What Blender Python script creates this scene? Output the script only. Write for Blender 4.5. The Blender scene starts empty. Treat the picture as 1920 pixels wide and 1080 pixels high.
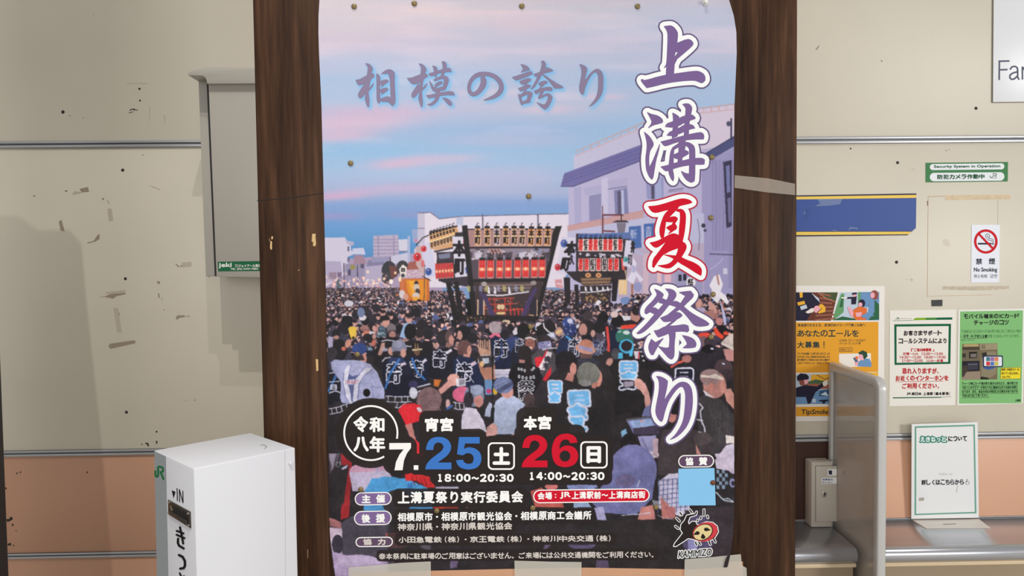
import bpy, bmesh, math, random
import numpy as np
from mathutils import Vector, Matrix

random.seed(7)
RNG = np.random.default_rng(7)
sc = bpy.context.scene
COL = sc.collection

# ------------------------------------------------------------------ camera
EYE = Vector((0.0, 0.0, 1.5))
FPX = 1400.0                                   # focal length in pixels of the 1920 px frame
YAW, PITCH, ROLL = 0.0197, 0.0402, 0.0105      # right, down, clockwise
fw = Vector((math.sin(YAW) * math.cos(PITCH), math.cos(YAW) * math.cos(PITCH), -math.sin(PITCH))).normalized()
r0 = fw.cross(Vector((0, 0, 1))).normalized()
u0 = r0.cross(fw).normalized()
rt = r0 * math.cos(ROLL) - u0 * math.sin(ROLL)
up = u0 * math.cos(ROLL) + r0 * math.sin(ROLL)
cam = bpy.data.cameras.new('camera')
cam.sensor_width = 36.0
cam.lens = 36.0 * FPX / 1920.0
cam.clip_start = 0.02
camo = bpy.data.objects.new('camera', cam)
camo.matrix_world = Matrix(((rt.x, up.x, -fw.x, EYE.x), (rt.y, up.y, -fw.y, EYE.y), (rt.z, up.z, -fw.z, EYE.z), (0, 0, 0, 1)))
COL.objects.link(camo)
sc.camera = camo

# ------------------------------------------------------------------ light
sc.view_settings.view_transform = 'Standard'
sc.view_settings.look = 'None'
sc.view_settings.gamma = 1.0
sc.view_settings.use_curve_mapping = False
sc.view_settings.exposure = -0.06
world = bpy.data.worlds.new('station_air')
sc.world = world
world.use_nodes = True
world.node_tree.nodes['Background'].inputs[0].default_value = (1.0, 0.98, 0.95, 1)
world.node_tree.nodes['Background'].inputs[1].default_value = 0.36

def area_lamp(name, loc, target, power, sx, sy, col=(1, 0.97, 0.92), spread=180):
    l = bpy.data.lights.new(name, 'AREA')
    l.shape = 'RECTANGLE'; l.size = sx; l.size_y = sy
    l.energy = power; l.color = col; l.spread = math.radians(spread)
    o = bpy.data.objects.new(name, l)
    o.location = loc
    o.rotation_euler = (Vector(target) - Vector(loc)).to_track_quat('-Z', 'Y').to_euler()
    COL.objects.link(o)
    return o

def spot_lamp(name, loc, target, power, size, blend, rad, col=(1, 0.97, 0.92)):
    l = bpy.data.lights.new(name, 'SPOT')
    l.energy = power; l.color = col; l.spot_size = math.radians(size); l.spot_blend = blend; l.shadow_soft_size = rad
    o = bpy.data.objects.new(name, l)
    o.location = loc
    o.rotation_euler = (Vector(target) - Vector(loc)).to_track_quat('-Z', 'Y').to_euler()
    COL.objects.link(o)
    return o

LAMP_B = Vector((-0.02, 0.0, 5.0))             # downlight above the camera that throws the hood's shadow on the left wall
LAMP_A = Vector((-0.62, -0.30, 5.0))           # high downlight that throws the dark upright's shadow
area_lamp('frontal_fill', (-0.5, -4.0, 1.9), (0.0, 2.0, 0.6), 95, 4.0, 2.2, (1, 0.99, 0.97))  # added soft fill from behind the camera, lifts the lower walls and poster
area_lamp('ticket_hall_light', (3.6, -1.2, 1.9), (0.9, 2.0, 0.9), 74, 0.8, 0.8, (1, 0.99, 0.985))
area_lamp('overhead_fill', (-0.5, 0.4, 4.6), (-0.4, 0.8, 0.0), 19, 2.0, 1.4)  # added fill from above, brightens the upward faces of box and counter
spot_lamp('ceiling_downlight', LAMP_B, (-0.2, 2.3, 0.0), 125, 62, 0.7, 0.02)
spot_lamp('ceiling_downlight', LAMP_A, (-1.05, 2.36, -0.9), 225, 42, 0.8, 0.015)

# ------------------------------------------------------------------ pixel of the photograph -> point on a real plane
def ray(px, py):
    return fw + rt * ((px - 960.0) / FPX) + up * ((540.0 - py) / FPX)

def at(px, py, Y):
    d = ray(px, py)
    return EYE + d * (Y / d.y)

def at_z(px, py, z):
    d = ray(px, py)
    return EYE + d * ((z - EYE.z) / d.z)

def pixel(p):
    d = Vector(p) - EYE
    return 960.0 + FPX * d.dot(rt) / d.dot(fw), 540.0 - FPX * d.dot(up) / d.dot(fw)

def wallsurf(Y):
    return lambda px, py, lift=0.0: at(px, py, Y - lift)

def planesurf(p0, n):
    n = n.normalized()
    def f(px, py, lift=0.0):
        d = ray(px, py)
        t = ((p0 - EYE).dot(n)) / d.dot(n)
        return EYE + d * t + n * lift
    return f

# ------------------------------------------------------------------ materials
def lin(c):
    c = c / 255.0
    return c / 12.92 if c <= 0.04045 else ((c + 0.055) / 1.055) ** 2.4

def rgb(t):
    return (lin(t[0]), lin(t[1]), lin(t[2]), 1.0)

_M = {}
def mat(name, col, rough=0.5, metal=0.0, noise=0.0, scale=(6, 6, 6), spec=0.5, coat=0.0, bump=0.0, detail=6.0):
    if name in _M:
        return _M[name]
    m = bpy.data.materials.new(name)
    m.use_nodes = True
    nt = m.node_tree
    b = nt.nodes['Principled BSDF']
    b.inputs['Base Color'].default_value = rgb(col)
    b.inputs['Roughness'].default_value = rough
    b.inputs['Metallic'].default_value = metal
    b.inputs['Specular IOR Level'].default_value = spec
    b.inputs['Coat Weight'].default_value = coat
    b.inputs['Coat Roughness'].default_value = 0.12
    if noise or bump:
        tc = nt.nodes.new('ShaderNodeTexCoord')
        mp = nt.nodes.new('ShaderNodeMapping'); mp.inputs['Scale'].default_value = scale
        nz = nt.nodes.new('ShaderNodeTexNoise'); nz.inputs['Scale'].default_value = 1.0; nz.inputs['Detail'].default_value = detail
        nt.links.new(tc.outputs['Object'], mp.inputs['Vector']); nt.links.new(mp.outputs[0], nz.inputs['Vector'])
        if noise:
            mr = nt.nodes.new('ShaderNodeMapRange')
            mr.inputs['From Min'].default_value = 0.3; mr.inputs['From Max'].default_value = 0.7
            mr.inputs['To Min'].default_value = 1.0 - noise; mr.inputs['To Max'].default_value = 1.0 + noise
            nt.links.new(nz.outputs['Fac'], mr.inputs['Value'])
            mx = nt.nodes.new('ShaderNodeMix'); mx.data_type = 'RGBA'; mx.blend_type = 'MULTIPLY'; mx.inputs['Factor'].default_value = 1.0
            mx.inputs['A'].default_value = rgb(col)
            nt.links.new(mr.outputs[0], mx.inputs['B'])
            nt.links.new(mx.outputs['Result'], b.inputs['Base Color'])
        if bump:
            bp = nt.nodes.new('ShaderNodeBump'); bp.inputs['Strength'].default_value = bump; bp.inputs['Distance'].default_value = 0.002
            nt.links.new(nz.outputs['Fac'], bp.inputs['Height']); nt.links.new(bp.outputs[0], b.inputs['Normal'])
    _M[name] = m
    return m

def ink(t, rough=0.6):
    return mat('ink_%d_%d_%d' % tuple(t), t, rough, spec=.1)

def glassy(name, col, alpha, rough=0.25, spec=0.5):
    m = bpy.data.materials.new(name); m.use_nodes = True
    b = m.node_tree.nodes['Principled BSDF']
    b.inputs['Base Color'].default_value = rgb(col)
    b.inputs['Roughness'].default_value = rough
    b.inputs['Alpha'].default_value = alpha
    b.inputs['Specular IOR Level'].default_value = spec
    return m

# ------------------------------------------------------------------ objects
def tag(o, label=None, cat=None, group=None, kind=None):
    if label: o['label'] = label
    if cat: o['category'] = cat
    if group: o['group'] = group
    if kind: o['kind'] = kind
    return o

def link(o, parent=None):
    COL.objects.link(o)
    if parent is not None:
        o.parent = parent
        o.matrix_parent_inverse = Matrix.Translation(-parent_loc(parent))
    return o

def parent_loc(p):
    v = Vector(p.location)
    q = p.parent
    while q is not None:
        v = v + Vector((0, 0, 0))
        q = q.parent
    return v

def empty(name, loc):
    o = bpy.data.objects.new(name, None)
    o.location = loc
    o.empty_display_size = 0.05
    COL.objects.link(o)
    return o

def mesh_obj(name, verts, faces, mats, parent=None, mi=None, smooth=False):
    me = bpy.data.meshes.new(name)
    me.from_pydata([tuple(v) for v in verts], [], faces)
    for m in (mats if isinstance(mats, (list, tuple)) else [mats]):
        me.materials.append(m)
    if mi is not None:
        me.polygons.foreach_set('material_index', mi)
    if smooth:
        me.polygons.foreach_set('use_smooth', [True] * len(me.polygons))
    me.update()
    o = bpy.data.objects.new(name, me)
    return link(o, parent)

def bev(o, w, seg=2, ang=40):
    b = o.modifiers.new('bevel', 'BEVEL'); b.width = w; b.segments = seg; b.limit_method = 'ANGLE'; b.angle_limit = math.radians(ang)
    for p in o.data.polygons: p.use_smooth = True
    return o

def hexa(name, c8, m, parent=None, bevel=0.0):
    """A box from four front corners and four back corners (each: lower left, lower right, upper right, upper left)."""
    f = [(0, 1, 2, 3), (5, 4, 7, 6), (4, 0, 3, 7), (1, 5, 6, 2), (3, 2, 6, 7), (4, 5, 1, 0)]
    o = mesh_obj(name, c8, f, m, parent)
    if bevel: bev(o, bevel)
    return o

def box(name, x0, x1, y0, y1, z0, z1, m, parent=None, bevel=0.0):
    return hexa(name, [(x0, y0, z0), (x1, y0, z0), (x1, y0, z1), (x0, y0, z1), (x0, y1, z0), (x1, y1, z0), (x1, y1, z1), (x0, y1, z1)], m, parent, bevel)

def slab(name, pts, surf, lift, m, parent=None, bevel=0.0, back=0.0):
    """A flat piece of real thickness: outline in photo pixels on a real plane, from height back to height lift off it."""
    n = len(pts)
    v = [surf(x, y, lift) for x, y in pts] + [surf(x, y, back) for x, y in pts]
    f = [tuple(range(n)), tuple(range(2 * n - 1, n - 1, -1))] + [(i, (i + 1) % n, n + (i + 1) % n, n + i) for i in range(n)]
    o = mesh_obj(name, v, f, m, parent)
    bm = bmesh.new(); bm.from_mesh(o.data); bmesh.ops.recalc_face_normals(bm, faces=bm.faces); bm.to_mesh(o.data); bm.free()
    if bevel: bev(o, bevel)
    return o

def rect(x0, y0, x1, y1):
    return [(x0, y0), (x1, y0), (x1, y1), (x0, y1)]

def rrect(x0, y0, x1, y1, r, n=6, tilt=0.0):
    r = min(r, (x1 - x0) / 2, (y1 - y0) / 2)
    out = []
    for cx, cy, a in ((x1 - r, y0 + r, -90), (x1 - r, y1 - r, 0), (x0 + r, y1 - r, 90), (x0 + r, y0 + r, 180)):
        for k in range(n + 1):
            t = math.radians(a + 90.0 * k / n)
            x, y = cx + r * math.cos(t), cy + r * math.sin(t)
            out.append((x, y + tilt * (x - x0) / (x1 - x0)))
    return out

def circ(cx, cy, rx, ry=None, n=28, a0=0, a1=360, rot=0.0):
    ry = rx if ry is None else ry
    out = []
    for k in range(n + (0 if a1 - a0 >= 360 else 1)):
        t = math.radians(a0 + (a1 - a0) * k / n)
        x, y = rx * math.cos(t), ry * math.sin(t)
        c, s = math.cos(rot), math.sin(rot)
        out.append((cx + x * c - y * s, cy + x * s + y * c))
    return out

# ------------------------------------------------------------------ lettering (Blender's own built-in font)
_T = {}
def text_geo(s, res=3):
    if s in _T:
        return _T[s]
    cu = bpy.data.curves.new('lettering', 'FONT')
    cu.body = s; cu.size = 1.0; cu.resolution_u = res
    o = bpy.data.objects.new('lettering', cu)
    COL.objects.link(o)
    bpy.context.view_layer.update()
    me = o.to_mesh()
    v = np.array([(p.co.x, -p.co.y) for p in me.vertices], dtype=float).reshape(-1, 2)
    f = [tuple(p.vertices) for p in me.polygons]
    o.to_mesh_clear()
    bpy.data.objects.remove(o); bpy.data.curves.remove(cu)
    _T[s] = (v, f)
    return _T[s]

def fit_text(s, x0, y0, x1, y1, tilt=0.0, skew=0.0):
    """Lettering whose inked box fills x0..x1, y0..y1 (tilt: rise of the right end; skew: italic slant), in photo pixels."""
    v, f = text_geo(s)
    lo, hi = v.min(0), v.max(0)
    u = (v[:, 0] - lo[0]) / (hi[0] - lo[0]); w = (v[:, 1] - lo[1]) / (hi[1] - lo[1])
    X = x0 + u * (x1 - x0) + skew * (1 - w) * (y1 - y0)
    Y = y0 + w * (y1 - y0) + tilt * u
    return np.stack([X, Y], 1), f

def smooth_poly(p, sharp=55, it=1):
    for _ in range(it):
        out = []
        n = len(p)
        for i in range(n):
            a, b, c = p[i - 1], p[i], p[(i + 1) % n]
            d1 = (b[0] - a[0], b[1] - a[1]); d2 = (c[0] - b[0], c[1] - b[1])
            t = abs(math.degrees(math.atan2(d1[0] * d2[1] - d1[1] * d2[0], d1[0] * d2[0] + d1[1] * d2[1])))
            if t > sharp:
                out.append(b)
            else:
                out.append((b[0] * .75 + a[0] * .25, b[1] * .75 + a[1] * .25))
                out.append((b[0] * .75 + c[0] * .25, b[1] * .75 + c[1] * .25))
        p = out
    return p

_J = [0]
def JIT():
    _J[0] += 1
    return (_J[0] * .6180339887 % 1.0) * .00014          # no two overlapping pieces lie in exactly one plane

class Print:
    """Printed lettering and shapes on one surface, gathered into one mesh; every colour lies a hair above the one under it."""
    def __init__(s, surf, base=0.0004):
        s.surf, s.base, s.v, s.f, s.mi, s.m = surf, base, [], [], [], []
    def _m(s, m):
        if m not in s.m: s.m.append(m)
        return s.m.index(m)
    def poly(s, pts, m, lift=0):
        k = len(s.v); j = JIT()
        s.v += [s.surf(x, y, s.base + j + lift * 0.0002) for x, y in pts]
        s.f.append(tuple(range(k, k + len(pts)))); s.mi.append(s._m(m))
    def faces(s, V, F, m, lift=0):
        k = len(s.v); j_ = JIT()
        s.v += [s.surf(float(x), float(y), s.base + j_ + lift * 0.0002) for x, y in V]
        i = s._m(m)
        for f in F:
            s.f.append(tuple(k + j for j in f)); s.mi.append(i)
    def fat(s, pts, r, m, lift=0, n=10):
        """A polygon grown outwards by r pixels."""
        s.poly(pts, m, lift)
        q = len(pts)
        for i in range(q):
            a, b = pts[i], pts[(i + 1) % q]
            s.bar(a, b, r, m, lift)
            s.poly(circ(a[0], a[1], r, n=n), m, lift)
    def bar(s, a, b, r, m, lift=0):
        d = (b[0] - a[0], b[1] - a[1]); L = math.hypot(*d)
        if L < 1e-6: return
        nx, ny = -d[1] / L * r, d[0] / L * r
        s.poly([(a[0] + nx, a[1] + ny), (b[0] + nx, b[1] + ny), (b[0] - nx, b[1] - ny), (a[0] - nx, a[1] - ny)], m, lift)
    def line(s, pts, w, m, lift=0, closed=False, caps=True):
        n = len(pts)
        for i in range(n if closed else n - 1):
            s.bar(pts[i], pts[(i + 1) % n], w / 2, m, lift)
        if caps:
            for p in pts[(0 if closed else 0):]:
                s.poly(circ(p[0], p[1], w / 2, n=8), m, lift)
    def ring(s, outer, inner, m, lift=0):
        k = len(s.v); n = len(outer)
        s.v += [s.surf(x, y, s.base + lift * 0.0002) for x, y in list(outer) + list(inner)]
        i = s._m(m)
        for j in range(n):
            s.f.append((k + j, k + (j + 1) % n, k + n + (j + 1) % n, k + n + j)); s.mi.append(i)
    def text(s, t, x0, y0, x1, y1, m, lift=0, bold=0.0, tilt=0.0, skew=0.0):
        b = bold
        V, F = fit_text(t, x0 + b, y0 + b, x1 - b, y1 - b, tilt, skew)
        s.faces(V, F, m, lift)
        if b:
            for dx, dy in ((b, 0), (-b, 0), (0, b), (0, -b), (.7 * b, .7 * b), (-.7 * b, .7 * b), (.7 * b, -.7 * b), (-.7 * b, -.7 * b)):
                s.faces(V + np.array((dx, dy)), F, m, lift)
    def fat_text(s, t, x0, y0, x1, y1, r, m, lift=0, tilt=0.0, skew=0.0):
        V, F = fit_text(t, x0, y0, x1, y1, tilt, skew)
        cnt = {}
        for f in F:
            for a, b in zip(f, f[1:] + f[:1]):
                e = (min(a, b), max(a, b)); cnt[e] = cnt.get(e, 0) + 1
        s.faces(V, F, m, lift)
        for (a, b), c in cnt.items():
            if c == 1:
                s.bar(V[a], V[b], r, m, lift)
                s.poly(circ(V[a][0], V[a][1], r, n=8), m, lift)
    def build(s, name, parent=None):
        return mesh_obj(name, s.v, s.f, s.m, parent, s.mi)

# ------------------------------------------------------------------ the printed picture of the poster (painted colours -> vertex colours of its sheet)
CX0, CY0, CX1, CY1, SS = 588, -24, 1394, 1092, 2
CW, CH = (CX1 - CX0) * SS, (CY1 - CY0) * SS
CV = np.zeros((CH, CW, 3), dtype=np.float32)

def fill_mask(pts):
    p = (np.asarray(pts, dtype=np.float32) - (CX0, CY0)) * SS
    x0 = max(0, int(math.floor(p[:, 0].min()))); x1 = min(CW, int(math.ceil(p[:, 0].max())) + 1)
    y0 = max(0, int(math.floor(p[:, 1].min()))); y1 = min(CH, int(math.ceil(p[:, 1].max())) + 1)
    if x1 <= x0 or y1 <= y0:
        return None
    xs = np.arange(x0, x1) + 0.5
    ys = np.arange(y0, y1) + 0.5
    m = np.zeros((y1 - y0, x1 - x0), dtype=bool)
    n = len(p)
    for i in range(n):
        ax, ay = p[i]; bx, by = p[(i + 1) % n]
        if ay == by: continue
        lo, hi = (ay, by) if ay < by else (by, ay)
        r = np.nonzero((ys >= lo) & (ys < hi))[0]
        if len(r) == 0: continue
        xi = ax + (ys[r] - ay) * (bx - ax) / (by - ay)
        m[r[0]:r[-1] + 1] ^= xs[None, :] < xi[:, None]
    return y0, y1, x0, x1, m

def pp(pts, col, a=1.0):
    q = fill_mask(pts)
    if q is None: return
    y0, y1, x0, x1, m = q
    reg = CV[y0:y1, x0:x1]
    reg[m] = reg[m] * (1 - a) + np.array(col, dtype=np.float32) * a

def pe(cx, cy, rx, ry, col, a=1.0, rot=0.0, n=22):
    pp(circ(cx, cy, rx, ry, n=n, rot=math.radians(rot)), col, a)

def pl(pts, w, col, a=1.0):
    for (ax, ay), (bx, by) in zip(pts[:-1], pts[1:]):
        L = math.hypot(bx - ax, by - ay)
        if L < 1e-6: continue
        nx, ny = -(by - ay) / L * w / 2, (bx - ax) / L * w / 2
        pp([(ax + nx, ay + ny), (bx + nx, by + ny), (bx - nx, by - ny), (ax - nx, ay - ny)], col, a)
        if w > 1.6: pe(bx, by, w / 2, w / 2, col, a, n=8)

def grow(m, r):
    out = m.copy()
    R = int(math.ceil(r))
    for dy in range(-R, R + 1):
        for dx in range(-R, R + 1):
            if (dx or dy) and dx * dx + dy * dy <= r * r + 0.3:
                out |= np.roll(np.roll(m, dy, 0), dx, 1)
    return out

def blur(a, r):
    """Three box blurs along both axes."""
    r = int(round(r))
    if r < 1: return a
    for ax in (0, 1):
        for _ in range(3):
            p = np.concatenate([np.repeat(a.take([0], ax), r + 1, ax), a, np.repeat(a.take([-1], ax), r, ax)], ax)
            c = np.cumsum(p, axis=ax, dtype=np.float64)
            n = a.shape[ax]
            a = ((c.take(range(2 * r + 1, 2 * r + 1 + n), ax) - c.take(range(0, n), ax)) / (2 * r + 1)).astype(np.float32)
    return a

def glyph_mask(s, x0, y0, x1, y1, tilt=0.0, skew=0.0):
    V, F = fit_text(s, x0, y0, x1, y1, tilt, skew)
    M = np.zeros((CH, CW), dtype=bool)
    for f in F:
        q = fill_mask([V[i] for i in f])
        if q is not None:
            a, b, c, d, m = q
            M[a:b, c:d] |= m
    return M

def ptext(s, x0, y0, x1, y1, col, bold=0.0, outline=None, ow=1.5, a=1.0, tilt=0.0, skew=0.0):
    pad = 6
    V, F = fit_text(s, x0, y0, x1, y1, tilt, skew)
    q0 = np.floor((V.min(0) - pad - (CX0, CY0)) * SS).astype(int); q1 = np.ceil((V.max(0) + pad - (CX0, CY0)) * SS).astype(int)
    ya, yb, xa, xb = max(0, q0[1]), min(CH, q1[1]), max(0, q0[0]), min(CW, q1[0])
    if yb <= ya or xb <= xa: return
    M = np.zeros((yb - ya, xb - xa), dtype=bool)
    for f in F:
        q = fill_mask([V[i] for i in f])
        if q is not None:
            c, d, e, g, m = q
            c2, d2, e2, g2 = max(c, ya), min(d, yb), max(e, xa), min(g, xb)
            if d2 > c2 and g2 > e2:
                M[c2 - ya:d2 - ya, e2 - xa:g2 - xa] |= m[c2 - c:d2 - c, e2 - e:g2 - e]
    if bold: M = grow(M, bold * SS)
    reg = CV[ya:yb, xa:xb]
    if outline is not None:
        O = grow(M, ow * SS)
        reg[O] = np.array(outline, dtype=np.float32)
    reg[M] = reg[M] * (1 - a) + np.array(col, dtype=np.float32) * a

def crop(ox, oy, s=4.683):
    """Coordinates read off an enlarged view: view pixel -> photo pixel."""
    return lambda *v: [(ox + v[i] / s, oy + v[i + 1] / s) for i in range(0, len(v), 2)]

def value_noise(h, w, cy, cx, oct=4, seed=1):
    g = np.random.default_rng(seed)
    out = np.zeros((h, w), dtype=np.float32); amp = 1.0; tot = 0
    for o in range(oct):
        ny, nx = int(h / cy * 2 ** o) + 3, int(w / cx * 2 ** o) + 3
        t = g.random((ny, nx)).astype(np.float32)
        y = np.linspace(0, ny - 2.01, h); x = np.linspace(0, nx - 2.01, w)
        yi, xi = y.astype(int), x.astype(int)
        fy, fx = (y - yi)[:, None], (x - xi)[None, :]
        fy = fy * fy * (3 - 2 * fy); fx = fx * fx * (3 - 2 * fx)
        v = t[yi][:, xi] * (1 - fy) * (1 - fx) + t[yi + 1][:, xi] * fy * (1 - fx) + t[yi][:, xi + 1] * (1 - fy) * fx + t[yi + 1][:, xi + 1] * fy * fx
        out += amp * v; tot += amp; amp *= 0.5
    return out / tot

def fixed(sub):
    return sub

SKIN = (205, 152, 145)
# ---- sky
def paint_sky():
    h = int((560 - CY0) * SS)
    ys = np.arange(h) / SS + CY0
    st = [(-24, (206, 196, 208)), (30, (210, 201, 213)), (75, (202, 196, 216)), (115, (190, 196, 222)), (150, (176, 194, 224)),
          (200, (184, 194, 222)), (240, (160, 186, 222)), (280, (156, 190, 226)), (320, (164, 192, 226)), (360, (166, 180, 216)),
          (385, (134, 163, 212)), (415, (112, 158, 211)), (450, (92, 150, 205)), (480, (84, 140, 196)), (530, (120, 150, 195))]
    yy = [s[0] for s in st]
    base = np.stack([np.interp(ys, yy, [s[1][k] for s in st]) for k in range(3)], 1)
    CV[:h] = base[:, None, :]
    xs = np.arange(CW) / SS + CX0
    # the upper right stays bluer
    k = np.clip((xs - 1000) / 250, 0, 1)[None, :, None] * np.exp(-((ys - 60) / 70.0) ** 2)[:, None, None] * 0.75
    CV[:h] = CV[:h] * (1 - k) + np.array((190, 199, 226)) * k
    k = np.clip((xs - 1040) / 200, 0, 1)[None, :, None] * np.clip((ys - 90) / 150, 0, 1)[:, None, None] * np.clip((330 - ys) / 100, 0, 1)[:, None, None] * 0.7
    CV[:h] = CV[:h] * (1 - k) + np.array((160, 196, 233)) * k
    # streaky clouds
    n1 = value_noise(h, CW, 90, 900, 4, 3)[:, :, None]
    n2 = value_noise(h, CW, 60, 520, 4, 9)[:, :, None]
    fade = np.clip((400 - ys) / 120, 0, 1)[:, None, None]
    CV[:h] += (np.clip((n1 - 0.5) * 3, -1, 1) * np.array((9, 0, -3)) + np.clip((n2 - 0.55) * 4, 0, 1) * np.array((18, 8, 4))) * fade
    sub = np.clip((n1 - 0.5) * 4, -1, 1)
    def cloud(cx, cy, rx, ry, col, a, tilt=0.0, seed=1):
        X = (xs[None, :] - cx) / rx; Y = (ys[:, None] - cy - tilt * (xs[None, :] - cx)) / ry
        d = np.exp(-(X ** 2) ** 1.3 - (Y ** 2) ** 1.2)[:, :, None]
        w = np.clip(d * (0.75 + 0.5 * n2) * a, 0, 1)
        CV[:h] = CV[:h] * (1 - w) + np.array(col, dtype=np.float32) * w
    cloud(670, 228, 120, 20, (214, 190, 214), 0.95, -0.06)
    cloud(640, 252, 70, 13, (209, 186, 212), 0.8, -0.08)
    cloud(700, 210, 120, 14, (206, 184, 212), 0.7, -0.02)
    cloud(760, 304, 66, 11, (214, 186, 212), 0.95, -0.10)
    cloud(845, 298, 60, 9, (205, 190, 216), 0.8, -0.05)
    cloud(640, 366, 60, 8, (206, 172, 205), 0.95, -0.08)
    cloud(770, 352, 130, 10, (194, 180, 214), 0.85, -0.05)
    cloud(930, 330, 120, 18, (184, 186, 220), 0.7, 0.0)
    cloud(960, 262, 120, 12, (182, 188, 220), 0.7, 0.0)
    cloud(640, 20, 90, 40, (216, 204, 212), 0.7)
    cloud(980, 45, 70, 22, (216, 198, 214), 0.7)
    cloud(880, 175, 100, 8, (206, 196, 220), 0.6)
    cloud(1020, 205, 50, 8, (214, 196, 216), 0.8)
    cloud(1130, 182, 40, 5, (212, 196, 218), 0.8)
    cloud(625, 405, 60, 8, (160, 150, 200), 0.6)
    cloud(770, 402, 50, 8, (150, 150, 200), 0.6)
    cloud(950, 385, 140, 9, (130, 160, 212), 0.7)
    cloud(1120, 330, 60, 22, (150, 185, 228), 0.6)

# ---- slogan shapes (traced brush lettering) in photo pixels
def Z(ox, oy, s, polys):
    return [[(ox + x / s, oy + y / s) for x, y in p] for p in polys]

SLOGAN = []
SLOGAN += Z(660, 110, 9.6, [
 [(240,85),(300,90),(345,125),(378,175),(360,230),(345,255),(330,420),(300,520),(295,600),(315,780),(305,865),(285,868),(255,810),(232,710),(245,620),(260,480),(270,300),(290,170),(275,125)],
 [(68,382),(120,380),(200,340),(300,280),(370,262),(405,300),(395,325),(330,380),(240,440),(150,478),(110,465),(85,430)],
 [(235,440),(265,480),(255,580),(200,680),(150,710),(120,690),(108,640),(140,580)],
 [(395,440),(365,510),(300,580),(290,560),(340,490)],
 [(440,268),(480,285),(510,340),(500,420),(500,640),(512,750),(490,805),(465,790),(445,740),(445,450)],
 [(528,272),(580,225),(650,190),(710,200),(760,240),(770,270),(765,420),(775,600),(785,780),(740,850),(720,845),(650,770),(560,775),(515,760),(520,720),(600,685),(650,680),(700,700),(690,500),(685,350),(650,265),(590,270)],
 [(495,410),(590,378),(640,378),(660,410),(600,450),(525,515),(530,490),(555,460),(500,465)],
 [(500,555),(590,525),(630,525),(655,555),(600,600),(525,650),(545,605),(505,605)],
 [(1205,88),(1260,95),(1320,150),(1343,195),(1330,225),(1310,245),(1285,380),(1265,500),(1255,620),(1278,780),(1265,865),(1245,868),(1215,790),(1195,710),(1215,600),(1225,450),(1235,280),(1248,180),(1235,130)],
 [(992,348),(1060,350),(1150,315),(1250,275),(1330,265),(1370,310),(1300,360),(1200,440),(1110,462),(1050,430)],
 [(1195,450),(1225,480),(1215,580),(1160,660),(1105,705),(1080,690),(1068,640),(1110,570)],
 [(1360,440),(1330,510),(1265,570),(1255,550),(1300,490)],
 [(1380,270),(1470,240),(1600,200),(1740,160),(1780,185),(1792,235),(1720,235),(1600,250),(1500,290),(1430,315),(1410,310)],
 [(1452,130),(1490,130),(1535,170),(1535,230),(1515,340),(1500,330),(1480,250),(1475,190)],
 [(1615,60),(1645,45),(1690,70),(1708,110),(1690,200),(1645,310),(1610,330),(1590,330),(1625,240),(1640,120)],
 [(1390,400),(1430,440),(1470,510),(1510,560),(1500,585),(1460,580),(1420,500)],
 [(1468,380),(1550,330),(1650,310),(1710,320),(1745,370),(1730,440),(1690,540),(1660,570),(1560,570),(1500,600),(1490,560),(1560,520),(1640,500),(1655,420),(1655,360),(1600,360),(1490,405)],
 [(1490,460),(1560,415),(1610,405),(1630,435),(1590,470),(1520,490),(1500,480)],
 [(1500,480),(1545,485),(1500,540),(1488,530)],
 [(1335,660),(1450,645),(1600,605),(1800,582),(1840,620),(1845,658),(1700,650),(1560,670),(1450,700),(1380,710)],
 [(1520,570),(1590,560),(1580,680),(1540,760),(1480,820),(1410,850),(1360,825),(1430,800),(1490,740),(1510,660)],
 [(1630,705),(1700,710),(1780,760),(1805,810),(1790,845),(1760,845),(1700,790)]])
def ribbon(path):
    L, R = [], []
    for i, (x, y, w) in enumerate(path):
        a = path[max(0, i - 1)]; b = path[min(len(path) - 1, i + 1)]
        d = math.hypot(b[0] - a[0], b[1] - a[1]) or 1
        nx, ny = -(b[1] - a[1]) / d * w, (b[0] - a[0]) / d * w
        L.append((x + nx, y + ny)); R.append((x - nx, y - ny))
    return L + R[::-1]
NO = [(425,325,36),(455,400,52),(440,480,52),(390,560,42),(330,620,38),(265,645,36),(208,615,34),(183,545,30),(195,455,30),(235,375,32),(300,310,36),(390,275,38),(480,272,36),(570,285,36),(660,325,38),(730,390,40),(770,470,40),(770,550,42),(730,620,40),(650,680,32),(560,715,22),(500,735,12),(455,745,5)]
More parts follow.
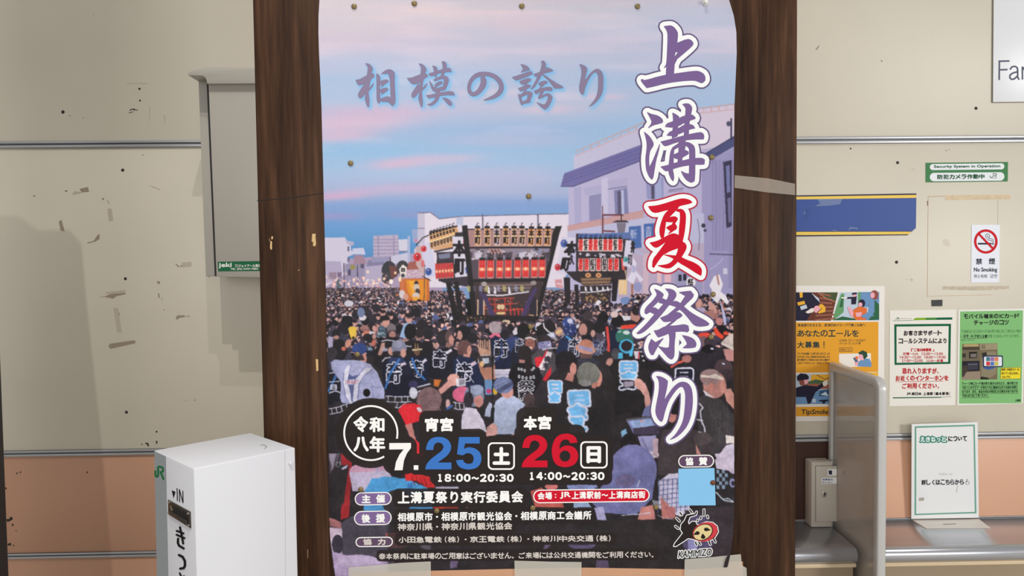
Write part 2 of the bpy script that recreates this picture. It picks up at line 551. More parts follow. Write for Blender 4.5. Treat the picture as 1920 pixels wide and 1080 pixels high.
SLOGAN += Z(860, 110, 9.6, [
 ribbon(NO[:12]), ribbon(NO[10:]),
 [(1118,100),(1180,110),(1250,145),(1282,205),(1200,225),(1125,245),(1165,180)],
 [(962,335),(1100,290),(1270,232),(1310,232),(1335,270),(1290,295),(1150,355),(1040,390),(1010,375)],
 [(1100,405),(1200,365),(1260,348),(1305,375),(1290,405),(1200,450),(1140,465),(1110,435)],
 [(1072,535),(1180,495),(1250,462),(1300,485),(1290,510),(1190,565),(1110,585)],
 [(1200,450),(1235,445),(1190,510),(1165,512)],
 [(1195,570),(1225,560),(1190,600),(1160,610)],
 [(1068,635),(1105,650),(1135,720),(1152,830),(1135,835),(1105,780)],
 [(1110,645),(1200,595),(1270,585),(1325,610),(1330,650),(1290,740),(1290,785),(1220,800),(1150,815),(1150,770),(1220,750),(1245,680),(1240,640),(1170,670),(1130,690)],
 [(1352,280),(1450,245),(1560,190),(1660,180),(1700,215),(1660,232),(1550,260),(1450,305),(1385,325)],
 [(1485,50),(1520,35),(1560,65),(1572,110),(1550,190),(1480,320),(1420,430),(1360,520),(1320,550),(1300,548),(1350,470),(1400,370),(1440,290),(1480,190),(1500,100)],
 [(1575,150),(1610,170),(1660,180),(1560,215)],
 [(1500,280),(1560,300),(1650,370),(1760,440),(1880,505),(1875,525),(1800,535),(1725,535),(1680,470),(1620,390),(1540,320)],
 [(1435,445),(1500,410),(1560,395),(1600,420),(1590,440),(1520,475),(1465,488)],
 [(1510,475),(1540,468),(1465,540),(1445,540)],
 [(1358,580),(1450,545),(1560,515),(1660,510),(1690,550),(1670,580),(1570,570),(1480,590),(1400,635),(1375,620)],
 [(1480,590),(1540,580),(1500,650),(1520,660),(1590,620),(1650,640),(1690,690),(1660,790),(1600,890),(1550,915),(1500,880),(1440,820),(1405,788),(1450,800),(1520,830),(1560,820),(1600,740),(1615,690),(1590,660),(1520,690),(1450,725),(1430,700),(1460,640)]])
SLOGAN += Z(1050, 110, 10.8, [
 [(400,115),(450,120),(530,165),(552,210),(535,290),(510,380),(500,450),(560,370),(640,270),(720,210),(790,210),(850,270),(878,370),(875,500),(870,650),(820,770),(740,870),(660,940),(585,970),(660,890),(730,790),(765,680),(778,550),(778,400),(770,320),(740,275),(700,275),(650,310),(580,420),(530,530),(500,620),(485,700),(465,728),(430,710),(400,660),(390,580),(405,490),(430,370),(443,260),(430,190),(405,140)]])
SLOGAN = [smooth_poly(p) for p in SLOGAN]

TITLE = [  # (ink, shapes) of the five title characters, traced
 ('violet', Z(1180, 30, 7.2, [
 [(470,140),(520,134),(560,130),(600,150),(640,200),(655,240),(642,368),(785,310),(830,325),(862,360),(858,395),(740,500),(612,605),(598,783),(700,768),(840,748),(920,743),(970,760),(1015,795),(1028,860),(1000,895),(970,905),(930,885),(880,868),(760,872),(600,890),(460,915),(330,950),(235,970),(160,880),(162,858),(180,855),(195,870),(260,858),(380,822),(497,797),(503,680),(470,698),(500,660),(510,560),(522,260),(510,200),(488,165)]])),
 ('violet', Z(1190, 190, 6.75, [
 [(160,140),(215,165),(290,180),(340,215),(358,250),(350,270),(300,285),(235,300),(175,335),(215,280),(215,245),(195,205)],
 [(122,390),(180,435),(225,500),(240,545),(225,580),(200,610),(185,660),(178,740),(185,835),(200,815),(240,730),(285,620),(318,545),(300,640),(270,740),(250,860),(235,960),(220,988),(190,965),(160,900),(145,850),(138,720),(155,600),(155,520),(140,450)],
 [(480,148),(520,165),(560,195),(555,250),(545,330),(540,440),(475,465),(480,380),(490,300),(490,210)],
 [(607,40),(640,28),(690,32),(722,70),(725,100),(712,150),(690,260),(680,440),(625,470),(630,300),(650,110),(640,70)],
 [(388,320),(410,280),(470,262),(560,215),(640,180),(720,165),(765,200),(765,220),(690,245),(640,262),(560,310),(480,332)],
 [(410,430),(440,390),(480,375),(560,340),(625,300),(700,290),(740,305),(762,340),(690,355),(640,375),(560,415),(470,438)],
 [(332,512),(480,475),(640,430),(820,392),(860,400),(880,440),(870,478),(760,478),(640,490),(520,520),(400,565),(370,560)],
 [(560,480),(640,480),(640,600),(600,700),(600,800),(545,790),(560,600)],
 [(440,760),(445,700),(460,620),(490,575),(500,580),(490,700),(490,830),(480,870),(495,930),(495,985),(485,1008),(460,980),(430,900),(430,830)],
 [(495,575),(560,530),(570,570),(500,610)],
 [(600,520),(660,515),(715,535),(755,570),(765,640),(762,1000),(740,1020),(710,1028),(660,1000),(620,950),(590,885),(640,910),(690,920),(693,800),(695,620),(680,580),(640,555)],
 [(490,680),(550,650),(640,615),(680,640),(680,665),(640,690),(580,720),(530,730),(495,710)],
 [(332,828),(400,815),(520,780),(650,740),(760,722),(850,717),(885,740),(880,795),(840,800),(760,797),(600,820),(480,855),(410,882),(385,880)]])),
 ('crimson', Z(1190, 355, 6.0, [
 [(155,193),(250,185),(360,155),(480,115),(550,103),(620,120),(645,145),(620,160),(520,180),(490,195),(485,215),(400,225),(330,240),(240,265),(190,250)],
 [(400,218),(480,215),(460,240),(400,300),(350,350),(340,450),(325,540),(300,548),(285,510),(280,450),(300,370),(335,280)],
 [(480,225),(530,222),(560,250),(575,290),(570,400),(555,510),(535,590),(500,560),(500,450),(515,330),(510,255),(470,245)],
 [(340,340),(400,312),(460,305),(483,330),(475,350),(430,370),(340,362)],
 [(478,345),(440,402),(415,412),(435,365)],
 [(358,432),(400,405),(455,390),(475,420),(470,445),(430,470),(400,470)],
 [(445,460),(400,490),(380,500),(410,465)],
 [(172,602),(250,585),(330,545),(400,505),(450,497),(505,520),(540,590),(480,590),(425,612),(360,690),(280,780),(215,880),(200,870),(205,790),(260,720),(320,640),(362,575),(300,625),(250,655),(215,648)],
 [(410,625),(500,590),(560,597),(585,640),(570,690),(520,770),(450,850),(390,890),(320,880),(262,858),(350,850),(400,830),(440,790),(480,720),(492,660),(400,690),(340,725),(330,700)],
 [(330,735),(420,745),(500,750),(570,790),(680,830),(745,880),(755,925),(745,970),(700,945),(600,880),(510,830),(430,770)]])),
 ('violet', Z(1180, 525, 6.353, [
 [(300,108),(350,125),(405,165),(405,190),(370,230),(300,300),(250,345),(205,405),(185,395),(185,355),(215,310),(270,260),(325,190),(330,160)],
 [(430,105),(500,108),(550,140),(560,190),(520,250),(460,310),(400,390),(320,480),(240,560),(170,620),(110,645),(88,635),(200,530),(300,410),(380,320),(440,250),(470,190),(470,150)],
 [(310,330),(340,355),(390,380),(330,440),(300,405),(245,380),(205,405),(215,360),(260,330)],
 [(385,215),(450,245),(430,290),(350,268)],
 [(595,148),(660,138),(730,132),(765,175),(755,210),(690,270),(640,320),(570,370),(500,410),(440,430),(560,330),(610,280),(650,220),(670,190)],
 [(460,290),(530,250),(580,258),(640,310),(720,380),(800,430),(900,480),(950,520),(935,545),(820,555),(760,530),(710,460),(650,390),(600,350),(570,325),(500,300)],
 [(372,452),(450,420),(540,385),(600,388),(630,420),(610,445),(530,485),(430,500),(400,490)],
 [(525,480),(415,568),(460,558),(560,475)],
 [(295,605),(340,600),(430,550),(560,545),(650,528),(700,545),(710,600),(690,620),(640,610),(550,615),(470,635),(400,665),(345,682),(320,650)],
 [(470,630),(545,615),(548,660),(535,750),(535,900),(515,940),(495,945),(460,920),(400,850),(345,790),(400,805),(450,812),(475,800),(482,700)],
 [(262,705),(310,745),(405,695),(350,770),(310,840),(285,890),(260,890),(235,845),(228,780)],
 [(632,660),(700,672),(770,705),(800,760),(785,800),(730,810),(640,810),(690,765),(680,730)]])),
 ('violet', Z(1200, 685, 6.75, [
 [(208,140),(250,140),(310,165),(350,200),(340,280),(320,370),(302,450),(350,380),(420,280),(490,220),(550,208),(610,230),(650,290),(665,380),(665,500),(645,640),(600,760),(530,850),(450,915),(385,938),(450,880),(520,770),(555,670),(572,520),(578,380),(565,310),(540,270),(500,270),(440,330),(360,450),(320,560),(300,640),(285,700),(265,712),(225,675),(198,600),(200,540),(220,440),(240,330),(245,240),(235,180)]]))]
TITLE = [(k, [smooth_poly(p) for p in ps]) for k, ps in TITLE]
VA = crop(780, 390, 4.697); VB = crop(1040, 400, 4.5); VC = crop(605, 430, 5.145)
VD = crop(605, 600, 6.0); VE = crop(850, 580, 6.0); VF = crop(1080, 580, 5.4)
V7 = crop(590, 660); V8 = crop(990, 660); VL = crop(590, 850); VR = crop(990, 850); V4 = crop(990, 220); V3 = crop(590, 220)

def cpoly(V, *v, c, a=1.0): pp(V(*v), c, a)
def cell(V, x, y, rx, ry, c, a=1.0, rot=0.0):
    s = V(1, 0)[0][0] - V(0, 0)[0][0]
    (px, py), = V(x, y)
    pe(px, py, rx * s, ry * s, c, a, rot)
def cline(V, *v, w, c, a=1.0): pl(V(*v), w, c, a)

def tomoe(cx, cy, r, col, dark):
    pe(cx, cy, r, r * 1.15, col)
    pe(cx + r * .1, cy - r * .3, r * .42, r * .42, dark); pl([(cx + r * .4, cy - r * .3), (cx + r * .35, cy + r * .3), (cx - r * .2, cy + r * .6)], r * .28, dark)
    pe(cx - r * .1, cy - r * .45, r * .2, r * .2, (235, 200, 205))

def lantern(cx, yt, yb, w, lean, body, edge, ch, ccol, glow=None, cap=True):
    """A hanging paper lantern, drawn with its hook, cap, glowing middle and characters."""
    h = yb - yt
    def q(u, t): return (cx + u * w / 2 + lean * (t - .5), yt + t * h)
    pp([q(-1, 0), q(1, 0), q(1.05, .5), q(1, 1), q(-1, 1), q(-1.05, .5)], edge)
    pp([q(-.78, .02), q(.72, .02), q(.78, .95), q(-.78, .95)], body)
    if glow is not None:
        pe(cx, yt + h * .52, w * .46, h * .13, glow, .7); pe(cx, yt + h * .52, w * .26, h * .06, (255, 236, 210), .85)
    if ch:
        n = len(ch)
        for i, k in enumerate(ch):
            a = yt + h * (.06 + .9 * i / n); b = yt + h * (.06 + .9 * (i + .88) / n)
            dx = lean * ((a + b) / 2 - yt) / h - lean / 2
            ptext(k, cx - w * .38 + dx, a, cx + w * .40 + dx, b, ccol, bold=.5)
    pl([q(-.75, 1), q(.75, 1)], 1.2, (190, 170, 165))
    if cap:
        pp([q(-.8, -.13), q(.8, -.13), q(.85, .02), q(-.85, .02)], (36, 30, 34))
        pl([(cx - lean * .5, yt - h * .1), (cx - 1.2 - lean * .5, yt - h * .22), (cx + .5 - lean * .5, yt - h * .3), (cx + 2.5 - lean * .5, yt - h * .29)], 1.3, (45, 38, 42))

def paint_town():
    # far street, haze and lights at the left
    pp([(600, 490), (830, 470), (830, 560), (600, 560)], (170, 150, 180))
    cpoly(VC, 15, 80, 215, 78, 240, 110, 295, 120, 300, 150, 270, 160, 275, 205, 300, 210, 300, 240, 245, 265, 245, 420, 20, 560, c=(206, 200, 222))
    cpoly(VC, 20, 305, 175, 310, 190, 420, 180, 480, 20, 520, c=(176, 166, 196))
    cpoly(VC, 215, 78, 240, 110, 300, 122, 300, 150, 262, 158, 230, 130, c=(178, 172, 200))
    for y in (165, 270): cpoly(VC, 240, y, 258, y, 258, y + 45, 240, y + 45, c=(100, 96, 130))
    cpoly(VC, 60, 415, 135, 415, 135, 480, 60, 480, c=(150, 128, 150)); cpoly(VC, 145, 415, 180, 415, 180, 475, 145, 475, c=(120, 100, 130))
    cpoly(VC, 285, 185, 395, 178, 415, 245, 300, 240, c=(200, 200, 226)); cpoly(VC, 300, 245, 390, 250, 420, 330, 300, 340, c=(160, 130, 150))
    cpoly(VC, 300, 335, 420, 330, 425, 560, 215, 560, 215, 330, c=(150, 140, 172)); cpoly(VC, 245, 385, 270, 385, 270, 445, 245, 445, c=(80, 72, 100)); cpoly(VC, 365, 335, 400, 335, 400, 375, 365, 375, c=(90, 80, 105))
    cpoly(VC, 410, 340, 640, 300, 660, 520, 410, 540, c=(178, 168, 196)); cpoly(VC, 440, 300, 580, 280, 600, 340, 420, 360, c=(130, 124, 160)); cpoly(VC, 470, 270, 640, 262, 645, 310, 470, 320, c=(150, 146, 182))
    cpoly(VC, 490, 62, 728, 52, 738, 258, 490, 268, c=(182, 170, 196))
    for y in (100, 130, 165, 200, 235): cline(VC, 492, y, 736, y - 4, w=.9, c=(130, 118, 156))
    for x in (535, 685): cline(VC, x, 62, x + 3, 260, w=1.6, c=(140, 128, 164))
    cpoly(VC, 730, 98, 818, 95, 818, 210, 738, 212, c=(208, 204, 224)); cpoly(VC, 660, 262, 822, 222, 822, 330, 660, 330, c=(200, 196, 220)); cline(VC, 740, 215, 822, 214, w=2.2, c=(120, 118, 150))
    cpoly(VC, 820, 65, 845, 65, 845, 310, 822, 310, c=(170, 180, 214)); cpoly(VC, 858, 0, 916, 0, 916, 130, 870, 130, c=(150, 165, 205)); cell(VC, 900, 108, 16, 16, (210, 130, 160))
    cpoly(VC, 920, 0, 1029, 0, 1029, 140, 920, 130, c=(186, 186, 214))
    cell(VC, 640, 400, 72, 95, (52, 54, 60)); cell(VC, 770, 370, 60, 70, (58, 58, 62)); cell(VC, 615, 470, 45, 60, (66, 62, 70)); cell(VC, 690, 410, 40, 55, (88, 60, 60))
    cell(VC, 155, 540, 25, 60, (90, 104, 112))
    for x, y, h in ((205, 325, 260), (335, 345, 190), (650, 265, 320)): cline(VC, x, y, x + 4, y + h, w=1.7, c=(62, 56, 72))
    cell(VC, 290, 365, 26, 25, (150, 138, 80))
    g = np.random.default_rng(4)
    for _ in range(120):
        x, y = g.uniform(608, 735), g.normal(531, 7)
        pe(x, y, g.uniform(.8, 2.4), g.uniform(.8, 2.2), [(255, 214, 190), (240, 150, 140), (250, 232, 224), (220, 180, 190)][g.integers(4)], .75)
    for x, y in ((110, 530), (250, 528), (335, 525), (420, 520), (300, 485), (395, 470), (435, 410), (545, 485), (592, 478), (490, 515), (700, 420)):
        cell(VC, x, y, 13, 15, (255, 218, 196), .9)
    cell(VC, 660, 505, 19, 25, (246, 236, 226))
    # long white building in the middle
    cpoly(VA, 15, 42, 78, 42, 78, 330, 15, 330, c=(196, 190, 212)); cpoly(VA, 78, 38, 125, 36, 205, 95, 400, 78, 1396, 52, 1396, 150, 1300, 700, 78, 700, c=(224, 214, 230))
    cline(VA, 15, 44, 78, 42, 125, 38, 205, 96, 400, 74, 900, 60, 1396, 50, w=1.6, c=(112, 104, 128)); cline(VA, 15, 180, 78, 180, w=1.6, c=(120, 112, 136)); cpoly(VA, 355, 85, 415, 80, 415, 150, 355, 150, c=(186, 190, 216))
    for x in (586, 1073): cline(VA, x, 55, x + 4, 200, w=2.6, c=(100, 98, 116))
    # white house at the right
    pp([(1076, 292), (1205, 236), (1310, 205), (1378, 197), (1378, 300), (1310, 292), (1200, 275), (1076, 322)], (196, 192, 220))
    pp([(1310, 206), (1378, 197), (1378, 262), (1325, 287), (1310, 290)], (214, 200, 220))
    pl([(1080, 284), (1206, 230), (1312, 203), (1378, 195)], 1.6, (206, 160, 158)); pl([(1080, 292), (1206, 239), (1312, 212), (1378, 205)], 1.2, (200, 160, 164))
    for k in range(22):
        t = k / 21; x = 1080 + t * 296
        y = np.interp(x, (1080, 1206, 1312, 1378), (284, 230, 203, 195)); pl([(x, y), (x, y + 8)], 1.2, (205, 156, 152))
    pp([(1066, 345), (1200, 298), (1378, 270), (1378, 600), (1066, 600)], (186, 179, 214))
    pp([(1058, 325), (1200, 272), (1262, 262), (1262, 290), (1200, 302), (1074, 350), (1051, 350)], (112, 108, 164))
    for k in (.25, .5, .75): pl([(1057 - 5 * k, 325 + 25 * k), (1200, 272 + 30 * k), (1262, 262 + 28 * k)], .8, (84, 80, 132))
    pl([(1051, 350), (1074, 350), (1200, 302)], 1.5, (78, 72, 116))
    pp([(1076, 352), (1090, 350), (1090, 440), (1078, 440)], (172, 168, 206)); pp([(1128, 335), (1140, 332), (1140, 400), (1128, 402)], (200, 194, 224))
    cpoly(V4, 485, 620, 645, 590, 645, 665, 500, 690, c=(176, 172, 208)); cpoly(V4, 535, 690, 645, 668, 645, 905, 540, 925, c=(150, 148, 188))
    for k in range(12): cline(V4, 537, 700 + k * 18, 643, 680 + k * 18, w=.9, c=(116, 114, 158))
    cpoly(V4, 695, 560, 870, 530, 870, 610, 720, 632, c=(178, 172, 208)); cline(V4, 700, 632, 870, 606, w=1.6, c=(110, 106, 150))
    cpoly(V4, 755, 640, 870, 618, 885, 850, 765, 850, c=(128, 128, 172)); cpoly(V4, 785, 650, 815, 645, 820, 850, 790, 850, c=(92, 84, 112)); cpoly(V4, 818, 640, 840, 636, 845, 850, 822, 850, c=(186, 190, 224))
    cpoly(V4, 1035, 560, 1190, 520, 1190, 720, 1045, 720, c=(150, 150, 196)); cpoly(V4, 1080, 600, 1110, 600, 1110, 720, 1085, 720, c=(84, 78, 106)); cpoly(V4, 1115, 560, 1170, 530, 1175, 720, 1120, 720, c=(166, 172, 214))
    pl([(1254, 357), (1282, 353)], 1.2, (84, 78, 106)); pl([(1252, 360), (1280, 357)], 1, (110, 104, 140))
    # dark roof and ribbed wall far right
    pp([(1323, 288), (1378, 256), (1378, 274), (1332, 300)], (82, 84, 128)); pl([(1323, 288), (1378, 255)], 2, (58, 58, 88))
    pp([(1316, 296), (1334, 299), (1378, 276), (1378, 560), (1316, 560)], (158, 152, 194))
    for k in range(16): pl([(1336 + k * 2.7, 300), (1336 + k * 2.7, 470 if k < 11 else 540)], .8, (124, 118, 160))
    pp([(1356, 304), (1372, 300), (1372, 424), (1362, 428)], (62, 58, 84)); pp([(1361, 312), (1368, 309), (1369, 360), (1363, 362)], (120, 124, 172)); pp([(1364, 372), (1370, 370), (1371, 416), (1366, 418)], (116, 112, 150))
    pl([(1371, 222), (1371, 262)], 3, (60, 60, 86)); pe(1366, 232, 4, 5, (84, 84, 110))
    pl([(1330, 476), (1376, 478)], 2.4, (92, 88, 120))
    # balcony, lower white floor, shop front
    pp([(1064, 425), (1206, 396), (1206, 408), (1064, 434)], (206, 166, 168))
    for k in range(36): pl([(1066 + k * 4, 425 - k * .82), (1066 + k * 4, 434 - k * .72)], .7, (176, 126, 130))
    pl([(1064, 424), (1206, 395)], 1.6, (196, 140, 138))
    pp([(1064, 434), (1210, 408), (1320, 400), (1320, 470), (1064, 480)], (190, 188, 220))
    for x0, x1, y0, y1 in ((1179, 1202, 425, 466), (1207, 1229, 420, 456)): pp([(x0, y0), (x1, y0 - 2), (x1 + 1, y1), (x0 + 1, y1 + 1)], (74, 106, 172))
    ptext('斬', 1182, 430, 1194, 448, (205, 205, 230), .4); ptext('貴', 1210, 424, 1222, 446, (205, 205, 230), .4)
    pp([(1160, 468), (1320, 455), (1320, 560), (1160, 560)], (186, 170, 196)); pp([(1206, 475), (1216, 475), (1216, 560), (1206, 560)], (206, 180, 196))
    pp([(1159, 508), (1175, 506), (1175, 552), (1160, 552)], (232, 200, 160)); pl([(1172, 505), (1172, 552)], 2, (236, 196, 140)); pl([(1184, 470), (1204, 476)], 5, (176, 178, 214))
    pp([(1230, 500), (1272, 498), (1272, 545), (1230, 545)], (176, 160, 196)); pp([(1232, 512), (1240, 511), (1240, 530), (1232, 530)], (230, 190, 196)); pp([(1246, 511), (1258, 510), (1258, 530), (1246, 530)], (226, 184, 194))
    pp([(1266, 508), (1318, 504), (1318, 560), (1266, 560)], (158, 154, 192)); pp([(1272, 515), (1278, 515), (1278, 527), (1272, 527)], (44, 42, 58)); pp([(1281, 514), (1287, 514), (1287, 526), (1281, 526)], (44, 42, 58))
    pl([(1308, 410), (1312, 440), (1310, 470)], 1, (84, 80, 110)); pe(1319, 423, 4, 4, (62, 60, 80)); pe(1322, 432, 3, 2.5, (70, 68, 90)); pp([(1356, 503), (1364, 503), (1364, 514), (1356, 514)], (206, 202, 226))
    pl([(1330, 505), (1340, 500), (1352, 490), (1355, 484)], 1.4, (206, 202, 232), .7)
    # street lamp
    pl([(1130, 402), (1130, 437)], 3, (112, 62, 74)); pl([(1130, 386), (1130, 402)], 1.5, (112, 62, 74)); pl([(1131, 403), (1168, 403)], 3, (112, 62, 74)); pl([(1131, 433), (1152, 434)], 3, (112, 62, 74))
    pp([(1148, 417), (1180, 417), (1174, 413), (1156, 413)], (70, 56, 66)); pp([(1156, 418), (1174, 418), (1171, 437), (1159, 437)], (124, 116, 134)); pl([(1165, 403), (1165, 412)], 2, (60, 48, 56))

def paint_crowd(x0, x1, ytop, ybot, seed, r0_=1.6, k=.052, dens=1.0, ref=536):
    """Rows of small printed heads and shoulders, growing towards the bottom."""
    g = np.random.default_rng(seed)
    y = ytop
    cl = [(44, 44, 62), (196, 150, 158), (228, 220, 230), (58, 68, 110), (208, 200, 214), (236, 230, 238), (120, 122, 150), (40, 48, 84), (180, 170, 190), (90, 84, 100), (74, 92, 146)]
    while y < ybot:
        r = r0_ + (y - ref) * k
        x = x0 + g.uniform(-r, r)
        while x < x1:
            yy = y + g.uniform(-.5, .5) * r
            c = cl[g.integers(len(cl))] if r > 3.4 else cl[g.integers(len(cl))]
            pe(x, yy + r * 1.9, r * 1.45, r * 1.25, c)
            sk = np.array((224, 174, 168)) * g.uniform(.78, 1.1)
            f = g.random()
            hr = np.array((34, 29, 37)) * g.uniform(.6, 2.2)
            if f < .48:                                    # facing us
                pe(x, yy, r * .92, r * 1.08, hr); pe(x + g.uniform(-.2, .2) * r, yy + r * .28, r * .68, r * .78, sk)
                if r > 3.2:
                    pe(x - r * .25, yy + r * .18, r * .13, r * .09, (50, 34, 40)); pe(x + r * .25, yy + r * .18, r * .13, r * .09, (50, 34, 40)); pl([(x - r * .2, yy + r * .66), (x + r * .2, yy + r * .66)], .9, (140, 76, 80))
                    pp([(x - r * .85, yy - r * .1), (x - r * .6, yy - r * .85), (x, yy - r * 1.1), (x + r * .6, yy - r * .85), (x + r * .85, yy - r * .1), (x + r * .3, yy - r * .35), (x - r * .4, yy - r * .3)], hr)
            elif f < .66:                                  # profile
                s = 1 if g.random() < .5 else -1
                pe(x, yy, r * .95, r * 1.05, hr); pe(x + s * r * .5, yy + r * .3, r * .48, r * .66, sk); pe(x + s * r * .98, yy + r * .3, r * .14, r * .14, sk)
            elif f < .76:                                  # a hat or a white towel
                pe(x, yy, r, r * 1.05, [(216, 210, 222), (150, 140, 150), (88, 100, 150), (190, 150, 140)][g.integers(4)]); pe(x, yy + r * .6, r * .7, r * .6, hr)
            else:
                pe(x, yy, r, r * 1.1, hr); pe(x, yy + r * .95, r * .4, r * .35, sk * .9)
            x += r * g.uniform(1.5, 2.5) / dens
        y += r * .95

def paint_shrine():
    # orange float with dancer
    cpoly(VC, 742, 478, 1029, 470, 1029, 690, 800, 690, 745, 600, c=(200, 108, 52)); cpoly(VC, 805, 490, 1000, 486, 1000, 680, 870, 680, 820, 600, c=(226, 142, 38)); cpoly(VC, 830, 500, 900, 495, 870, 640, c=(240, 168, 52))
    cline(VC, 770, 482, 770, 610, w=3, c=(206, 120, 92)); cpoly(VC, 800, 395, 870, 375, 960, 400, 985, 465, 800, 470, c=(198, 172, 190)); cpoly(VC, 830, 320, 905, 300, 925, 385, 810, 392, c=(160, 92, 84))
    for _ in range(60): cell(VC, RNG.uniform(805, 970), RNG.uniform(395, 465), 5, 4, (236, 214, 226) if RNG.random() < .5 else (170, 130, 156))
    cell(VC, 903, 520, 20, 24, (50, 40, 46)); cell(VC, 905, 560, 30, 34, (206, 190, 178)); cell(VC, 915, 600, 22, 30, (70, 58, 60)); cell(VC, 900, 640, 34, 34, (210, 196, 196)); cell(VC, 900, 670, 32, 22, (230, 160, 60))
    cell(VC, 728, 640, 42, 42, (74, 64, 70)); cell(VC, 765, 625, 28, 40, (212, 200, 208)); cell(VC, 800, 650, 26, 30, (206, 150, 130)); cell(VC, 720, 632, 16, 10, (190, 110, 60))
    cpoly(VC, 738, 385, 772, 338, 812, 368, 802, 455, 785, 472, 752, 460, c=(238, 228, 222)); ptext('四', 752.5, 503, 759, 509.5, (30, 26, 32), .5); ptext('谷', 752, 513, 759, 520, (30, 26, 32), .5)
    cell(VC, 745, 480, 15, 26, (246, 222, 190)); cpoly(VC, 640, 350, 705, 360, 690, 470, 660, 470, c=(110, 66, 64)); cell(VC, 700, 420, 12, 12, (255, 206, 170))
    # leaning white festival lanterns at the left
    cpoly(VC, 880, 200, 905, 165, 960, 160, 985, 330, 955, 400, 910, 330, c=(212, 196, 206)); cpoly(VC, 940, 150, 1029, 150, 1029, 330, 975, 330, c=(222, 214, 232))
    cpoly(VA, 0, 340, 45, 330, 75, 400, 80, 590, 40, 560, 0, 500, c=(196, 170, 172)); tomoe(782.5, 482, 7, (214, 48, 54), (150, 30, 44)); cpoly(VA, 45, 330, 130, 292, 185, 600, 90, 622, 60, 480, c=(208, 204, 230))
    tomoe(794.5, 466.5, 5.2, (214, 52, 58), (150, 30, 44)); tomoe(803.5, 509.5, 6.2, (66, 94, 168), (40, 58, 128)); cell(VA, 60, 490, 16, 34, (214, 90, 96), .8)
    cline(VA, 0, 330, 60, 262, 110, 240, w=2, c=(44, 38, 44)); cline(VA, 78, 500, 72, 760, 60, 1000, w=1.4, c=(70, 60, 70)); cline(VA, 55, 600, 130, 640, w=1.6, c=(50, 44, 50))
    # dark space behind the lantern rack
    cpoly(VA, 180, 390, 470, 380, 480, 700, 250, 660, 200, 640, c=(56, 48, 58)); cpoly(VA, 465, 340, 1190, 345, 1130, 660, 480, 660, c=(84, 70, 82)); cpoly(VA, 470, 352, 1180, 352, 1150, 450, 480, 455, c=(142, 126, 142))
    cpoly(VA, 455, 190, 1230, 190, 1210, 340, 465, 345, c=(168, 128, 128))
    cpoly(VA, 480, 630, 1120, 630, 1060, 1020, 500, 1020, c=(62, 48, 52))
    g = np.random.default_rng(12)
    for _ in range(60): cell(VA, g.uniform(490, 1170), g.uniform(360, 455), g.uniform(8, 26), g.uniform(5, 12), [(226, 220, 234), (50, 42, 50), (206, 180, 190), (128, 140, 176)][g.integers(4)], .85)
    for x in (430, 515, 620, 700, 780, 905, 985, 1120): cpoly(VA, x, 395, x + 70, 385, x + 66, 440, x + 6, 445, c=(214, 208, 224) if x % 2 else (70, 60, 70), a=.8)
    for x in (640, 670, 700, 730): cline(VA, x, 350, x + 30, 400, w=2.4, c=(206, 150, 140))
    # left wing lanterns
    cpoly(VA, 118, 215, 360, 168, 372, 200, 322, 345, 155, 372, c=(216, 160, 112)); 
    for k in range(8):
        x = 804.5 + k * 6.0; y = 440 - k * 1.9
        lantern(x + 4, y, y + 27, 5.4, 2, (224, 164, 96), (206, 178, 168), '', None, (255, 214, 150)); ptext('本', x + 1.8, y + 1, x + 6.2, y + 9, (38, 28, 30), .5); ptext('町', x + 2.8, y + 15, x + 7, y + 24, (38, 28, 30), .5)
    cline(VA, 118, 215, 240, 185, 360, 160, w=3, c=(44, 38, 44)); cline(VA, 160, 385, 330, 350, w=3, c=(40, 34, 40))
    for k in range(6):
        x = 819 + k * 5.7; lantern(x, 494 - k * .3, 523 - k * .5, 5.2, 1.5, (206, 50, 54), (196, 96, 96), '', None, (255, 170, 110), cap=False)
    cpoly(VA, 185, 420, 325, 395, 340, 468, 180, 485, c=(60, 52, 62)); cpoly(VA, 195, 410, 300, 395, 300, 440, 205, 450, c=(150, 156, 190), a=.7); cline(VA, 180, 485, 345, 468, w=2.4, c=(44, 38, 44)); cline(VA, 200, 640, 360, 625, w=3, c=(42, 36, 42))
    # big white lantern 本町
    cpoly(VA, 320, 250, 435, 245, 465, 600, 345, 612, c=(216, 210, 228)); cpoly(VA, 345, 215, 410, 212, 415, 250, 340, 252, c=(50, 44, 50)); cpoly(VA, 415, 285, 438, 275, 442, 345, 420, 350, c=(212, 60, 66)); cpoly(VA, 432, 530, 455, 500, 464, 570, 440, 580, c=(70, 96, 170))
    ptext('本', 849.5, 452, 873, 480, (26, 22, 28), 1.6); ptext('町', 853.5, 486, 871, 514, (26, 22, 28), 1.5)
    # rack of the portable shrine: posts, beams, lantern rows
    BLK = (30, 25, 30)
    cpoly(VA, 262, 655, 300, 645, 385, 985, 330, 1000, c=BLK); cpoly(VA, 335, 650, 370, 640, 400, 820, 410, 960, 380, 980, 350, 800, c=BLK); cline(VA, 300, 660, 390, 760, w=3, c=BLK)
    cpoly(VA, 404, 155, 452, 152, 540, 1005, 498, 1015, c=BLK); cpoly(VA, 1228, 160, 1285, 158, 1262, 230, 1075, 985, 1035, 980, 1180, 420, 1200, 230, c=BLK)
    cline(VA, 450, 188, 1225, 186, w=2.2, c=BLK); cline(VA, 470, 350, 1190, 346, w=3.2, c=BLK); cline(VA, 480, 640, 1120, 632, w=5, c=BLK)
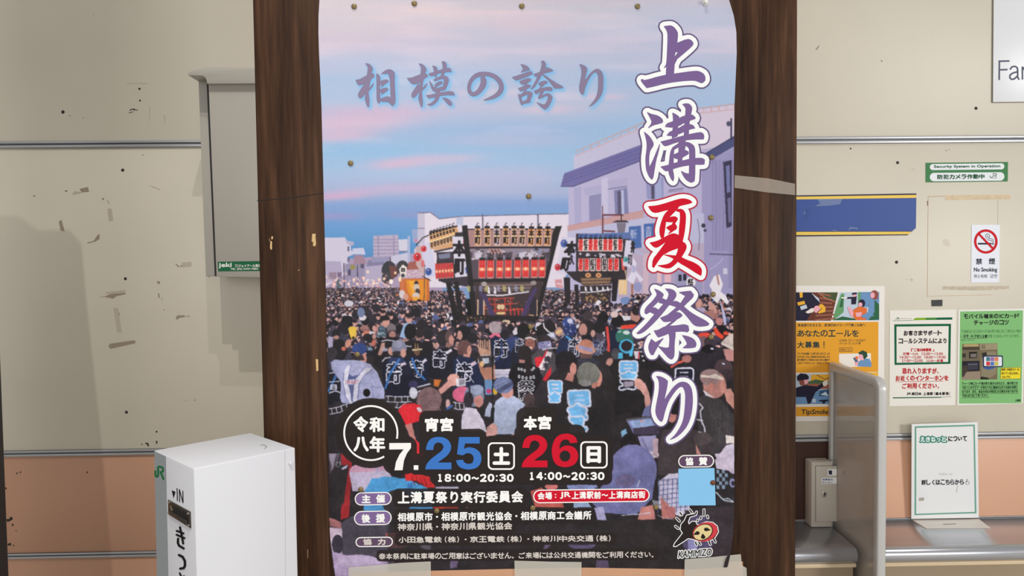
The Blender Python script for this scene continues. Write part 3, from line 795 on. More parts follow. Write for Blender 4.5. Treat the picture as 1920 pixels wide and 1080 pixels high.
    for k, x in enumerate((543, 628, 712, 792, 866, 934, 1014, 1085, 1165)):
        (px, py), = VA(x, 178 if x < 1000 else 182)
        body = [(228, 166, 112), (226, 158, 104), (200, 184, 196), (230, 158, 98), (214, 168, 140), (208, 168, 148), (234, 150, 82), (236, 146, 76), (236, 156, 88)][k]
        lantern(px - (1.5 if x > 1100 else 0), py, py + 32.5, 12, -1.5 if x > 980 else .6, body, (216, 176, 158), '本町', (34, 26, 30), (255, 214, 150))
    for k, x in enumerate((582, 655, 738, 812, 894, 966, 1042, 1110)):
        (px, py), = VA(x, 458 - (x - 582) * .012)
        lantern(px, py, py + 34, 13.2, -.6, (208, 44, 50), (206, 120, 116), '', None, (255, 168, 110)); ptext('本', px - 4, py + 2, px + 4, py + 11, (232, 96, 80), .3); ptext('町', px - 4, py + 20, px + 4, py + 30, (232, 80, 72), .3)
    # shrine roof, rope and gilded body
    cpoly(VA, 560, 660, 1040, 655, 1000, 730, 600, 740, c=(104, 84, 84))
    for k in range(5): cline(VA, 570 + k * 8, 668 + k * 14, 1030 - k * 8, 662 + k * 14, w=1.2, c=(156, 134, 128) if k % 2 else (76, 60, 62))
    for k in range(12): cpoly(VA, 400 + k * 52, 680, 430 + k * 52, 690, 425 + k * 52, 740, 398 + k * 52, 730, c=[(150, 152, 190), (196, 190, 120), (90, 84, 100)][k % 3], a=.7)
    cline(VA, 600, 765, 760, 770, 990, 735, w=2.4, c=(226, 222, 236)); 
    for x in (632, 686, 812): cpoly(VA, x, 685, x + 14, 700, x + 22, 760, x - 4, 750, x + 4, 720, c=(232, 228, 240))
    for k in range(110):
        x, y = g.uniform(560, 1020), g.uniform(785, 985)
        cell(VA, x, y, g.uniform(3, 14), g.uniform(2, 8), [(176, 62, 54), (204, 160, 110), (58, 40, 44), (232, 200, 160), (140, 50, 46)][g.integers(5)], .9)
    for x in (600, 640, 690, 780, 830): cline(VA, x, 790, x + 4, 960, w=2.4, c=(168, 58, 52))
    for y in (800, 850, 905): cline(VA, 640, y, 860, y - 8, w=2.2, c=(178, 66, 56))
    for x in (830, 865, 900, 935): cline(VA, x, 880, x + 2, 965, w=2.4, c=(186, 58, 54))
    cline(VA, 820, 900, 950, 890, w=2.2, c=(196, 70, 60)); cline(VA, 820, 960, 950, 950, w=2.2, c=(196, 70, 60))
    for x in (730, 760): cell(VA, x, 870, 20, 24, (216, 190, 150)); cell(VA, x, 925, 26, 12, (222, 184, 130))
    cpoly(VA, 535, 805, 605, 805, 600, 965, 540, 965, c=(52, 48, 72)); 
    for x in (543, 596, 1030, 1062): cline(VA, x, 805, x + 2, 960, w=2.6, c=(214, 180, 150))
    cpoly(VA, 985, 800, 1060, 780, 1062, 940, 1000, 940, c=(44, 38, 50))
    for pts in ((600, 760, 650, 880, 720, 1000), (560, 740, 630, 840, 660, 960), (1060, 700, 1000, 820, 940, 1000), (1040, 720, 970, 860, 920, 1010)): cline(VA, *pts, w=5.5, c=(70, 56, 98))
    cpoly(VA, 400, 940, 1080, 950, 1060, 1060, 300, 1080, c=(36, 30, 34))
    for _ in range(40): cell(VA, g.uniform(430, 640), g.uniform(960, 1040), g.uniform(4, 12), g.uniform(3, 8), (196, 156, 100) if g.random() < .6 else (120, 84, 58), .85)
    cell(VA, 790, 1012, 46, 28, (212, 186, 160)); cell(VA, 780, 1012, 20, 13, (110, 84, 70)); cell(VA, 600, 668, 24, 20, (170, 160, 160)); cell(VA, 1035, 660, 26, 20, (150, 140, 140))
    # second shrine at the right
    cpoly(VB, 180, 170, 640, 170, 600, 560, 180, 560, c=(52, 44, 54)); cpoly(VB, 200, 175, 640, 160, 640, 215, 200, 215, c=(94, 116, 172))
    for x in (205, 295, 440): cpoly(VB, x, 180, x + 70, 172, x + 68, 205, x + 4, 210, c=(70, 98, 166))
    cpoly(VB, 62, 196, 180, 206, 105, 522, 10, 500, c=(212, 206, 228)); tomoe(1057.5, 456.5, 6.5, (74, 100, 170), (44, 62, 130)); tomoe(1045.5, 501, 5.6, (206, 54, 66), (140, 30, 50))
    ptext('本', 1057, 453, 1076, 478, (26, 22, 28), 1.5, skew=.25); ptext('町', 1051, 484, 1066, 507, (26, 22, 28), 1.5, skew=.2); ptext('久', 1068, 476, 1076, 496, (30, 26, 34), .8); ptext('火', 1078, 455, 1084, 470, (40, 34, 40), .6)
    for row, (y0, y1, kinds) in enumerate(((448, 471, 'RBRRBRRBR'), (484, 508, 'RRBRBRR'))):
        n = len(kinds)
        for k, kind in enumerate(kinds):
            px = 1089 + k * (9.25 if row == 0 else 11.1)
            lantern(px, y0, y1, 9.2, 0, (240, 226, 224) if kind == 'B' else (244, 150, 140), (240, 214, 214), '', None, None, cap=True)
            if kind == 'R': ptext('若', px - 3.6, y0 + 1.5, px + 3.6, y1 - 9, (206, 34, 40), .8); ptext('町', px - 3, y1 - 9, px + 3, y1 - 2, (206, 34, 40), .7)
            else: ptext('紅', px - 3.6, y0 + 1.5, px + 3.6, y1 - 10, (40, 34, 40), .6); ptext('次', px - 3.2, y1 - 9.5, px + 3.2, y1 - 1.5, (40, 34, 40), .5)
    for _ in range(30): cell(VB, g.uniform(190, 560), g.uniform(338, 372), g.uniform(8, 20), g.uniform(5, 10), (222, 216, 230) if g.random() < .6 else (60, 52, 62), .85)
    cpoly(VB, 560, 380, 600, 380, 590, 480, 570, 480, c=(222, 92, 84)); cpoly(VB, 600, 225, 665, 230, 640, 460, 575, 440, c=(212, 208, 230)); ptext('井', 1183, 452, 1190, 474, (40, 34, 40), 1); ptext('町', 1178, 478, 1185, 496, (40, 34, 40), .8); tomoe(1173, 486.5, 4.6, (80, 170, 170), (40, 110, 124))
    cpoly(VB, 90, 490, 560, 488, 520, 560, 470, 600, 240, 600, 160, 560, c=(46, 38, 44)); cpoly(VB, 215, 545, 480, 540, 460, 600, 240, 612, c=(120, 92, 76))
    for x in (282, 370): cell(VB, x, 522, 24, 20, (222, 160, 110)); cell(VB, x, 522, 10, 8, (130, 70, 50))
    for k in range(4): cline(VB, 220, 560 + k * 13, 475, 552 + k * 13, w=1.1, c=(176, 142, 108) if k % 2 == 0 else (74, 56, 52))
    cpoly(VB, 215, 612, 480, 604, 470, 760, 225, 760, c=(54, 44, 50)); cline(VB, 215, 664, 340, 662, 480, 640, w=2, c=(226, 222, 236))
    for x in (255, 300, 350, 400, 440): cpoly(VB, x, 615, x + 14, 625, x + 18, 655, x, 652, c=(230, 226, 240))
    for _ in range(60): cell(VB, g.uniform(240, 460), g.uniform(672, 755), g.uniform(4, 12), g.uniform(3, 8), [(168, 120, 78), (90, 90, 70), (56, 44, 48), (190, 160, 120)][g.integers(4)], .9)
    cell(VB, 370, 760, 24, 28, (226, 222, 232)); cpoly(VB, 75, 540, 130, 540, 130, 760, 90, 760, c=(36, 30, 36)); cpoly(VB, 165, 600, 200, 600, 205, 760, 175, 760, c=(36, 30, 36)); cpoly(VB, 485, 560, 540, 560, 520, 740, 480, 740, c=(36, 30, 36))
    cpoly(VB, 0, 560, 60, 555, 72, 640, 10, 625, c=(210, 150, 160)); cline(VB, 20, 590, 60, 600, w=2, c=(236, 214, 220))
    # paper streamers and poles
    cline(VB, 656, 520, 652, 800, w=3.6, c=(164, 106, 82)); cpoly(VB, 660, 370, 690, 420, 680, 480, 750, 560, 720, 580, 690, 530, 660, 600, 610, 560, 650, 490, c=(222, 216, 236)); cpoly(VB, 655, 440, 680, 440, 680, 500, 655, 500, c=(150, 156, 200), a=.7)
    cpoly(VB, 600, 640, 610, 640, 606, 560, 590, 480, 600, 480, c=(236, 200, 150)); cell(VB, 600, 735, 48, 30, (116, 140, 190)); cell(VB, 700, 620, 36, 40, (150, 150, 196))
    cpoly(VB, 1112, 560, 1130, 540, 1180, 545, 1190, 590, 1170, 625, 1115, 610, c=(238, 232, 236)); ptext('紅', 1290, 523, 1300, 531, (30, 26, 34), .6); ptext('次', 1290, 532, 1300, 538, (30, 26, 34), .5)

def festival_back(cx, cy, w, h, navy, chars=('本', '町'), blank=False):
    """The white-outlined pair of characters on the back of a festival coat."""
    for k, c in enumerate(chars):
        y0 = cy - h / 2 + k * h * .52
        ptext(c, cx - w / 2, y0, cx + w / 2, y0 + h * .46, (18, 20, 34), bold=1.1 * w / 24, outline=(214, 212, 232), ow=2.0 * w / 24)

def bricks(V, pts_top, pts_bot, n, c=(206, 204, 224)):
    a, b = V(*pts_top), V(*pts_bot)
    pl(a, 1.4, c); pl(b, 1.4, c)
    m = [((p[0] + q[0]) / 2, (p[1] + q[1]) / 2) for p, q in zip(a, b)]
    def lerp(P, t):
        i = min(int(t * (len(P) - 1)), len(P) - 2); f = t * (len(P) - 1) - i
        return (P[i][0] + (P[i + 1][0] - P[i][0]) * f, P[i][1] + (P[i + 1][1] - P[i][1]) * f)
    for k in range(n): pl([lerp(a, (k + .5) / n), lerp(b, (k + .5) / n)], 1.4, c)

NAVY = (26, 30, 50); INK = (32, 29, 34)
def paint_figures():
    g = np.random.default_rng(21)
    # dark base for the near half of the picture
    pp([(596, 668), (1384, 650), (1384, 1092), (596, 1092)], (44, 40, 44))
    # --- right-hand middle distance
    cell(VF, 1450, 120, 40, 40, (190, 130, 130)); cell(VB, 1215, 760, 28, 42, SKIN); cpoly(VB, 1180, 800, 1260, 790, 1300, 860, 1200, 880, c=(176, 160, 190)); cpoly(VB, 1290, 840, 1390, 810, 1370, 890, 1290, 900, c=(160, 110, 106)); cell(VB, 1330, 790, 24, 60, SKIN, 1, -30)
    cpoly(VB, 1345, 530, 1390, 515, 1420, 600, 1400, 660, 1440, 690, 1470, 750, 1450, 770, 1400, 720, 1370, 760, 1310, 700, 1330, 650, 1305, 610, c=(232, 226, 236)); cline(VB, 1370, 520, 1385, 600, w=3, c=(176, 120, 110)); cline(VB, 1410, 740, 1425, 820, w=3, c=(176, 110, 96)); cpoly(VB, 1385, 700, 1440, 860, 1450, 940, 1430, 940, c=(190, 190, 224))
    cpoly(VF, 1290, 20, 1400, 0, 1390, 130, 1330, 110, c=(170, 120, 116))
    cell(VF, 1470, 220, 72, 62, (30, 26, 32)); cpoly(VF, 1392, 190, 1420, 185, 1460, 240, 1500, 270, 1480, 305, 1410, 255, c=(228, 74, 52)); cell(VF, 1515, 240, 28, 20, (226, 80, 60)); cell(VF, 1300, 265, 68, 34, (226, 74, 62)); cell(VF, 1290, 330, 50, 60, (120, 90, 96)); cell(VF, 1345, 330, 50, 50, (60, 50, 58))
    cpoly(VF, 1140, 520, 1260, 380, 1420, 370, 1500, 420, 1540, 640, 1250, 640, c=(44, 40, 48)); cell(VF, 1340, 400, 70, 44, (26, 24, 28)); cell(VF, 1375, 395, 18, 10, (206, 204, 222))
    cpoly(VF, 1490, 400, 1600, 400, 1600, 520, 1520, 520, c=(196, 140, 136)); cpoly(VF, 1462, 345, 1520, 280, 1590, 235, 1596, 420, c=(222, 208, 202)); 
    for k in range(7): cline(VF, 1470 + k * 4, 345 - k * 2, 1530 + k * 11, 270 + k * 18, w=.9, c=(180, 160, 160))
    cell(VF, 1490, 590, 90, 90, (76, 60, 66)); cell(VF, 1530, 660, 60, 60, (60, 48, 54)); cell(VF, 1490, 548, 16, 9, (180, 190, 216))
    cpoly(VF, 910, 620, 1000, 560, 1160, 560, 1240, 640, 1260, 760, 950, 740, c=(40, 38, 46)); cline(VF, 960, 585, 1010, 545, 1080, 525, w=4, c=(226, 90, 76)); cell(VF, 1120, 500, 50, 40, (180, 120, 116)); ptext('日', 1269, 694, 1296, 712, (28, 30, 44), 2, (214, 212, 232), 3)
    cpoly(VF, 560, 500, 700, 470, 900, 600, 960, 1080, 560, 1080, c=(34, 31, 34))
    # --- left middle distance faces and hats
    for x, y, r in ((520, 760, 40), (380, 770, 36), (330, 820, 50), (240, 890, 62), (200, 960, 60), (440, 815, 44), (690, 875, 44), (740, 960, 50), (480, 880, 50), (560, 860, 40), (410, 885, 40), (960, 920, 56), (1010, 990, 50), (900, 800, 46)):
        cell(VC, x, y, r, r, np.array((30, 27, 34)) * g.uniform(.8, 1.5))
    for x, y, w_ in ((585, 770, 24), (580, 815, 28), (655, 840, 28), (770, 825, 28), (535, 845, 24), (308, 905, 24), (700, 720, 18), (850, 715, 20), (930, 700, 20)):
        cell(VC, x, y, w_ * .8, w_ * 1.1, SKIN); cell(VC, x, y - w_ * .8, w_, w_ * .6, (36, 30, 36)); cell(VC, x - 6, y - 2, 3, 2, (60, 40, 46)); cell(VC, x + 6, y - 2, 3, 2, (60, 40, 46))
    cpoly(VC, 740, 1040, 780, 910, 850, 890, 900, 960, 880, 1060, c=(150, 176, 214)); cell(VC, 830, 860, 34, 46, SKIN); cell(VC, 838, 828, 40, 24, (34, 28, 34)); cline(VC, 805, 858, 862, 856, w=.9, c=(50, 40, 50))
    cell(VC, 385, 850, 36, 28, (214, 206, 216)); cell(VC, 250, 715, 46, 30, (206, 204, 220)); cell(VC, 370, 800, 36, 50, (110, 122, 160))
    cpoly(VC, 545, 930, 600, 930, 615, 1040, 520, 1040, c=(70, 96, 116)); 
    for _ in range(40): cell(VC, g.uniform(530, 610), g.uniform(935, 1040), 6, 4, (196, 204, 214) if g.random() < .5 else (30, 40, 56))
    cell(VC, 610, 895, 34, 50, (200, 148, 136)); cell(VC, 600, 855, 48, 26, (34, 28, 32)); cpoly(VC, 480, 950, 500, 900, 540, 920, 530, 990, c=(196, 140, 136)); cell(VC, 480, 940, 40, 46, (40, 32, 38)); cell(VC, 498, 955, 20, 28, SKIN)
    cell(VC, 405, 955, 44, 32, (156, 112, 108)); cpoly(VC, 370, 960, 460, 965, 455, 980, 380, 985, c=(136, 94, 92)); cell(VC, 420, 1000, 30, 24, (196, 120, 104))
    cell(VC, 660, 950, 46, 40, (130, 122, 130)); cell(VC, 655, 985, 42, 18, (90, 82, 92)); cell(VC, 670, 1020, 34, 40, (170, 120, 116))
    # --- row of festival coats
    cpoly(VD, 60, 120, 180, 120, 300, 200, 330, 480, 80, 600, c=(58, 56, 74)); cell(VD, 150, 150, 46, 50, (30, 28, 34)); cell(VD, 150, 195, 30, 24, (180, 134, 126)); cell(VD, 180, 280, 74, 66, (34, 30, 34)); cell(VD, 110, 380, 60, 70, (52, 48, 54)); cpoly(VD, 60, 180, 120, 190, 110, 300, 60, 310, c=(170, 160, 190))
    cpoly(VD, 60, 560, 160, 570, 210, 760, 200, 900, 60, 960, c=(26, 27, 36))
    cline(VD, 150, 620, 70, 800, w=5, c=(66, 104, 160)); cline(VD, 70, 825, 140, 800, 195, 815, w=1.8, c=(206, 204, 224)); ptext('日', 620, 722, 631, 731, (200, 200, 222), .5); cline(VD, 70, 600, 140, 585, w=1.6, c=(206, 204, 224)); cline(VD, 70, 700, 190, 690, w=1.6, c=(206, 204, 224))
    bricks(VD, (70, 1000, 180, 975, 290, 935), (75, 1060, 190, 1040, 300, 990), 4)
    cpoly(VD, 620, 240, 720, 190, 850, 190, 870, 400, 640, 560, 560, 480, c=INK); cell(VD, 772, 100, 54, 54, (120, 108, 116)); cpoly(VD, 725, 120, 820, 110, 820, 150, 730, 152, c=(78, 70, 78)); cell(VD, 785, 160, 34, 36, (176, 128, 122))
    cell(VD, 985, 130, 70, 92, (22, 20, 24)); cpoly(VD, 930, 240, 1110, 240, 1180, 430, 1000, 480, 900, 420, c=INK); cell(VD, 1090, 190, 50, 30, (150, 110, 112)); cell(VD, 1090, 150, 50, 50, (44, 36, 42)); cell(VD, 1190, 160, 56, 60, (36, 32, 38)); cell(VD, 1090, 60, 44, 50, (38, 32, 38))
    cpoly(VD, 1105, 250, 1230, 230, 1260, 420, 1120, 430, c=(30, 27, 32)); cell(VD, 1060, 350, 36, 46, (110, 80, 66)); cline(VD, 1005, 335, 1110, 330, w=3, c=(206, 190, 160)); cline(VD, 1040, 260, 1045, 330, w=1.5, c=(180, 140, 100)); cline(VD, 1070, 260, 1072, 330, w=1.5, c=(180, 140, 100)); cline(VD, 930, 290, 995, 295, w=2, c=(206, 204, 224))
    # coat with blue straps (second)
    cpoly(VD, 940, 430, 1030, 400, 1170, 410, 1220, 520, 1180, 720, 1050, 760, 960, 700, c=NAVY); festival_back(781, 691, 22, 30, NAVY); cline(VD, 1000, 420, 1060, 590, 1150, 670, w=3.5, c=(60, 116, 186)); cpoly(VD, 1115, 465, 1160, 430, 1175, 455, 1130, 490, c=(206, 200, 216)); cline(VD, 1060, 755, 1205, 720, w=2, c=(206, 204, 224)); cline(VD, 1060, 808, 1200, 765, w=2, c=(206, 204, 224))
    # tall coat (third)
    cpoly(VD, 1190, 420, 1260, 330, 1420, 300, 1520, 340, 1560, 500, 1420, 660, 1300, 680, 1170, 640, c=(27, 27, 38)); cell(VD, 1370, 200, 92, 96, (44, 38, 44)); cell(VD, 1420, 190, 46, 70, (92, 74, 76)); cell(VD, 1445, 230, 28, 60, (196, 140, 130)); cpoly(VD, 1390, 250, 1450, 270, 1430, 310, 1380, 300, c=(150, 108, 102))
    festival_back(824.5, 673, 22, 31, NAVY); cpoly(VD, 1385, 355, 1445, 318, 1458, 345, 1400, 382, c=(206, 200, 216)); cpoly(VD, 1250, 670, 1330, 665, 1300, 750, 1250, 740, c=(196, 110, 50))
    # lavender jacket with white braces
    cell(VD, 455, 430, 40, 60, (196, 138, 128)); cell(VD, 412, 320, 85, 62, (52, 72, 134)); cpoly(VD, 345, 400, 450, 390, 470, 450, 350, 455, c=(54, 46, 50)); cline(VD, 330, 350, 420, 385, 495, 350, w=3, c=(40, 54, 108))
    cpoly(VD, 90, 470, 140, 440, 210, 445, 340, 450, 470, 480, 560, 530, 620, 600, 690, 770, 695, 880, 560, 890, 500, 900, 390, 920, 300, 940, 220, 930, 195, 880, 205, 700, 180, 660, 105, 560, c=(160, 162, 200))
    cpoly(VD, 340, 450, 450, 460, 550, 510, 530, 540, 420, 610, 330, 630, 285, 610, 290, 540, c=(168, 168, 204)); cpoly(VD, 285, 590, 330, 630, 420, 605, 390, 720, 270, 720, c=(84, 92, 140)); cpoly(VD, 285, 720, 350, 720, 330, 930, c=(90, 96, 142))
    cpoly(VD, 275, 510, 322, 500, 290, 620, 285, 720, 330, 935, 300, 940, 255, 860, 228, 700, 240, 590, c=(206, 204, 224)); cpoly(VD, 480, 525, 560, 550, 470, 620, 400, 720, 385, 900, 345, 925, 345, 740, 370, 660, c=(206, 204, 224)); cpoly(VD, 245, 668, 395, 668, 390, 722, 250, 722, c=(208, 206, 226))
    for pts in ((322, 500, 290, 620, 285, 720), (240, 590, 228, 700, 255, 860, 300, 940), (560, 550, 470, 620, 405, 720, 395, 880), (480, 525, 370, 650, 345, 740)): cline(VD, *pts, w=1, c=(74, 82, 130))
    ptext('TOURLET', 647, 713, 669.5, 719, (176, 72, 92), .25, skew=.2); pe(687, 736.5, 6.8, 7.6, (18, 16, 18)); cline(VD, 545, 750, 640, 760, 680, 740, w=1.2, c=(120, 122, 164)); cline(VD, 545, 690, 555, 790, 570, 880, w=1.4, c=(128, 130, 170))
    # raised fan and arm
    cpoly(VD, 130, 440, 190, 300, 250, 290, 290, 350, 230, 450, c=(30, 28, 32)); cell(VD, 285, 260, 32, 50, (196, 138, 122), 1, 20); cell(VD, 235, 320, 26, 24, (196, 110, 90)); cpoly(VD, 285, 105, 300, 78, 350, 68, 380, 90, 370, 190, 355, 215, 320, 212, 310, 190, c=(232, 192, 76)); cell(VD, 342, 200, 14, 16, (40, 34, 28))
    cpoly(VD, 640, 330, 660, 260, 700, 250, 700, 310, 650, 400, 615, 390, c=(198, 150, 142)); cell(VD, 770, 350, 34, 50, (196, 146, 138)); cell(VD, 505, 195, 52, 46, (36, 32, 38)); cell(VD, 580, 185, 22, 28, SKIN); cell(VD, 575, 255, 20, 36, (206, 110, 90)); cpoly(VD, 495, 300, 560, 290, 600, 340, 590, 400, 500, 400, c=(30, 30, 40)); cpoly(VD, 500, 310, 545, 300, 565, 335, 510, 345, c=(120, 140, 170))
    # middle coat with grey hair, big emblem
    cpoly(VD, 660, 500, 720, 440, 830, 410, 930, 430, 1010, 560, 1060, 700, 970, 850, 720, 860, 690, 760, c=(25, 27, 44)); cpoly(VD, 760, 420, 900, 420, 960, 500, 720, 480, c=(40, 50, 84)); cell(VD, 858, 310, 84, 88, (128, 128, 152)); cell(VD, 840, 370, 60, 24, (48, 44, 52)); cell(VD, 905, 370, 30, 50, (198, 146, 136)); cell(VD, 840, 270, 60, 40, (146, 146, 172))
    cell(VD, 1015, 720, 50, 46, (60, 54, 92)); cell(VD, 1018, 820, 48, 66, (206, 206, 222)); festival_back(738.5, 699, 24, 37, NAVY); cline(VD, 868, 435, 760, 590, 705, 760, w=4, c=(62, 112, 182)); cpoly(VD, 870, 490, 930, 470, 938, 500, 880, 520, c=(206, 190, 206))
    bricks(VD, (705, 855, 850, 860, 985, 855), (700, 920, 850, 922, 995, 915), 4); bricks(VD, (795, 922, 900, 922, 995, 916), (790, 985, 850, 985, 860, 985), 2)
    cline(VD, 665, 470, 700, 430, 760, 420, w=2, c=(206, 204, 224)); cline(VD, 660, 240, 720, 225, 800, 235, w=2, c=(200, 200, 222)); cell(VD, 700, 330, 36, 20, (180, 180, 200), .8)
    # --- centre group
    cpoly(VE, 390, 320, 440, 290, 560, 310, 650, 380, 660, 560, 640, 660, 460, 680, 410, 560, c=(28, 34, 62)); cell(VE, 470, 205, 72, 74, (168, 150, 158)); 
    for k in range(14): cline(VE, 410 + k * 9, 150 + (k % 3) * 8, 420 + k * 8, 250, w=1.2, c=(120, 104, 116) if k % 2 else (206, 190, 196))
    cpoly(VE, 400, 300, 450, 265, 520, 270, 530, 320, 470, 290, 420, 330, c=(222, 110, 140)); festival_back(940, 653, 23, 32, NAVY); cline(VE, 540, 360, 540, 500, 470, 580, w=2, c=(60, 80, 150))
    cell(VE, 110, 260, 86, 84, (28, 25, 30)); cell(VE, 215, 320, 60, 60, (36, 32, 38)); cell(VE, 70, 290, 30, 50, (190, 140, 132)); cell(VE, 585, 280, 48, 56, (34, 30, 36)); cpoly(VE, 590, 330, 700, 300, 760, 320, 740, 520, 650, 500, c=(46, 60, 106)); cell(VE, 790, 240, 74, 90, (26, 23, 27)); cpoly(VE, 665, 250, 715, 200, 720, 280, 680, 290, c=(214, 208, 220))
    cpoly(VE, 640, 500, 700, 380, 800, 350, 860, 430, 850, 600, 660, 640, c=(30, 32, 48)); festival_back(974, 648, 14, 26, NAVY)
    cell(VE, 865, 360, 70, 96, (58, 46, 50)); cell(VE, 862, 385, 58, 76, (150, 96, 88)); cline(VE, 805, 325, 862, 312, 920, 335, w=3, c=(222, 210, 214)); cell(VE, 842, 372, 8, 5, (50, 30, 34)); cell(VE, 885, 372, 8, 5, (50, 30, 34)); cell(VE, 862, 432, 30, 12, (224, 200, 196)); cell(VE, 862, 395, 10, 14, (136, 84, 78))
    cell(VE, 1000, 250, 64, 90, (28, 24, 28)); cell(VE, 1075, 210, 74, 84, (34, 30, 35)); cline(VE, 1010, 150, 1020, 200, 1070, 250, 1130, 280, w=2.4, c=(222, 216, 224)); cpoly(VE, 1050, 280, 1130, 250, 1140, 310, 1060, 310, c=(200, 204, 226)); cell(VE, 1190, 250, 40, 50, (190, 140, 132)); cpoly(VE, 1150, 250, 1220, 220, 1215, 260, 1160, 280, c=(214, 186, 130))
    cell(VE, 1020, 340, 80, 60, (50, 42, 48)); cpoly(VE, 945, 370, 1090, 350, 1110, 440, 960, 440, c=(150, 146, 190)); 
    for _ in range(16): cell(VE, g.uniform(955, 1100), g.uniform(375, 435), 9, 5, (70, 66, 120) if g.random() < .6 else (214, 210, 230))
    cpoly(VE, 880, 520, 960, 450, 1110, 450, 1150, 520, 1150, 680, 1050, 780, 900, 700, c=(76, 72, 78)); cpoly(VE, 915, 545, 980, 525, 1010, 560, 960, 640, 930, 640, c=(206, 44, 56)); cpoly(VE, 1000, 790, 1100, 640, 1095, 740, 1040, 810, c=(206, 44, 56)); cpoly(VE, 945, 660, 1050, 470, 1112, 490, 1000, 740, c=(226, 214, 222)); cline(VE, 945, 655, 1048, 468, w=3, c=(206, 40, 54)); ptext('横浜宗', 0, 0, 1, 1, (0, 0, 0)) if False else None
    ptext('横', 1020, 668, 1030, 679, (50, 44, 56), .5); ptext('濱', 1017, 680, 1027, 691, (50, 44, 56), .5); ptext('宗', 1011, 693, 1021, 704, (50, 44, 56), .5); cline(VE, 1000, 450, 1170, 432, w=2, c=(214, 208, 220))
    cpoly(VE, 1150, 480, 1200, 330, 1280, 280, 1380, 330, 1400, 560, 1250, 560, c=(34, 42, 74)); cline(VE, 1265, 300, 1330, 350, 1380, 440, w=4, c=(70, 150, 214)); festival_back(1077, 651, 20, 32, NAVY)
    cell(VE, 1290, 150, 66, 66, (58, 78, 142)); cell(VE, 1310, 230, 76, 70, (40, 52, 106)); cell(VE, 1310, 130, 30, 26, (206, 206, 228)); 
    for _ in range(22): cell(VE, g.uniform(1240, 1390), g.uniform(110, 290), 12, 4, (196, 200, 228) if g.random() < .6 else (30, 40, 90), .9, g.uniform(0, 90))
    # --- right of centre
    cell(VF, 110, 190, 84, 86, (40, 34, 38)); cell(VF, 70, 205, 42, 62, (186, 134, 126)); cell(VF, 235, 180, 60, 66, (32, 28, 33)); cpoly(VF, 60, 260, 150, 260, 180, 420, 60, 420, c=(30, 30, 40)); cell(VF, 170, 245, 24, 36, (196, 150, 142))
    cell(VF, 120, 60, 50, 46, (60, 52, 58)); cell(VF, 270, 85, 58, 54, (26, 23, 28)); cell(VF, 420, 120, 66, 62, (24, 22, 26)); cpoly(VF, 455, 60, 550, 65, 550, 125, 480, 110, c=(220, 214, 226)); cell(VF, 600, 60, 50, 70, (186, 134, 126)); cell(VF, 610, 20, 46, 40, (40, 34, 38)); cell(VF, 385, 50, 40, 34, (214, 190, 190))
    cell(VF, 540, 140, 70, 34, (44, 36, 40)); cpoly(VF, 455, 160, 610, 150, 615, 190, 460, 200, c=(232, 74, 56))
    for _ in range(50): cline(VF, g.uniform(160, 300), g.uniform(290, 470), g.uniform(160, 300), g.uniform(290, 470), w=1, c=(74, 92, 150) if g.random() < .6 else (206, 206, 226), a=.6)
    cpoly(VF, 335, 210, 420, 190, 480, 260, 420, 420, 330, 420, c=(28, 34, 58)); cpoly(VF, 298, 175, 325, 168, 346, 420, 322, 425, c=(222, 74, 70))
    cpoly(VF, 310, 540, 400, 440, 480, 420, 600, 470, 700, 520, 760, 900, 700, 1000, 400, 1080, 340, 800, c=(36, 33, 36)); cell(VF, 400, 450, 46, 60, (74, 72, 80)); cell(VF, 480, 270, 80, 72, (52, 118, 104)); cpoly(VF, 400, 250, 560, 230, 590, 330, 410, 330, c=(54, 112, 102)); cell(VF, 510, 235, 36, 20, (206, 220, 220)); cell(VF, 440, 225, 22, 10, (150, 190, 180))
    cell(VF, 513, 375, 76, 74, (78, 178, 226)); cell(VF, 513, 370, 56, 54, (40, 34, 38)); cpoly(VF, 430, 440, 470, 440, 470, 500, 420, 500, c=(82, 182, 228)); cpoly(VF, 540, 430, 580, 420, 570, 470, 540, 475, c=(82, 182, 228)); cpoly(VF, 585, 420, 645, 420, 640, 500, 600, 500, c=(216, 208, 220)); cline(VF, 640, 425, 632, 500, w=2, c=(200, 50, 60))
    cell(VF, 335, 530, 30, 44, (190, 140, 132), 1, 30)
    for k in range(5): cpoly(VF, 622 + k * 12, 335 + k * 44, 650 + k * 10, 332 + k * 44, 652 + k * 11, 346 + k * 44, 626 + k * 12, 350 + k * 44, c=(210, 206, 222))
    for (c, y0, y1) in (('日', 680, 696), ('金', 698, 713)): ptext(c, 1164, y0, 1192, y1, (112, 180, 232), 1.5, (206, 210, 232), 3.0)
    ptext('叉', 1163, 714, 1190, 728, (34, 33, 46), 1.5, (206, 210, 232), 3.0)
    cpoly(VF, 470, 730, 590, 720, 600, 780, 490, 800, c=(52, 48, 56)); cpoly(VF, 480, 735, 580, 728, 585, 775, 495, 788, c=(150, 140, 160)); cell(VF, 640, 760, 44, 66, (206, 152, 142), 1, -30); cpoly(VF, 620, 790, 690, 740, 740, 850, 765, 960, 700, 1000, 690, 880, c=(204, 152, 146)); cpoly(VF, 690, 1000, 750, 960, 780, 1080, 660, 1080, c=(116, 122, 170))
    # straw hat man
    cell(VF, 100, 470, 60, 50, (96, 70, 70)); cell(VF, 95, 400, 104, 52, (196, 142, 126), 1, 12); cell(VF, 100, 355, 70, 52, (188, 126, 108)); cpoly(VF, 25, 360, 170, 400, 165, 440, 30, 400, c=(150, 140, 176)); cpoly(VF, 30, 500, 190, 490, 240, 560, 0, 560, c=(50, 50, 64))
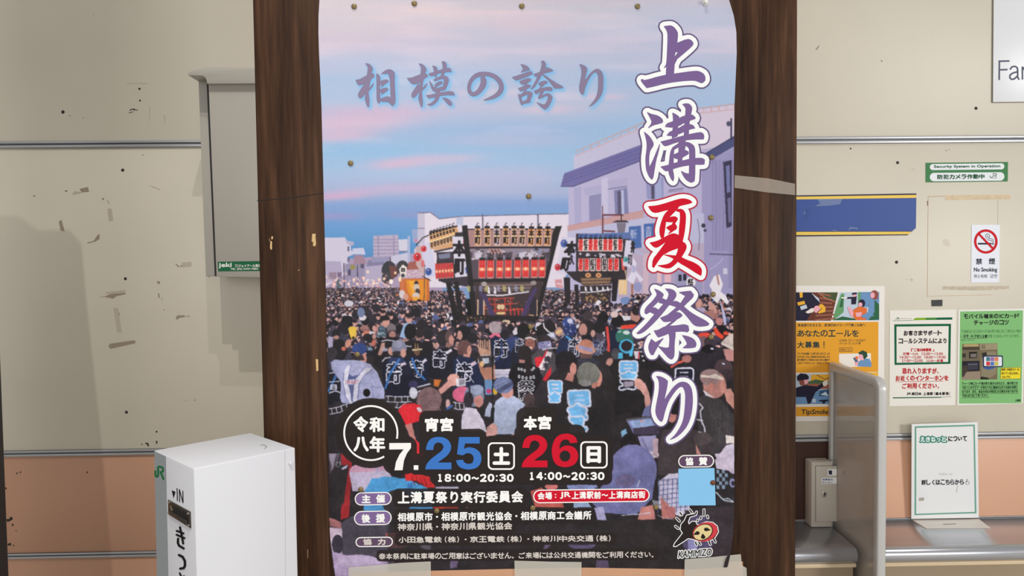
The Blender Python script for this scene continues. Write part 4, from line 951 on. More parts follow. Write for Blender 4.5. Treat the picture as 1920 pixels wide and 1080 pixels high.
    # black caps and pale-blue emblems
    cpoly(V8, 150, 330, 210, 210, 330, 190, 420, 260, 480, 420, 400, 640, 150, 560, c=(42, 38, 42)); cell(V8, 335, 80, 96, 92, (30, 27, 32)); cpoly(V8, 250, 110, 420, 100, 420, 150, 260, 190, c=(36, 32, 36)); cell(V8, 395, 150, 30, 56, (196, 136, 126)); cpoly(V8, 350, 180, 410, 190, 390, 260, 320, 240, c=(180, 122, 114))
    ptext('日', 1030.5, 716, 1051, 735, (112, 180, 232), 1.5, (206, 210, 232), 2.5); ptext('金', 1030, 737, 1049, 752, (112, 180, 232), 1.5, (206, 210, 232), 2.5)
    cpoly(V8, 560, 300, 640, 110, 700, 110, 760, 260, 770, 420, 700, 480, c=(44, 40, 42)); cpoly(V8, 270, 560, 330, 390, 440, 310, 560, 310, 680, 390, 720, 520, 740, 780, 500, 820, 260, 700, c=(40, 37, 40))
    cell(V8, 615, 230, 34, 74, (204, 140, 128)); cell(V8, 530, 190, 100, 104, (118, 118, 112)); cpoly(V8, 430, 200, 620, 160, 600, 280, 440, 280, c=(116, 117, 110)); cell(V8, 500, 270, 50, 32, (140, 138, 140)); cpoly(V8, 560, 270, 620, 270, 590, 320, 560, 310, c=(190, 126, 112))
    for pts in ((450, 130, 440, 260), (500, 110, 470, 270), (560, 100, 520, 280), (600, 150, 560, 280)): cline(V8, *pts, w=1.2, c=(92, 92, 88), a=.7)
    for c, x0, y0, x1, y1, sk in (('日', 1071, 736, 1103, 757, -.1), ('金', 1070, 760, 1099, 783, -.15), ('叉', 1074, 785, 1097, 806, -.2)): ptext(c, x0, y0, x1, y1, (112, 178, 230), 2.6, (200, 206, 230), 4.0, skew=sk)
    # right: man with headband
    cpoly(V8, 1480, 420, 1560, 360, 1700, 420, 1811, 560, 1811, 900, 1560, 900, 1500, 700, c=(62, 58, 62)); cell(V8, 1640, 290, 104, 116, (176, 124, 118)); cell(V8, 1600, 220, 90, 74, (150, 122, 124)); cell(V8, 1712, 300, 26, 60, (200, 140, 130)); cell(V8, 1608, 300, 22, 34, (196, 128, 118)); cpoly(V8, 1515, 200, 1600, 205, 1640, 185, 1720, 225, 1715, 245, 1600, 225, 1520, 222, c=(222, 206, 196)); cpoly(V8, 1530, 330, 1640, 400, 1560, 380, c=(214, 206, 214))
    cpoly(V8, 1720, 330, 1780, 320, 1811, 380, 1811, 500, 1740, 430, c=(198, 142, 132)); cline(V8, 1500, 450, 1535, 490, 1510, 520, 1520, 600, 1550, 660, 1560, 740, w=2.2, c=(208, 206, 226)); cline(V8, 1480, 590, 1530, 600, w=2, c=(208, 206, 226)); cline(V8, 1450, 690, 1540, 705, w=2.2, c=(208, 206, 226))
    for _ in range(14): cline(V8, g.uniform(1560, 1780), g.uniform(430, 620), g.uniform(1600, 1811), g.uniform(560, 820), w=1.4, c=(82, 78, 82), a=.5)
    cell(V8, 1265, 560, 40, 60, (190, 126, 122)); cell(V8, 1290, 470, 60, 80, (34, 31, 34)); cpoly(V8, 1140, 860, 1180, 690, 1300, 660, 1480, 680, 1600, 800, 1620, 1080, 1140, 1080, c=(66, 58, 62)); cpoly(V8, 1470, 800, 1520, 900, 1480, 900, c=(186, 132, 126)); cell(V8, 1530, 760, 80, 60, (84, 74, 78))
    cpoly(V8, 1640, 950, 1740, 820, 1811, 800, 1811, 1050, 1660, 1050, c=(200, 190, 212)); cpoly(V8, 1735, 730, 1811, 740, 1811, 800, 1740, 800, c=(226, 216, 216))
    # phone held up, lavender cap
    cpoly(V8, 860, 590, 1110, 560, 1150, 690, 930, 720, c=(128, 132, 186)); cpoly(V8, 890, 605, 1080, 585, 1110, 670, 930, 680, c=(150, 172, 216)); cell(V8, 1000, 605, 18, 6, (236, 150, 140)); cpoly(V8, 920, 670, 1150, 640, 1160, 720, 930, 725, c=(66, 58, 78)); cpoly(V8, 860, 586, 1080, 560, 1082, 576, 862, 604, c=(96, 94, 104)); cpoly(V8, 815, 700, 860, 670, 880, 740, 830, 790, c=(130, 178, 214))
    cell(V8, 900, 800, 90, 90, (36, 32, 36)); cpoly(V8, 960, 740, 1120, 730, 1140, 880, 1020, 910, c=(150, 148, 190)); cell(V8, 1090, 900, 60, 30, (208, 196, 206)); cline(V8, 1000, 760, 1060, 880, w=2, c=(110, 112, 160)); cpoly(V8, 1090, 760, 1140, 760, 1140, 930, 1100, 900, c=(186, 160, 176))
    cell(VR, 920, 150, 210, 230, (120, 120, 172)); cpoly(VR, 730, 180, 1130, 100, 1090, 400, 940, 540, 640, 520, 560, 430, 640, 300, c=(112, 114, 164)); cell(VR, 850, 240, 90, 60, (104, 94, 130), .8); cline(VR, 980, 230, 960, 290, w=2.4, c=(180, 178, 214)); cell(VR, 480, 330, 120, 60, (146, 150, 196)); cpoly(VR, 340, 280, 600, 275, 620, 300, 350, 310, c=(128, 140, 190))
    # left lower: selfie, woman, red fan, men in white
    cell(VE, 90, 690, 1, 1, INK); cpoly(VE, 0, 560, 60, 520, 190, 520, 290, 620, 350, 860, 340, 940, 0, 940, c=(30, 38, 66)); cell(VE, 122, 430, 80, 88, (104, 74, 74)); cell(VE, 80, 480, 34, 30, (90, 62, 62)); cell(VE, 178, 455, 26, 50, (204, 146, 136)); cpoly(VE, 120, 500, 190, 500, 180, 540, 110, 530, c=(196, 138, 128)); festival_back(870.5, 697, 26, 32, NAVY); cline(VE, 40, 560, 120, 690, 230, 820, w=1.6, c=(206, 204, 224)); cpoly(VE, 190, 610, 240, 575, 262, 610, 215, 640, c=(206, 180, 200))
    cpoly(VE, 270, 560, 330, 515, 430, 520, 470, 640, 480, 780, 360, 800, 300, 700, c=(186, 130, 110)); cpoly(VE, 265, 400, 290, 380, 340, 440, 410, 340, 430, 540, 300, 520, c=(196, 152, 132)); cpoly(VE, 285, 320, 400, 320, 410, 460, 290, 430, c=(44, 36, 40)); 
    for k in range(5): cline(VE, 300 + k * 25, 340 + (k % 2) * 14, 306 + k * 24, 450, w=2.4, c=(200, 156, 138))
    cline(VE, 280, 600, 290, 540, 330, 520, 450, 530, 460, 590, w=2.6, c=(190, 190, 200)); cpoly(VE, 300, 560, 430, 548, 440, 650, 330, 655, c=(54, 50, 60)); cpoly(VE, 345, 555, 400, 552, 402, 615, 350, 618, c=(196, 204, 224)); cell(VE, 322, 612, 22, 30, (232, 178, 110)); cpoly(VE, 350, 790, 430, 790, 480, 900, 470, 960, 360, 960, c=(110, 150, 200)); cell(VE, 400, 920, 30, 26, (196, 70, 120)); cell(VE, 470, 920, 26, 40, (206, 170, 60))
    cpoly(VE, 460, 680, 640, 670, 620, 770, 470, 770, c=(196, 190, 212)); cline(VE, 465, 682, 640, 680, w=2, c=(232, 228, 240)); cline(VE, 470, 740, 610, 730, w=1.5, c=(150, 146, 180))
    # girl with black printed top
    cell(VE, 800, 490, 78, 90, (44, 36, 40)); cpoly(VE, 730, 560, 840, 570, 830, 620, 740, 610, c=(180, 128, 122)); cpoly(VE, 620, 740, 660, 620, 730, 600, 860, 600, 970, 660, 1000, 780, 920, 930, 720, 1080, 660, 900, c=(27, 25, 30)); cpoly(VE, 800, 560, 870, 560, 860, 740, 800, 740, c=(40, 30, 34))
    for x, y in ((733, 670), (765, 675), (800, 690), (885, 680), (905, 660), (740, 755), (780, 765), (820, 772), (870, 770), (905, 760)): cell(VE, x, y, 14, 18, (206, 204, 216)); cell(VE, x, y, 8, 5, (27, 25, 30))
    ptext('祭', 971, 714, 1002, 732, (30, 28, 34), .6, (206, 204, 216), 1.5); ptext('粋', 973, 733, 997, 750, (30, 28, 34), .8, (206, 204, 216), 1.6)
    # pink round fan, grey-haired man in white, blue cap man
    cell(V7, 1290, 370, 82, 70, (206, 98, 132)); bricks(V7, (1215, 440, 1330, 455), (1225, 495, 1330, 510), 3)
    cpoly(V7, 1160, 230, 1190, 195, 1240, 190, 1270, 215, 1240, 290, 1180, 300, c=(206, 152, 144)); cpoly(V7, 1085, 330, 1165, 255, 1210, 290, 1110, 370, c=(204, 148, 142)); cpoly(V7, 1240, 232, 1325, 228, 1325, 296, 1245, 300, c=(206, 204, 214)); cpoly(V7, 1265, 240, 1318, 236, 1318, 285, 1268, 290, c=(130, 126, 140))
    cell(V7, 1005, 420, 112, 112, (128, 100, 106))
    for k in range(26): cline(V7, 1000 + (k - 13) * 3, 318, 1000 + (k - 13) * 9, 520, w=1.3, c=(92, 68, 74) if k % 2 else (160, 128, 130), a=.8)
    cpoly(V7, 1165, 480, 1200, 460, 1215, 560, 1190, 620, 1140, 560, c=(44, 40, 46)); cell(V7, 1170, 455, 20, 44, (200, 160, 160)); cell(V7, 1185, 485, 36, 12, (66, 100, 170), 1, -30)
    cpoly(V7, 1285, 690, 1290, 560, 1330, 480, 1420, 500, 1480, 600, 1510, 700, c=(210, 202, 222)); cell(V7, 1400, 385, 88, 96, (120, 126, 152)); cell(V7, 1350, 420, 44, 70, (50, 46, 54)); cell(V7, 1440, 430, 40, 52, (190, 134, 128)); cell(V7, 1425, 330, 60, 44, (146, 154, 182)); cline(V7, 1355, 300, 1365, 400, w=3, c=(30, 28, 34)); cell(V7, 1412, 425, 18, 26, (176, 120, 114))
    cpoly(V7, 1500, 500, 1530, 440, 1570, 470, 1540, 570, 1490, 560, c=(170, 178, 206)); cpoly(V7, 1560, 720, 1550, 520, 1590, 430, 1660, 380, 1750, 385, 1850, 460, 1870, 520, 1790, 600, 1790, 720, c=(178, 188, 216))
    for k in range(16): cline(V7, 1600 + k * 16, 400 + abs(k - 8) * 6, 1590 + k * 15, 715, w=1, c=(146, 158, 196), a=.8)
    cell(V7, 1690, 350, 56, 56, (200, 146, 140)); cell(V7, 1655, 290, 88, 72, (112, 122, 164)); cpoly(V7, 1590, 330, 1740, 250, 1740, 290, 1620, 360, c=(74, 82, 116)); cline(V7, 1580, 290, 1700, 240, w=1, c=(150, 158, 194)); cline(V7, 1590, 320, 1720, 260, w=1, c=(150, 158, 194))
    cpoly(V7, 1430, 40, 1580, 30, 1570, 130, 1450, 100, c=(60, 56, 64)); cpoly(V7, 1475, 55, 1530, 52, 1530, 100, 1480, 104, c=(200, 206, 224)); cell(V7, 1470, 100, 18, 22, (236, 190, 140)); cline(V7, 1562, 40, 1560, 300, 1562, 620, w=2.6, c=(28, 26, 30)); cpoly(V7, 1545, 490, 1578, 490, 1575, 620, 1545, 625, c=(34, 32, 36))
    cell(V7, 1885, 420, 46, 60, (70, 56, 58)); cell(V7, 60 + 1830, 490, 60, 40, (60, 50, 54))
    cpoly(V7, 1500, 740, 1510, 660, 1560, 620, 1605, 650, 1600, 720, 1540, 745, c=(208, 156, 152)); cpoly(V7, 1720, 730, 1800, 680, 1810, 720, c=(206, 156, 152))
    cpoly(V7, 725, 515, 770, 462, 860, 446, 930, 468, 945, 530, 915, 605, 800, 640, c=(226, 46, 58)); cpoly(V7, 890, 490, 920, 480, 945, 520, 915, 530, c=(226, 214, 224)); cpoly(V7, 790, 640, 850, 620, 880, 740, 930, 870, 965, 880, 940, 935, 850, 940, 840, 760, c=(196, 130, 126)); cpoly(V7, 880, 760, 920, 800, 930, 860, 970, 880, 935, 940, 855, 930, c=(222, 48, 58))
    # --- bottom left: bag, red jumper, blue cap and laps
    cpoly(VL, 120, 0, 300, 0, 300, 200, 130, 200, c=(88, 80, 92)); cpoly(VL, 125, 0, 190, 0, 150, 150, c=(160, 148, 170)); cpoly(VL, 230, 0, 330, 30, 300, 560, 230, 580, 240, 300, c=(156, 44, 50)); cell(VL, 480, 160, 180, 80, (206, 160, 188)); cpoly(VL, 300, 170, 650, 150, 700, 260, 480, 330, 330, 330, c=(196, 184, 214)); cpoly(VL, 535, 60, 560, 60, 560, 180, 535, 180, c=(180, 170, 204))
    cpoly(VL, 180, 110, 300, 100, 270, 290, 260, 430, 150, 540, 125, 560, 125, 190, c=(52, 47, 50)); cell(VL, 205, 95, 22, 26, (150, 150, 160)); cell(VL, 205, 100, 14, 18, (60, 56, 60)); cline(VL, 205, 80, 230, 0, w=2, c=(40, 36, 40)); cpoly(VL, 232, 130, 290, 100, 280, 130, 240, 145, c=(190, 186, 214))
    cell(VL, 650, 290, 170, 88, (82, 160, 218)); cpoly(VL, 440, 330, 500, 220, 800, 220, 990, 300, 1040, 500, 430, 500, c=(80, 156, 216)); cell(VL, 720, 430, 130, 110, (58, 52, 58)); cpoly(VL, 820, 260, 860, 250, 860, 310, 810, 330, c=(62, 122, 190)); cpoly(VL, 790, 170, 830, 160, 1020, 210, 1060, 300, 980, 300, 900, 240, 800, 240, c=(200, 46, 50))
    for k in range(5): cline(VL, 850 + k * 36, 190 + k * 8, 880 + k * 36, 280, w=1.5, c=(140, 30, 38))
    cpoly(VL, 230, 610, 350, 540, 640, 520, 660, 640, 640, 900, 230, 900, c=(76, 72, 86)); cell(VL, 430, 720, 190, 170, (72, 68, 80)); cpoly(VL, 125, 560, 230, 600, 235, 660, 130, 640, c=(176, 116, 120)); cpoly(VL, 125, 650, 240, 660, 240, 900, 150, 860, c=(206, 186, 208)); cell(VL, 200, 800, 50, 90, (58, 54, 66)); cpoly(VL, 150, 860, 300, 900, 700, 950, 760, 1077, 180, 1077, c=(178, 158, 196)); cell(VL, 380, 950, 200, 60, (190, 172, 206)); cpoly(VL, 620, 700, 960, 650, 960, 780, 760, 830, 640, 830, c=(150, 84, 84)); cpoly(VL, 900, 800, 1030, 770, 1010, 850, 940, 830, c=(170, 172, 200)); cpoly(VL, 1040, 470, 1250, 450, 1260, 480, 1040, 490, c=(180, 58, 44)); cpoly(VL, 1060, 295, 1260, 290, 1262, 310, 1060, 310, c=(170, 168, 190)); cpoly(VL, 640, 640, 1920, 640, 1920, 1040, 640, 1040, c=(50, 45, 48), a=.72)
    cpoly(VL, 1190, 940, 1260, 930, 1250, 1000, 1190, 1010, c=(110, 96, 130)); cline(VL, 1340, 440, 1338, 480, w=1.5, c=(150, 120, 110))
    # --- bottom right: lap, checked shirt, hands
    cpoly(VR, 20, 330, 120, 300, 300, 420, 320, 480, 60, 470, c=(190, 96, 88)); cell(VR, 205, 290, 56, 30, (208, 120, 118)); cpoly(VR, 1140, 250, 1240, 180, 1400, 170, 1420, 480, 1340, 560, 1150, 480, c=(200, 192, 218))
    for k in range(7): cline(VR, 1150 + k * 40, 220, 1140 + k * 40, 520, w=1.6, c=(66, 82, 132), a=.8); cline(VR, 1140, 240 + k * 42, 1400, 215 + k * 42, w=1.6, c=(66, 82, 132), a=.7)
    cpoly(VR, 990, 470, 1100, 450, 1120, 590, 960, 580, c=(196, 130, 126)); cpoly(VR, 1160, 380, 1230, 440, 1260, 600, 1180, 580, c=(196, 126, 120)); cpoly(VR, 1200, 460, 1290, 470, 1300, 620, 1240, 610, c=(180, 112, 112)); cpoly(VR, 1090, 410, 1150, 420, 1150, 470, 1110, 470, c=(130, 132, 140)); cpoly(VR, 580, 480, 660, 470, 690, 590, 610, 580, c=(170, 166, 208)); cpoly(VR, 400, 430, 520, 420, 560, 480, 400, 480, c=(150, 170, 206))
    cpoly(VR, 1640, 0, 1811, 0, 1811, 180, 1700, 150, c=(204, 190, 212)); cpoly(VR, 1650, 130, 1760, 150, 1811, 200, 1811, 430, 1660, 440, c=(46, 42, 46))
    for a in range(4):
        for b in range(5):
            if (a + b) % 2 == 0: cpoly(VR, 1656 + a * 24, 140 + b * 34, 1680 + a * 24, 144 + b * 34, 1678 + a * 24, 176 + b * 34, 1654 + a * 24, 172 + b * 34, c=(130, 150, 176))
    cell(VR, 1795, 260, 30, 40, (140, 140, 186)); cell(VR, 1800, 265, 16, 22, (46, 42, 46)); cline(VR, 1650, 340, 1720, 410, 1800, 425, w=1.8, c=(190, 200, 214)); cline(VR, 1700, 400, 1760, 395, 1800, 420, w=1.6, c=(190, 200, 214))
    cpoly(VR, 0, 600, 1811, 560, 1811, 1030, 0, 1040, c=(48, 43, 45)); cpoly(VR, 1380, 500, 1640, 470, 1811, 460, 1800, 900, 1420, 900, c=(60, 52, 58)); cell(VR, 1490, 720, 150, 180, (92, 84, 122), .8); cpoly(VR, 1400, 760, 1500, 740, 1470, 890, 1410, 900, c=(140, 136, 184)); cpoly(VR, 600, 930, 700, 920, 710, 1010, 590, 1010, c=(92, 78, 106)); cell(VR, 470, 800, 120, 40, (96, 88, 122), .9); cpoly(VR, 150, 800, 210, 790, 160, 850, 130, 850, c=(100, 90, 118)); cline(VR, 820, 545, 1000, 530, 1080, 515, w=1.5, c=(190, 196, 214)); cline(VR, 1140, 540, 1200, 570, 1280, 580, w=1.3, c=(176, 170, 190), a=.8)

BACK = (44, 37, 37)
def paint_backing():
    """The solid dark patches printed behind the date and the small print."""
    M = np.zeros((CH, CW), dtype=bool)
    def add(pts):
        q = fill_mask(pts)
        if q is not None:
            a, b, c, d, m = q; M[a:b, c:d] |= m
    add(circ(695, 812, 66, 66, n=48)); add(rrect(718, 817, 782, 889, 20)); add(rrect(786, 770, 860, 830, 14)); add(rrect(786, 804, 912, 892, 14)); add(rrect(904, 817, 976, 892, 16)); add(rrect(968, 764, 1046, 840, 16)); add(rrect(964, 796, 1098, 892, 16)); add(rrect(1078, 816, 1150, 892, 16)); add(rrect(806, 876, 1148, 909, 12)); add(rrect(770, 850, 800, 890, 8))
    CV[M] = CV[M] * .05 + np.array(BACK) * .95
    M[:] = False
    add(rrect(737, 916, 988, 951, 10)); add(rrect(739, 954, 1114, 984, 8, tilt=-3)); add(rrect(739, 975, 966, 1001, 8)); add(rrect(740, 1001, 1156, 1023, 7, tilt=-2)); add(rrect(706, 1031, 1236, 1053, 7, tilt=-3))
    CV[M] = CV[M] * .12 + np.array(BACK) * .88

def paint_poster():
    global CV
    paint_sky()
    # blue glow behind the slogan
    M = np.zeros((CH, CW), dtype=bool)
    for p in SLOGAN:
        q = fill_mask([(x + 3.5, y + 4) for x, y in p])
        if q is not None:
            a, b, c, d, m = q; M[a:b, c:d] |= m
    y0, y1 = int((90 - CY0) * SS), int((230 - CY0) * SS)
    w = blur(grow(M[y0:y1], 4).astype(np.float32), 5)[:, :, None]
    w = np.clip(w * 1.05, 0, .95)
    CV[y0:y1] = CV[y0:y1] * (1 - w) + np.array((134, 190, 236), dtype=np.float32) * w
    paint_town()
    paint_crowd(600, 770, 541, 668, 31)
    paint_crowd(750, 870, 548, 668, 32, r0_=2.0)
    paint_crowd(770, 850, 560, 650, 34, r0_=2.4)
    paint_crowd(1000, 1100, 546, 655, 37, r0_=2.2)
    paint_shrine()
    paint_crowd(1186, 1384, 556, 660, 33, r0_=3.0, k=.045)
    paint_crowd(1060, 1384, 574, 660, 38, r0_=3.0, k=.045)
    paint_crowd(750, 836, 584, 650, 39, r0_=2.4)
    paint_crowd(1022, 1075, 590, 655, 40, r0_=2.6)
    paint_crowd(840, 1075, 607, 668, 35, r0_=2.4)
    paint_crowd(600, 1384, 646, 700, 36, r0_=2.6, k=.05)
    paint_figures()
    # the photographic unevenness of the lower picture: wandering edges and mottled tone
    ya = int((545 - CY0) * SS); sub = CV[ya:].copy(); h, w_ = sub.shape[:2]
    ramp = np.clip((np.arange(h) / SS - 30) / 90, .25, 1)[:, None]
    def field(s, seed): return value_noise(h, w_, s * SS, s * SS, 2, seed) - .5
    dx = (field(16, 41) * 9 + field(5, 42) * 4) * SS * ramp * .20; dy = (field(16, 43) * 9 + field(5, 44) * 4) * SS * ramp * .20
    yy = np.clip(np.arange(h)[:, None] + dy, 0, h - 1).astype(int); xx = np.clip(np.arange(w_)[None, :] + dx, 0, w_ - 1).astype(int)
    sub = sub[yy, xx]
    tone = 1 + (field(30, 45) * .22 + field(10, 46) * .16 + field(3.0, 47) * .16)[:, :, None] * ramp[:, :, None]
    sub = sub * tone + (np.clip(field(22, 48) * 2, 0, 1) * 10 * ramp)[:, :, None] * np.array((1.0, .86, 1.05)) + (np.clip(field(4, 49) * 2 - .25, 0, 1) * 16 * ramp)[:, :, None] * np.array((1.0, .8, .9))
    CV[ya:] = sub
    CV = blur(CV, 1) * .6 + CV * .4
    g = np.random.default_rng(5)
    n = g.normal(0, 1, (CH // 4 + 1, CW // 4 + 1)).astype(np.float32).repeat(4, 0).repeat(4, 1)[:CH, :CW]
    CV += (blur(n, 1) * 1.0)[:, :, None]
    paint_backing()
    return np.clip(CV, 6, 250)

# ------------------------------------------------------------------ setting: walls, trims, floor
YL, YR, YB = 2.36, 2.40, 1.60
SL, SR = wallsurf(YL), wallsurf(YR)
WALL = mat('wall_laminate', (208, 201, 184), .42, noise=.035, scale=(2.5, 2.5, 2.5))
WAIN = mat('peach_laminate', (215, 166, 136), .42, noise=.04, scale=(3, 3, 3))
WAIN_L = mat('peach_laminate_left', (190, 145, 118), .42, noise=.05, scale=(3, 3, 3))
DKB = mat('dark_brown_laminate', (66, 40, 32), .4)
ALU = mat('aluminium', (178, 179, 182), .38, .55)
ALUD = mat('aluminium_groove', (92, 92, 96), .5, .3)
BLACK = mat('black', (22, 20, 20), .5)
XL, XR, XM = -3.4, 3.2, -0.15

def zrow(px, py, Y): return at(px, py, Y).z
def struct(o, label=None):
    o['kind'] = 'structure'
    if label: o['label'] = label
    return o

zt_l = (zrow(180, 264.2, YL), zrow(180, 276.8, YL)); zb_l = (zrow(150, 843.5, YL), zrow(150, 854.0, YL)); zc_l = (zrow(170, 1035, YL), zrow(170, 1044.5, YL))
zt_r = (zrow(1700, 255.6, YR), zrow(1700, 268.3, YR)); zb_r = (zrow(1700, 812.8, YR), zrow(1700, 824.8, YR)); zc_r = (zrow(1860, 967.5, YR), zrow(1860, 972.5, YR))

def wall(name, x0, x1, Y, rows, label):
    w = struct(box(name, x0, x1, Y + .012, Y + .09, 0.0, 3.3, WALL), label)
    for n, z0, z1, m in rows:
        box(n, x0, x1, Y, Y + .012, z0, z1, m, w, .0015)
    return w
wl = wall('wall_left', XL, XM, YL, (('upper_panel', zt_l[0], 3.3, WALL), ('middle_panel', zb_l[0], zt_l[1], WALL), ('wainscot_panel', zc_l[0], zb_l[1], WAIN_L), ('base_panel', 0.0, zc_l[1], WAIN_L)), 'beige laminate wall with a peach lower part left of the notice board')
wr = wall('wall_right', XM, XR, YR, (('upper_panel', zt_r[0], 3.3, WALL), ('middle_panel', zb_r[0], zt_r[1], WALL), ('wainscot_panel', 0.0, zb_r[1], WAIN)), 'cream laminate wall with a peach lower part above the steel counter')

def trim(name, x0, x1, Y, z1, z0, label):
    """Aluminium joint strip: two ridges with a sunken groove and a few screws."""
    h = z1 - z0
    o = struct(box(name, x0, x1, Y - .0022, Y + .006, z0, z1, ALUD), label)
    box('ridge', x0, x1, Y - .0055, Y - .002, z1 - h * .36, z1, ALU, o, .001)
    box('ridge', x0, x1, Y - .0055, Y - .002, z0, z0 + h * .40, ALU, o, .001)
    return o
trim('trim_1', XL, XM, YL, *zt_l, 'grey metal joint strip across the left wall above the taped marks')
trim('trim_2', XL, XM, YL, *zb_l, 'grey metal joint strip where the left wall turns peach')
trim('trim_3', XL, XM, YL, *zc_l, 'lowest grey metal joint strip on the left wall')
trim('trim_4', XM, XR, YR, *zt_r, 'grey metal joint strip across the right wall above the green sticker')
trim('trim_5', XM, XR, YR, *zb_r, 'grey metal joint strip above the peach panels on the right wall')
trim('trim_6', XM, XR, YR, *zc_r, 'thin metal strip where the right wall meets the steel counter')
struct(box('floor', -4.5, 4.5, -4.0, 2.6, -.06, 0.0, mat('floor_tile', (196, 192, 184), .45, noise=.06, scale=(5, 5, 5))), 'grey tiled station floor')

# the darker strip of panel behind the small key box
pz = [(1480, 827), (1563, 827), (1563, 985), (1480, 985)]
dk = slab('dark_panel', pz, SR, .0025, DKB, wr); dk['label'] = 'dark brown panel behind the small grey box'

# marks on the walls
RES = mat('glue_residue', (152, 138, 123), .6); RESF = mat('glue_residue_faint', (188, 178, 160), .5); RESD = mat('scuff', (66, 56, 46), .6); HOLE = mat('screw_hole', (38, 32, 28), .7); TAN = mat('aged_tape', (206, 184, 148), .5, noise=.12, scale=(60, 60, 60))
m1, m2, m3, m4 = crop(0, 0, 4), crop(0, 270, 4), crop(0, 540, 4), crop(0, 810, 4)
P = Print(SL, .0003)
for V, c, v in ((m3, RES, (815,430,825,418,1005,392,1017,400,1015,414,830,455,818,448)), (m3, RES, (780,66,830,44,940,34,945,45,870,62,850,80)), (m3, RESF, (745,62,790,60,790,68,745,68)), (m3, RESF, (850,150,885,148,912,330,878,332)), (m3, RESF, (785,32,940,14,942,26,800,44)),
                (m2, RES, (600,335,660,322,668,358,615,362,598,345)), (m2, RESF, (535,380,560,352,615,362,600,372)), (m2, RESF, (805,485,835,482,850,572,815,578)), (m2, RESF, (800,420,815,425,825,455,815,450)), (m2, RES, (440,582,462,568,485,655,455,650)), (m2, RES, (655,738,700,728,735,678,748,680,745,712,720,728,700,735,655,746)),
                (m2, RES, (1312,898,1325,900,1345,918,1338,926)), (m2, RES, (1350,912,1365,908,1375,920,1355,922)), (m2, RESF, (1365,888,1435,884,1437,918,1365,924)), (m2, RES, (1175,1032,1198,1028,1202,1045,1185,1052)), (m3, RES, (1318,225,1330,205,1385,205,1388,218,1350,222,1325,238)), (m3, RESF, (1395,205,1425,205,1425,218,1395,218)), (m3, RES, (1185,40,1196,42,1196,78,1187,70)), (m3, RESF, (1210,70,1218,68,1220,92,1212,92)),
                (m3, RESF, (1385,842,1410,846,1408,850,1385,847)), (m3, RES, (1452,840,1468,836,1470,843,1454,846)), (m2, RESF, (1110,310,1150,318,1205,342,1200,346,1145,322)), (m1, RESF, (1225,870,1240,865,1240,905,1228,935,1232,900)), (m1, RESF, (1120,800,1128,800,1122,910,1117,908)), (m1, RESF, (950,623,1105,623,1105,628,950,628)), (m1, RESF, (696,105,704,105,704,122,698,122)),
                (m1, RESD, (970,826,990,815,1015,815,1015,832,1005,826,990,822,975,832)), (m1, RESD, (1018,825,1035,820,1030,832)), (m1, RESD, (965,846,985,838,1008,838,985,844,968,850)), (m2, RESD, (485,350,505,348,505,355,488,356)), (m2, RES, (245,388,258,382,268,392,255,396)), (m4, RESD, (1090,80,1112,82,1120,105,1108,108,1100,92,1088,88)), (m4, RESD, (1055,88,1070,90,1066,100)), (m4, RESD, (1168,65,1182,68,1178,92,1170,85)), (m4, RESD, (1140,138,1152,135,1152,150,1135,150))):
    P.poly(V(*v), c)
for x, y, r in ((220, 589, 4.6), (193, 373, 2), (308, 581, 1.2), (392, 519.5, 1.2), (268, 290.5, 1.2)): P.poly(circ(x, y, r, n=14), RES)
P.build('glue_residue', wl)
P = Print(SL, .0003)
for x, y, r in ((230, 319, 3.0), (235, 522.5, 2.8), (237, 773, 2.8), (118, 210, 3.2), (261.5, 166.5, 2.2), (262.5, 188.5, 1.8), (293.5, 809.5, 1.8), (131, 217, .9), (156, 221, .8), (163.5, 885.5, 1.5)): P.poly(circ(x, y, r, n=14), HOLE)
for v in ((120,310,130,302,135,308,125,318), (145,300,160,295,158,305,148,308), (45,655,75,650,70,640,90,636,96,655,75,668,55,675), (88,690,100,688,100,708,90,704), (55,840,80,830,85,850,60,852), (38,415,50,418,48,432,40,428), (115,735,125,738,122,748), (98,845,106,845,105,856,98,856)): P.poly(m4(*v), HOLE)
P.build('screw_hole', wl)
w1, w2 = crop(1480, 240, 4.3205), crop(1480, 400, 4.3205)
P = Print(SR, .0003)
P.poly(w1(1262,546,1790,540,1795,575,1262,585), TAN); P.poly(w2(1240,592,1780,588,1780,612,1560,625,1240,618), mat('torn_tape', (196, 184, 164), .7, noise=.15, scale=(80, 80, 80)))
for v, w in (((1120,556,1260,552), 1.0), ((1125,560,1120,1080), .8), ((1690,585,1688,1080), .5)): P.line(w1(*v), w, mat('glue_line', (188, 160, 126), .6), caps=False)
for v, w in (((1120,380,1118,680), .8), ((1120,672,1640,660), .6), ((1688,380,1688,560), .5)): P.line(w2(*v), w, mat('glue_line', (188, 160, 126), .6), caps=False)
P.poly(w1(1115,590,1126,590,1124,630,1117,630), mat('glue_line_dark', (128, 104, 80), .6))
for v in ((1240,920,1265,895,1290,905,1305,955,1285,962,1250,945), ): P.poly(w1(*v), mat('smudge', (210, 200, 182), .5))
for v in ((975,535,990,525,1002,540,990,552), (945,530,960,528,958,534,945,536), (925,468,935,465,932,474)): P.poly(w2(*v), RESF)
P.poly(w1(985,325,1018,335,1018,341,985,330), RESF); P.poly(w1(1262,182,1280,178,1278,186,1265,187), RES); P.poly(w1(1285,172,1298,168,1296,178), RES)
w0 = crop(1480, 0, 4.3205)
P.poly(w0(212,400,240,366,244,372,222,405), RES); P.poly(w0(740,488,750,486,756,498,748,500), RES)
P.build('glue_residue', wr)
P = Print(SR, .0003)
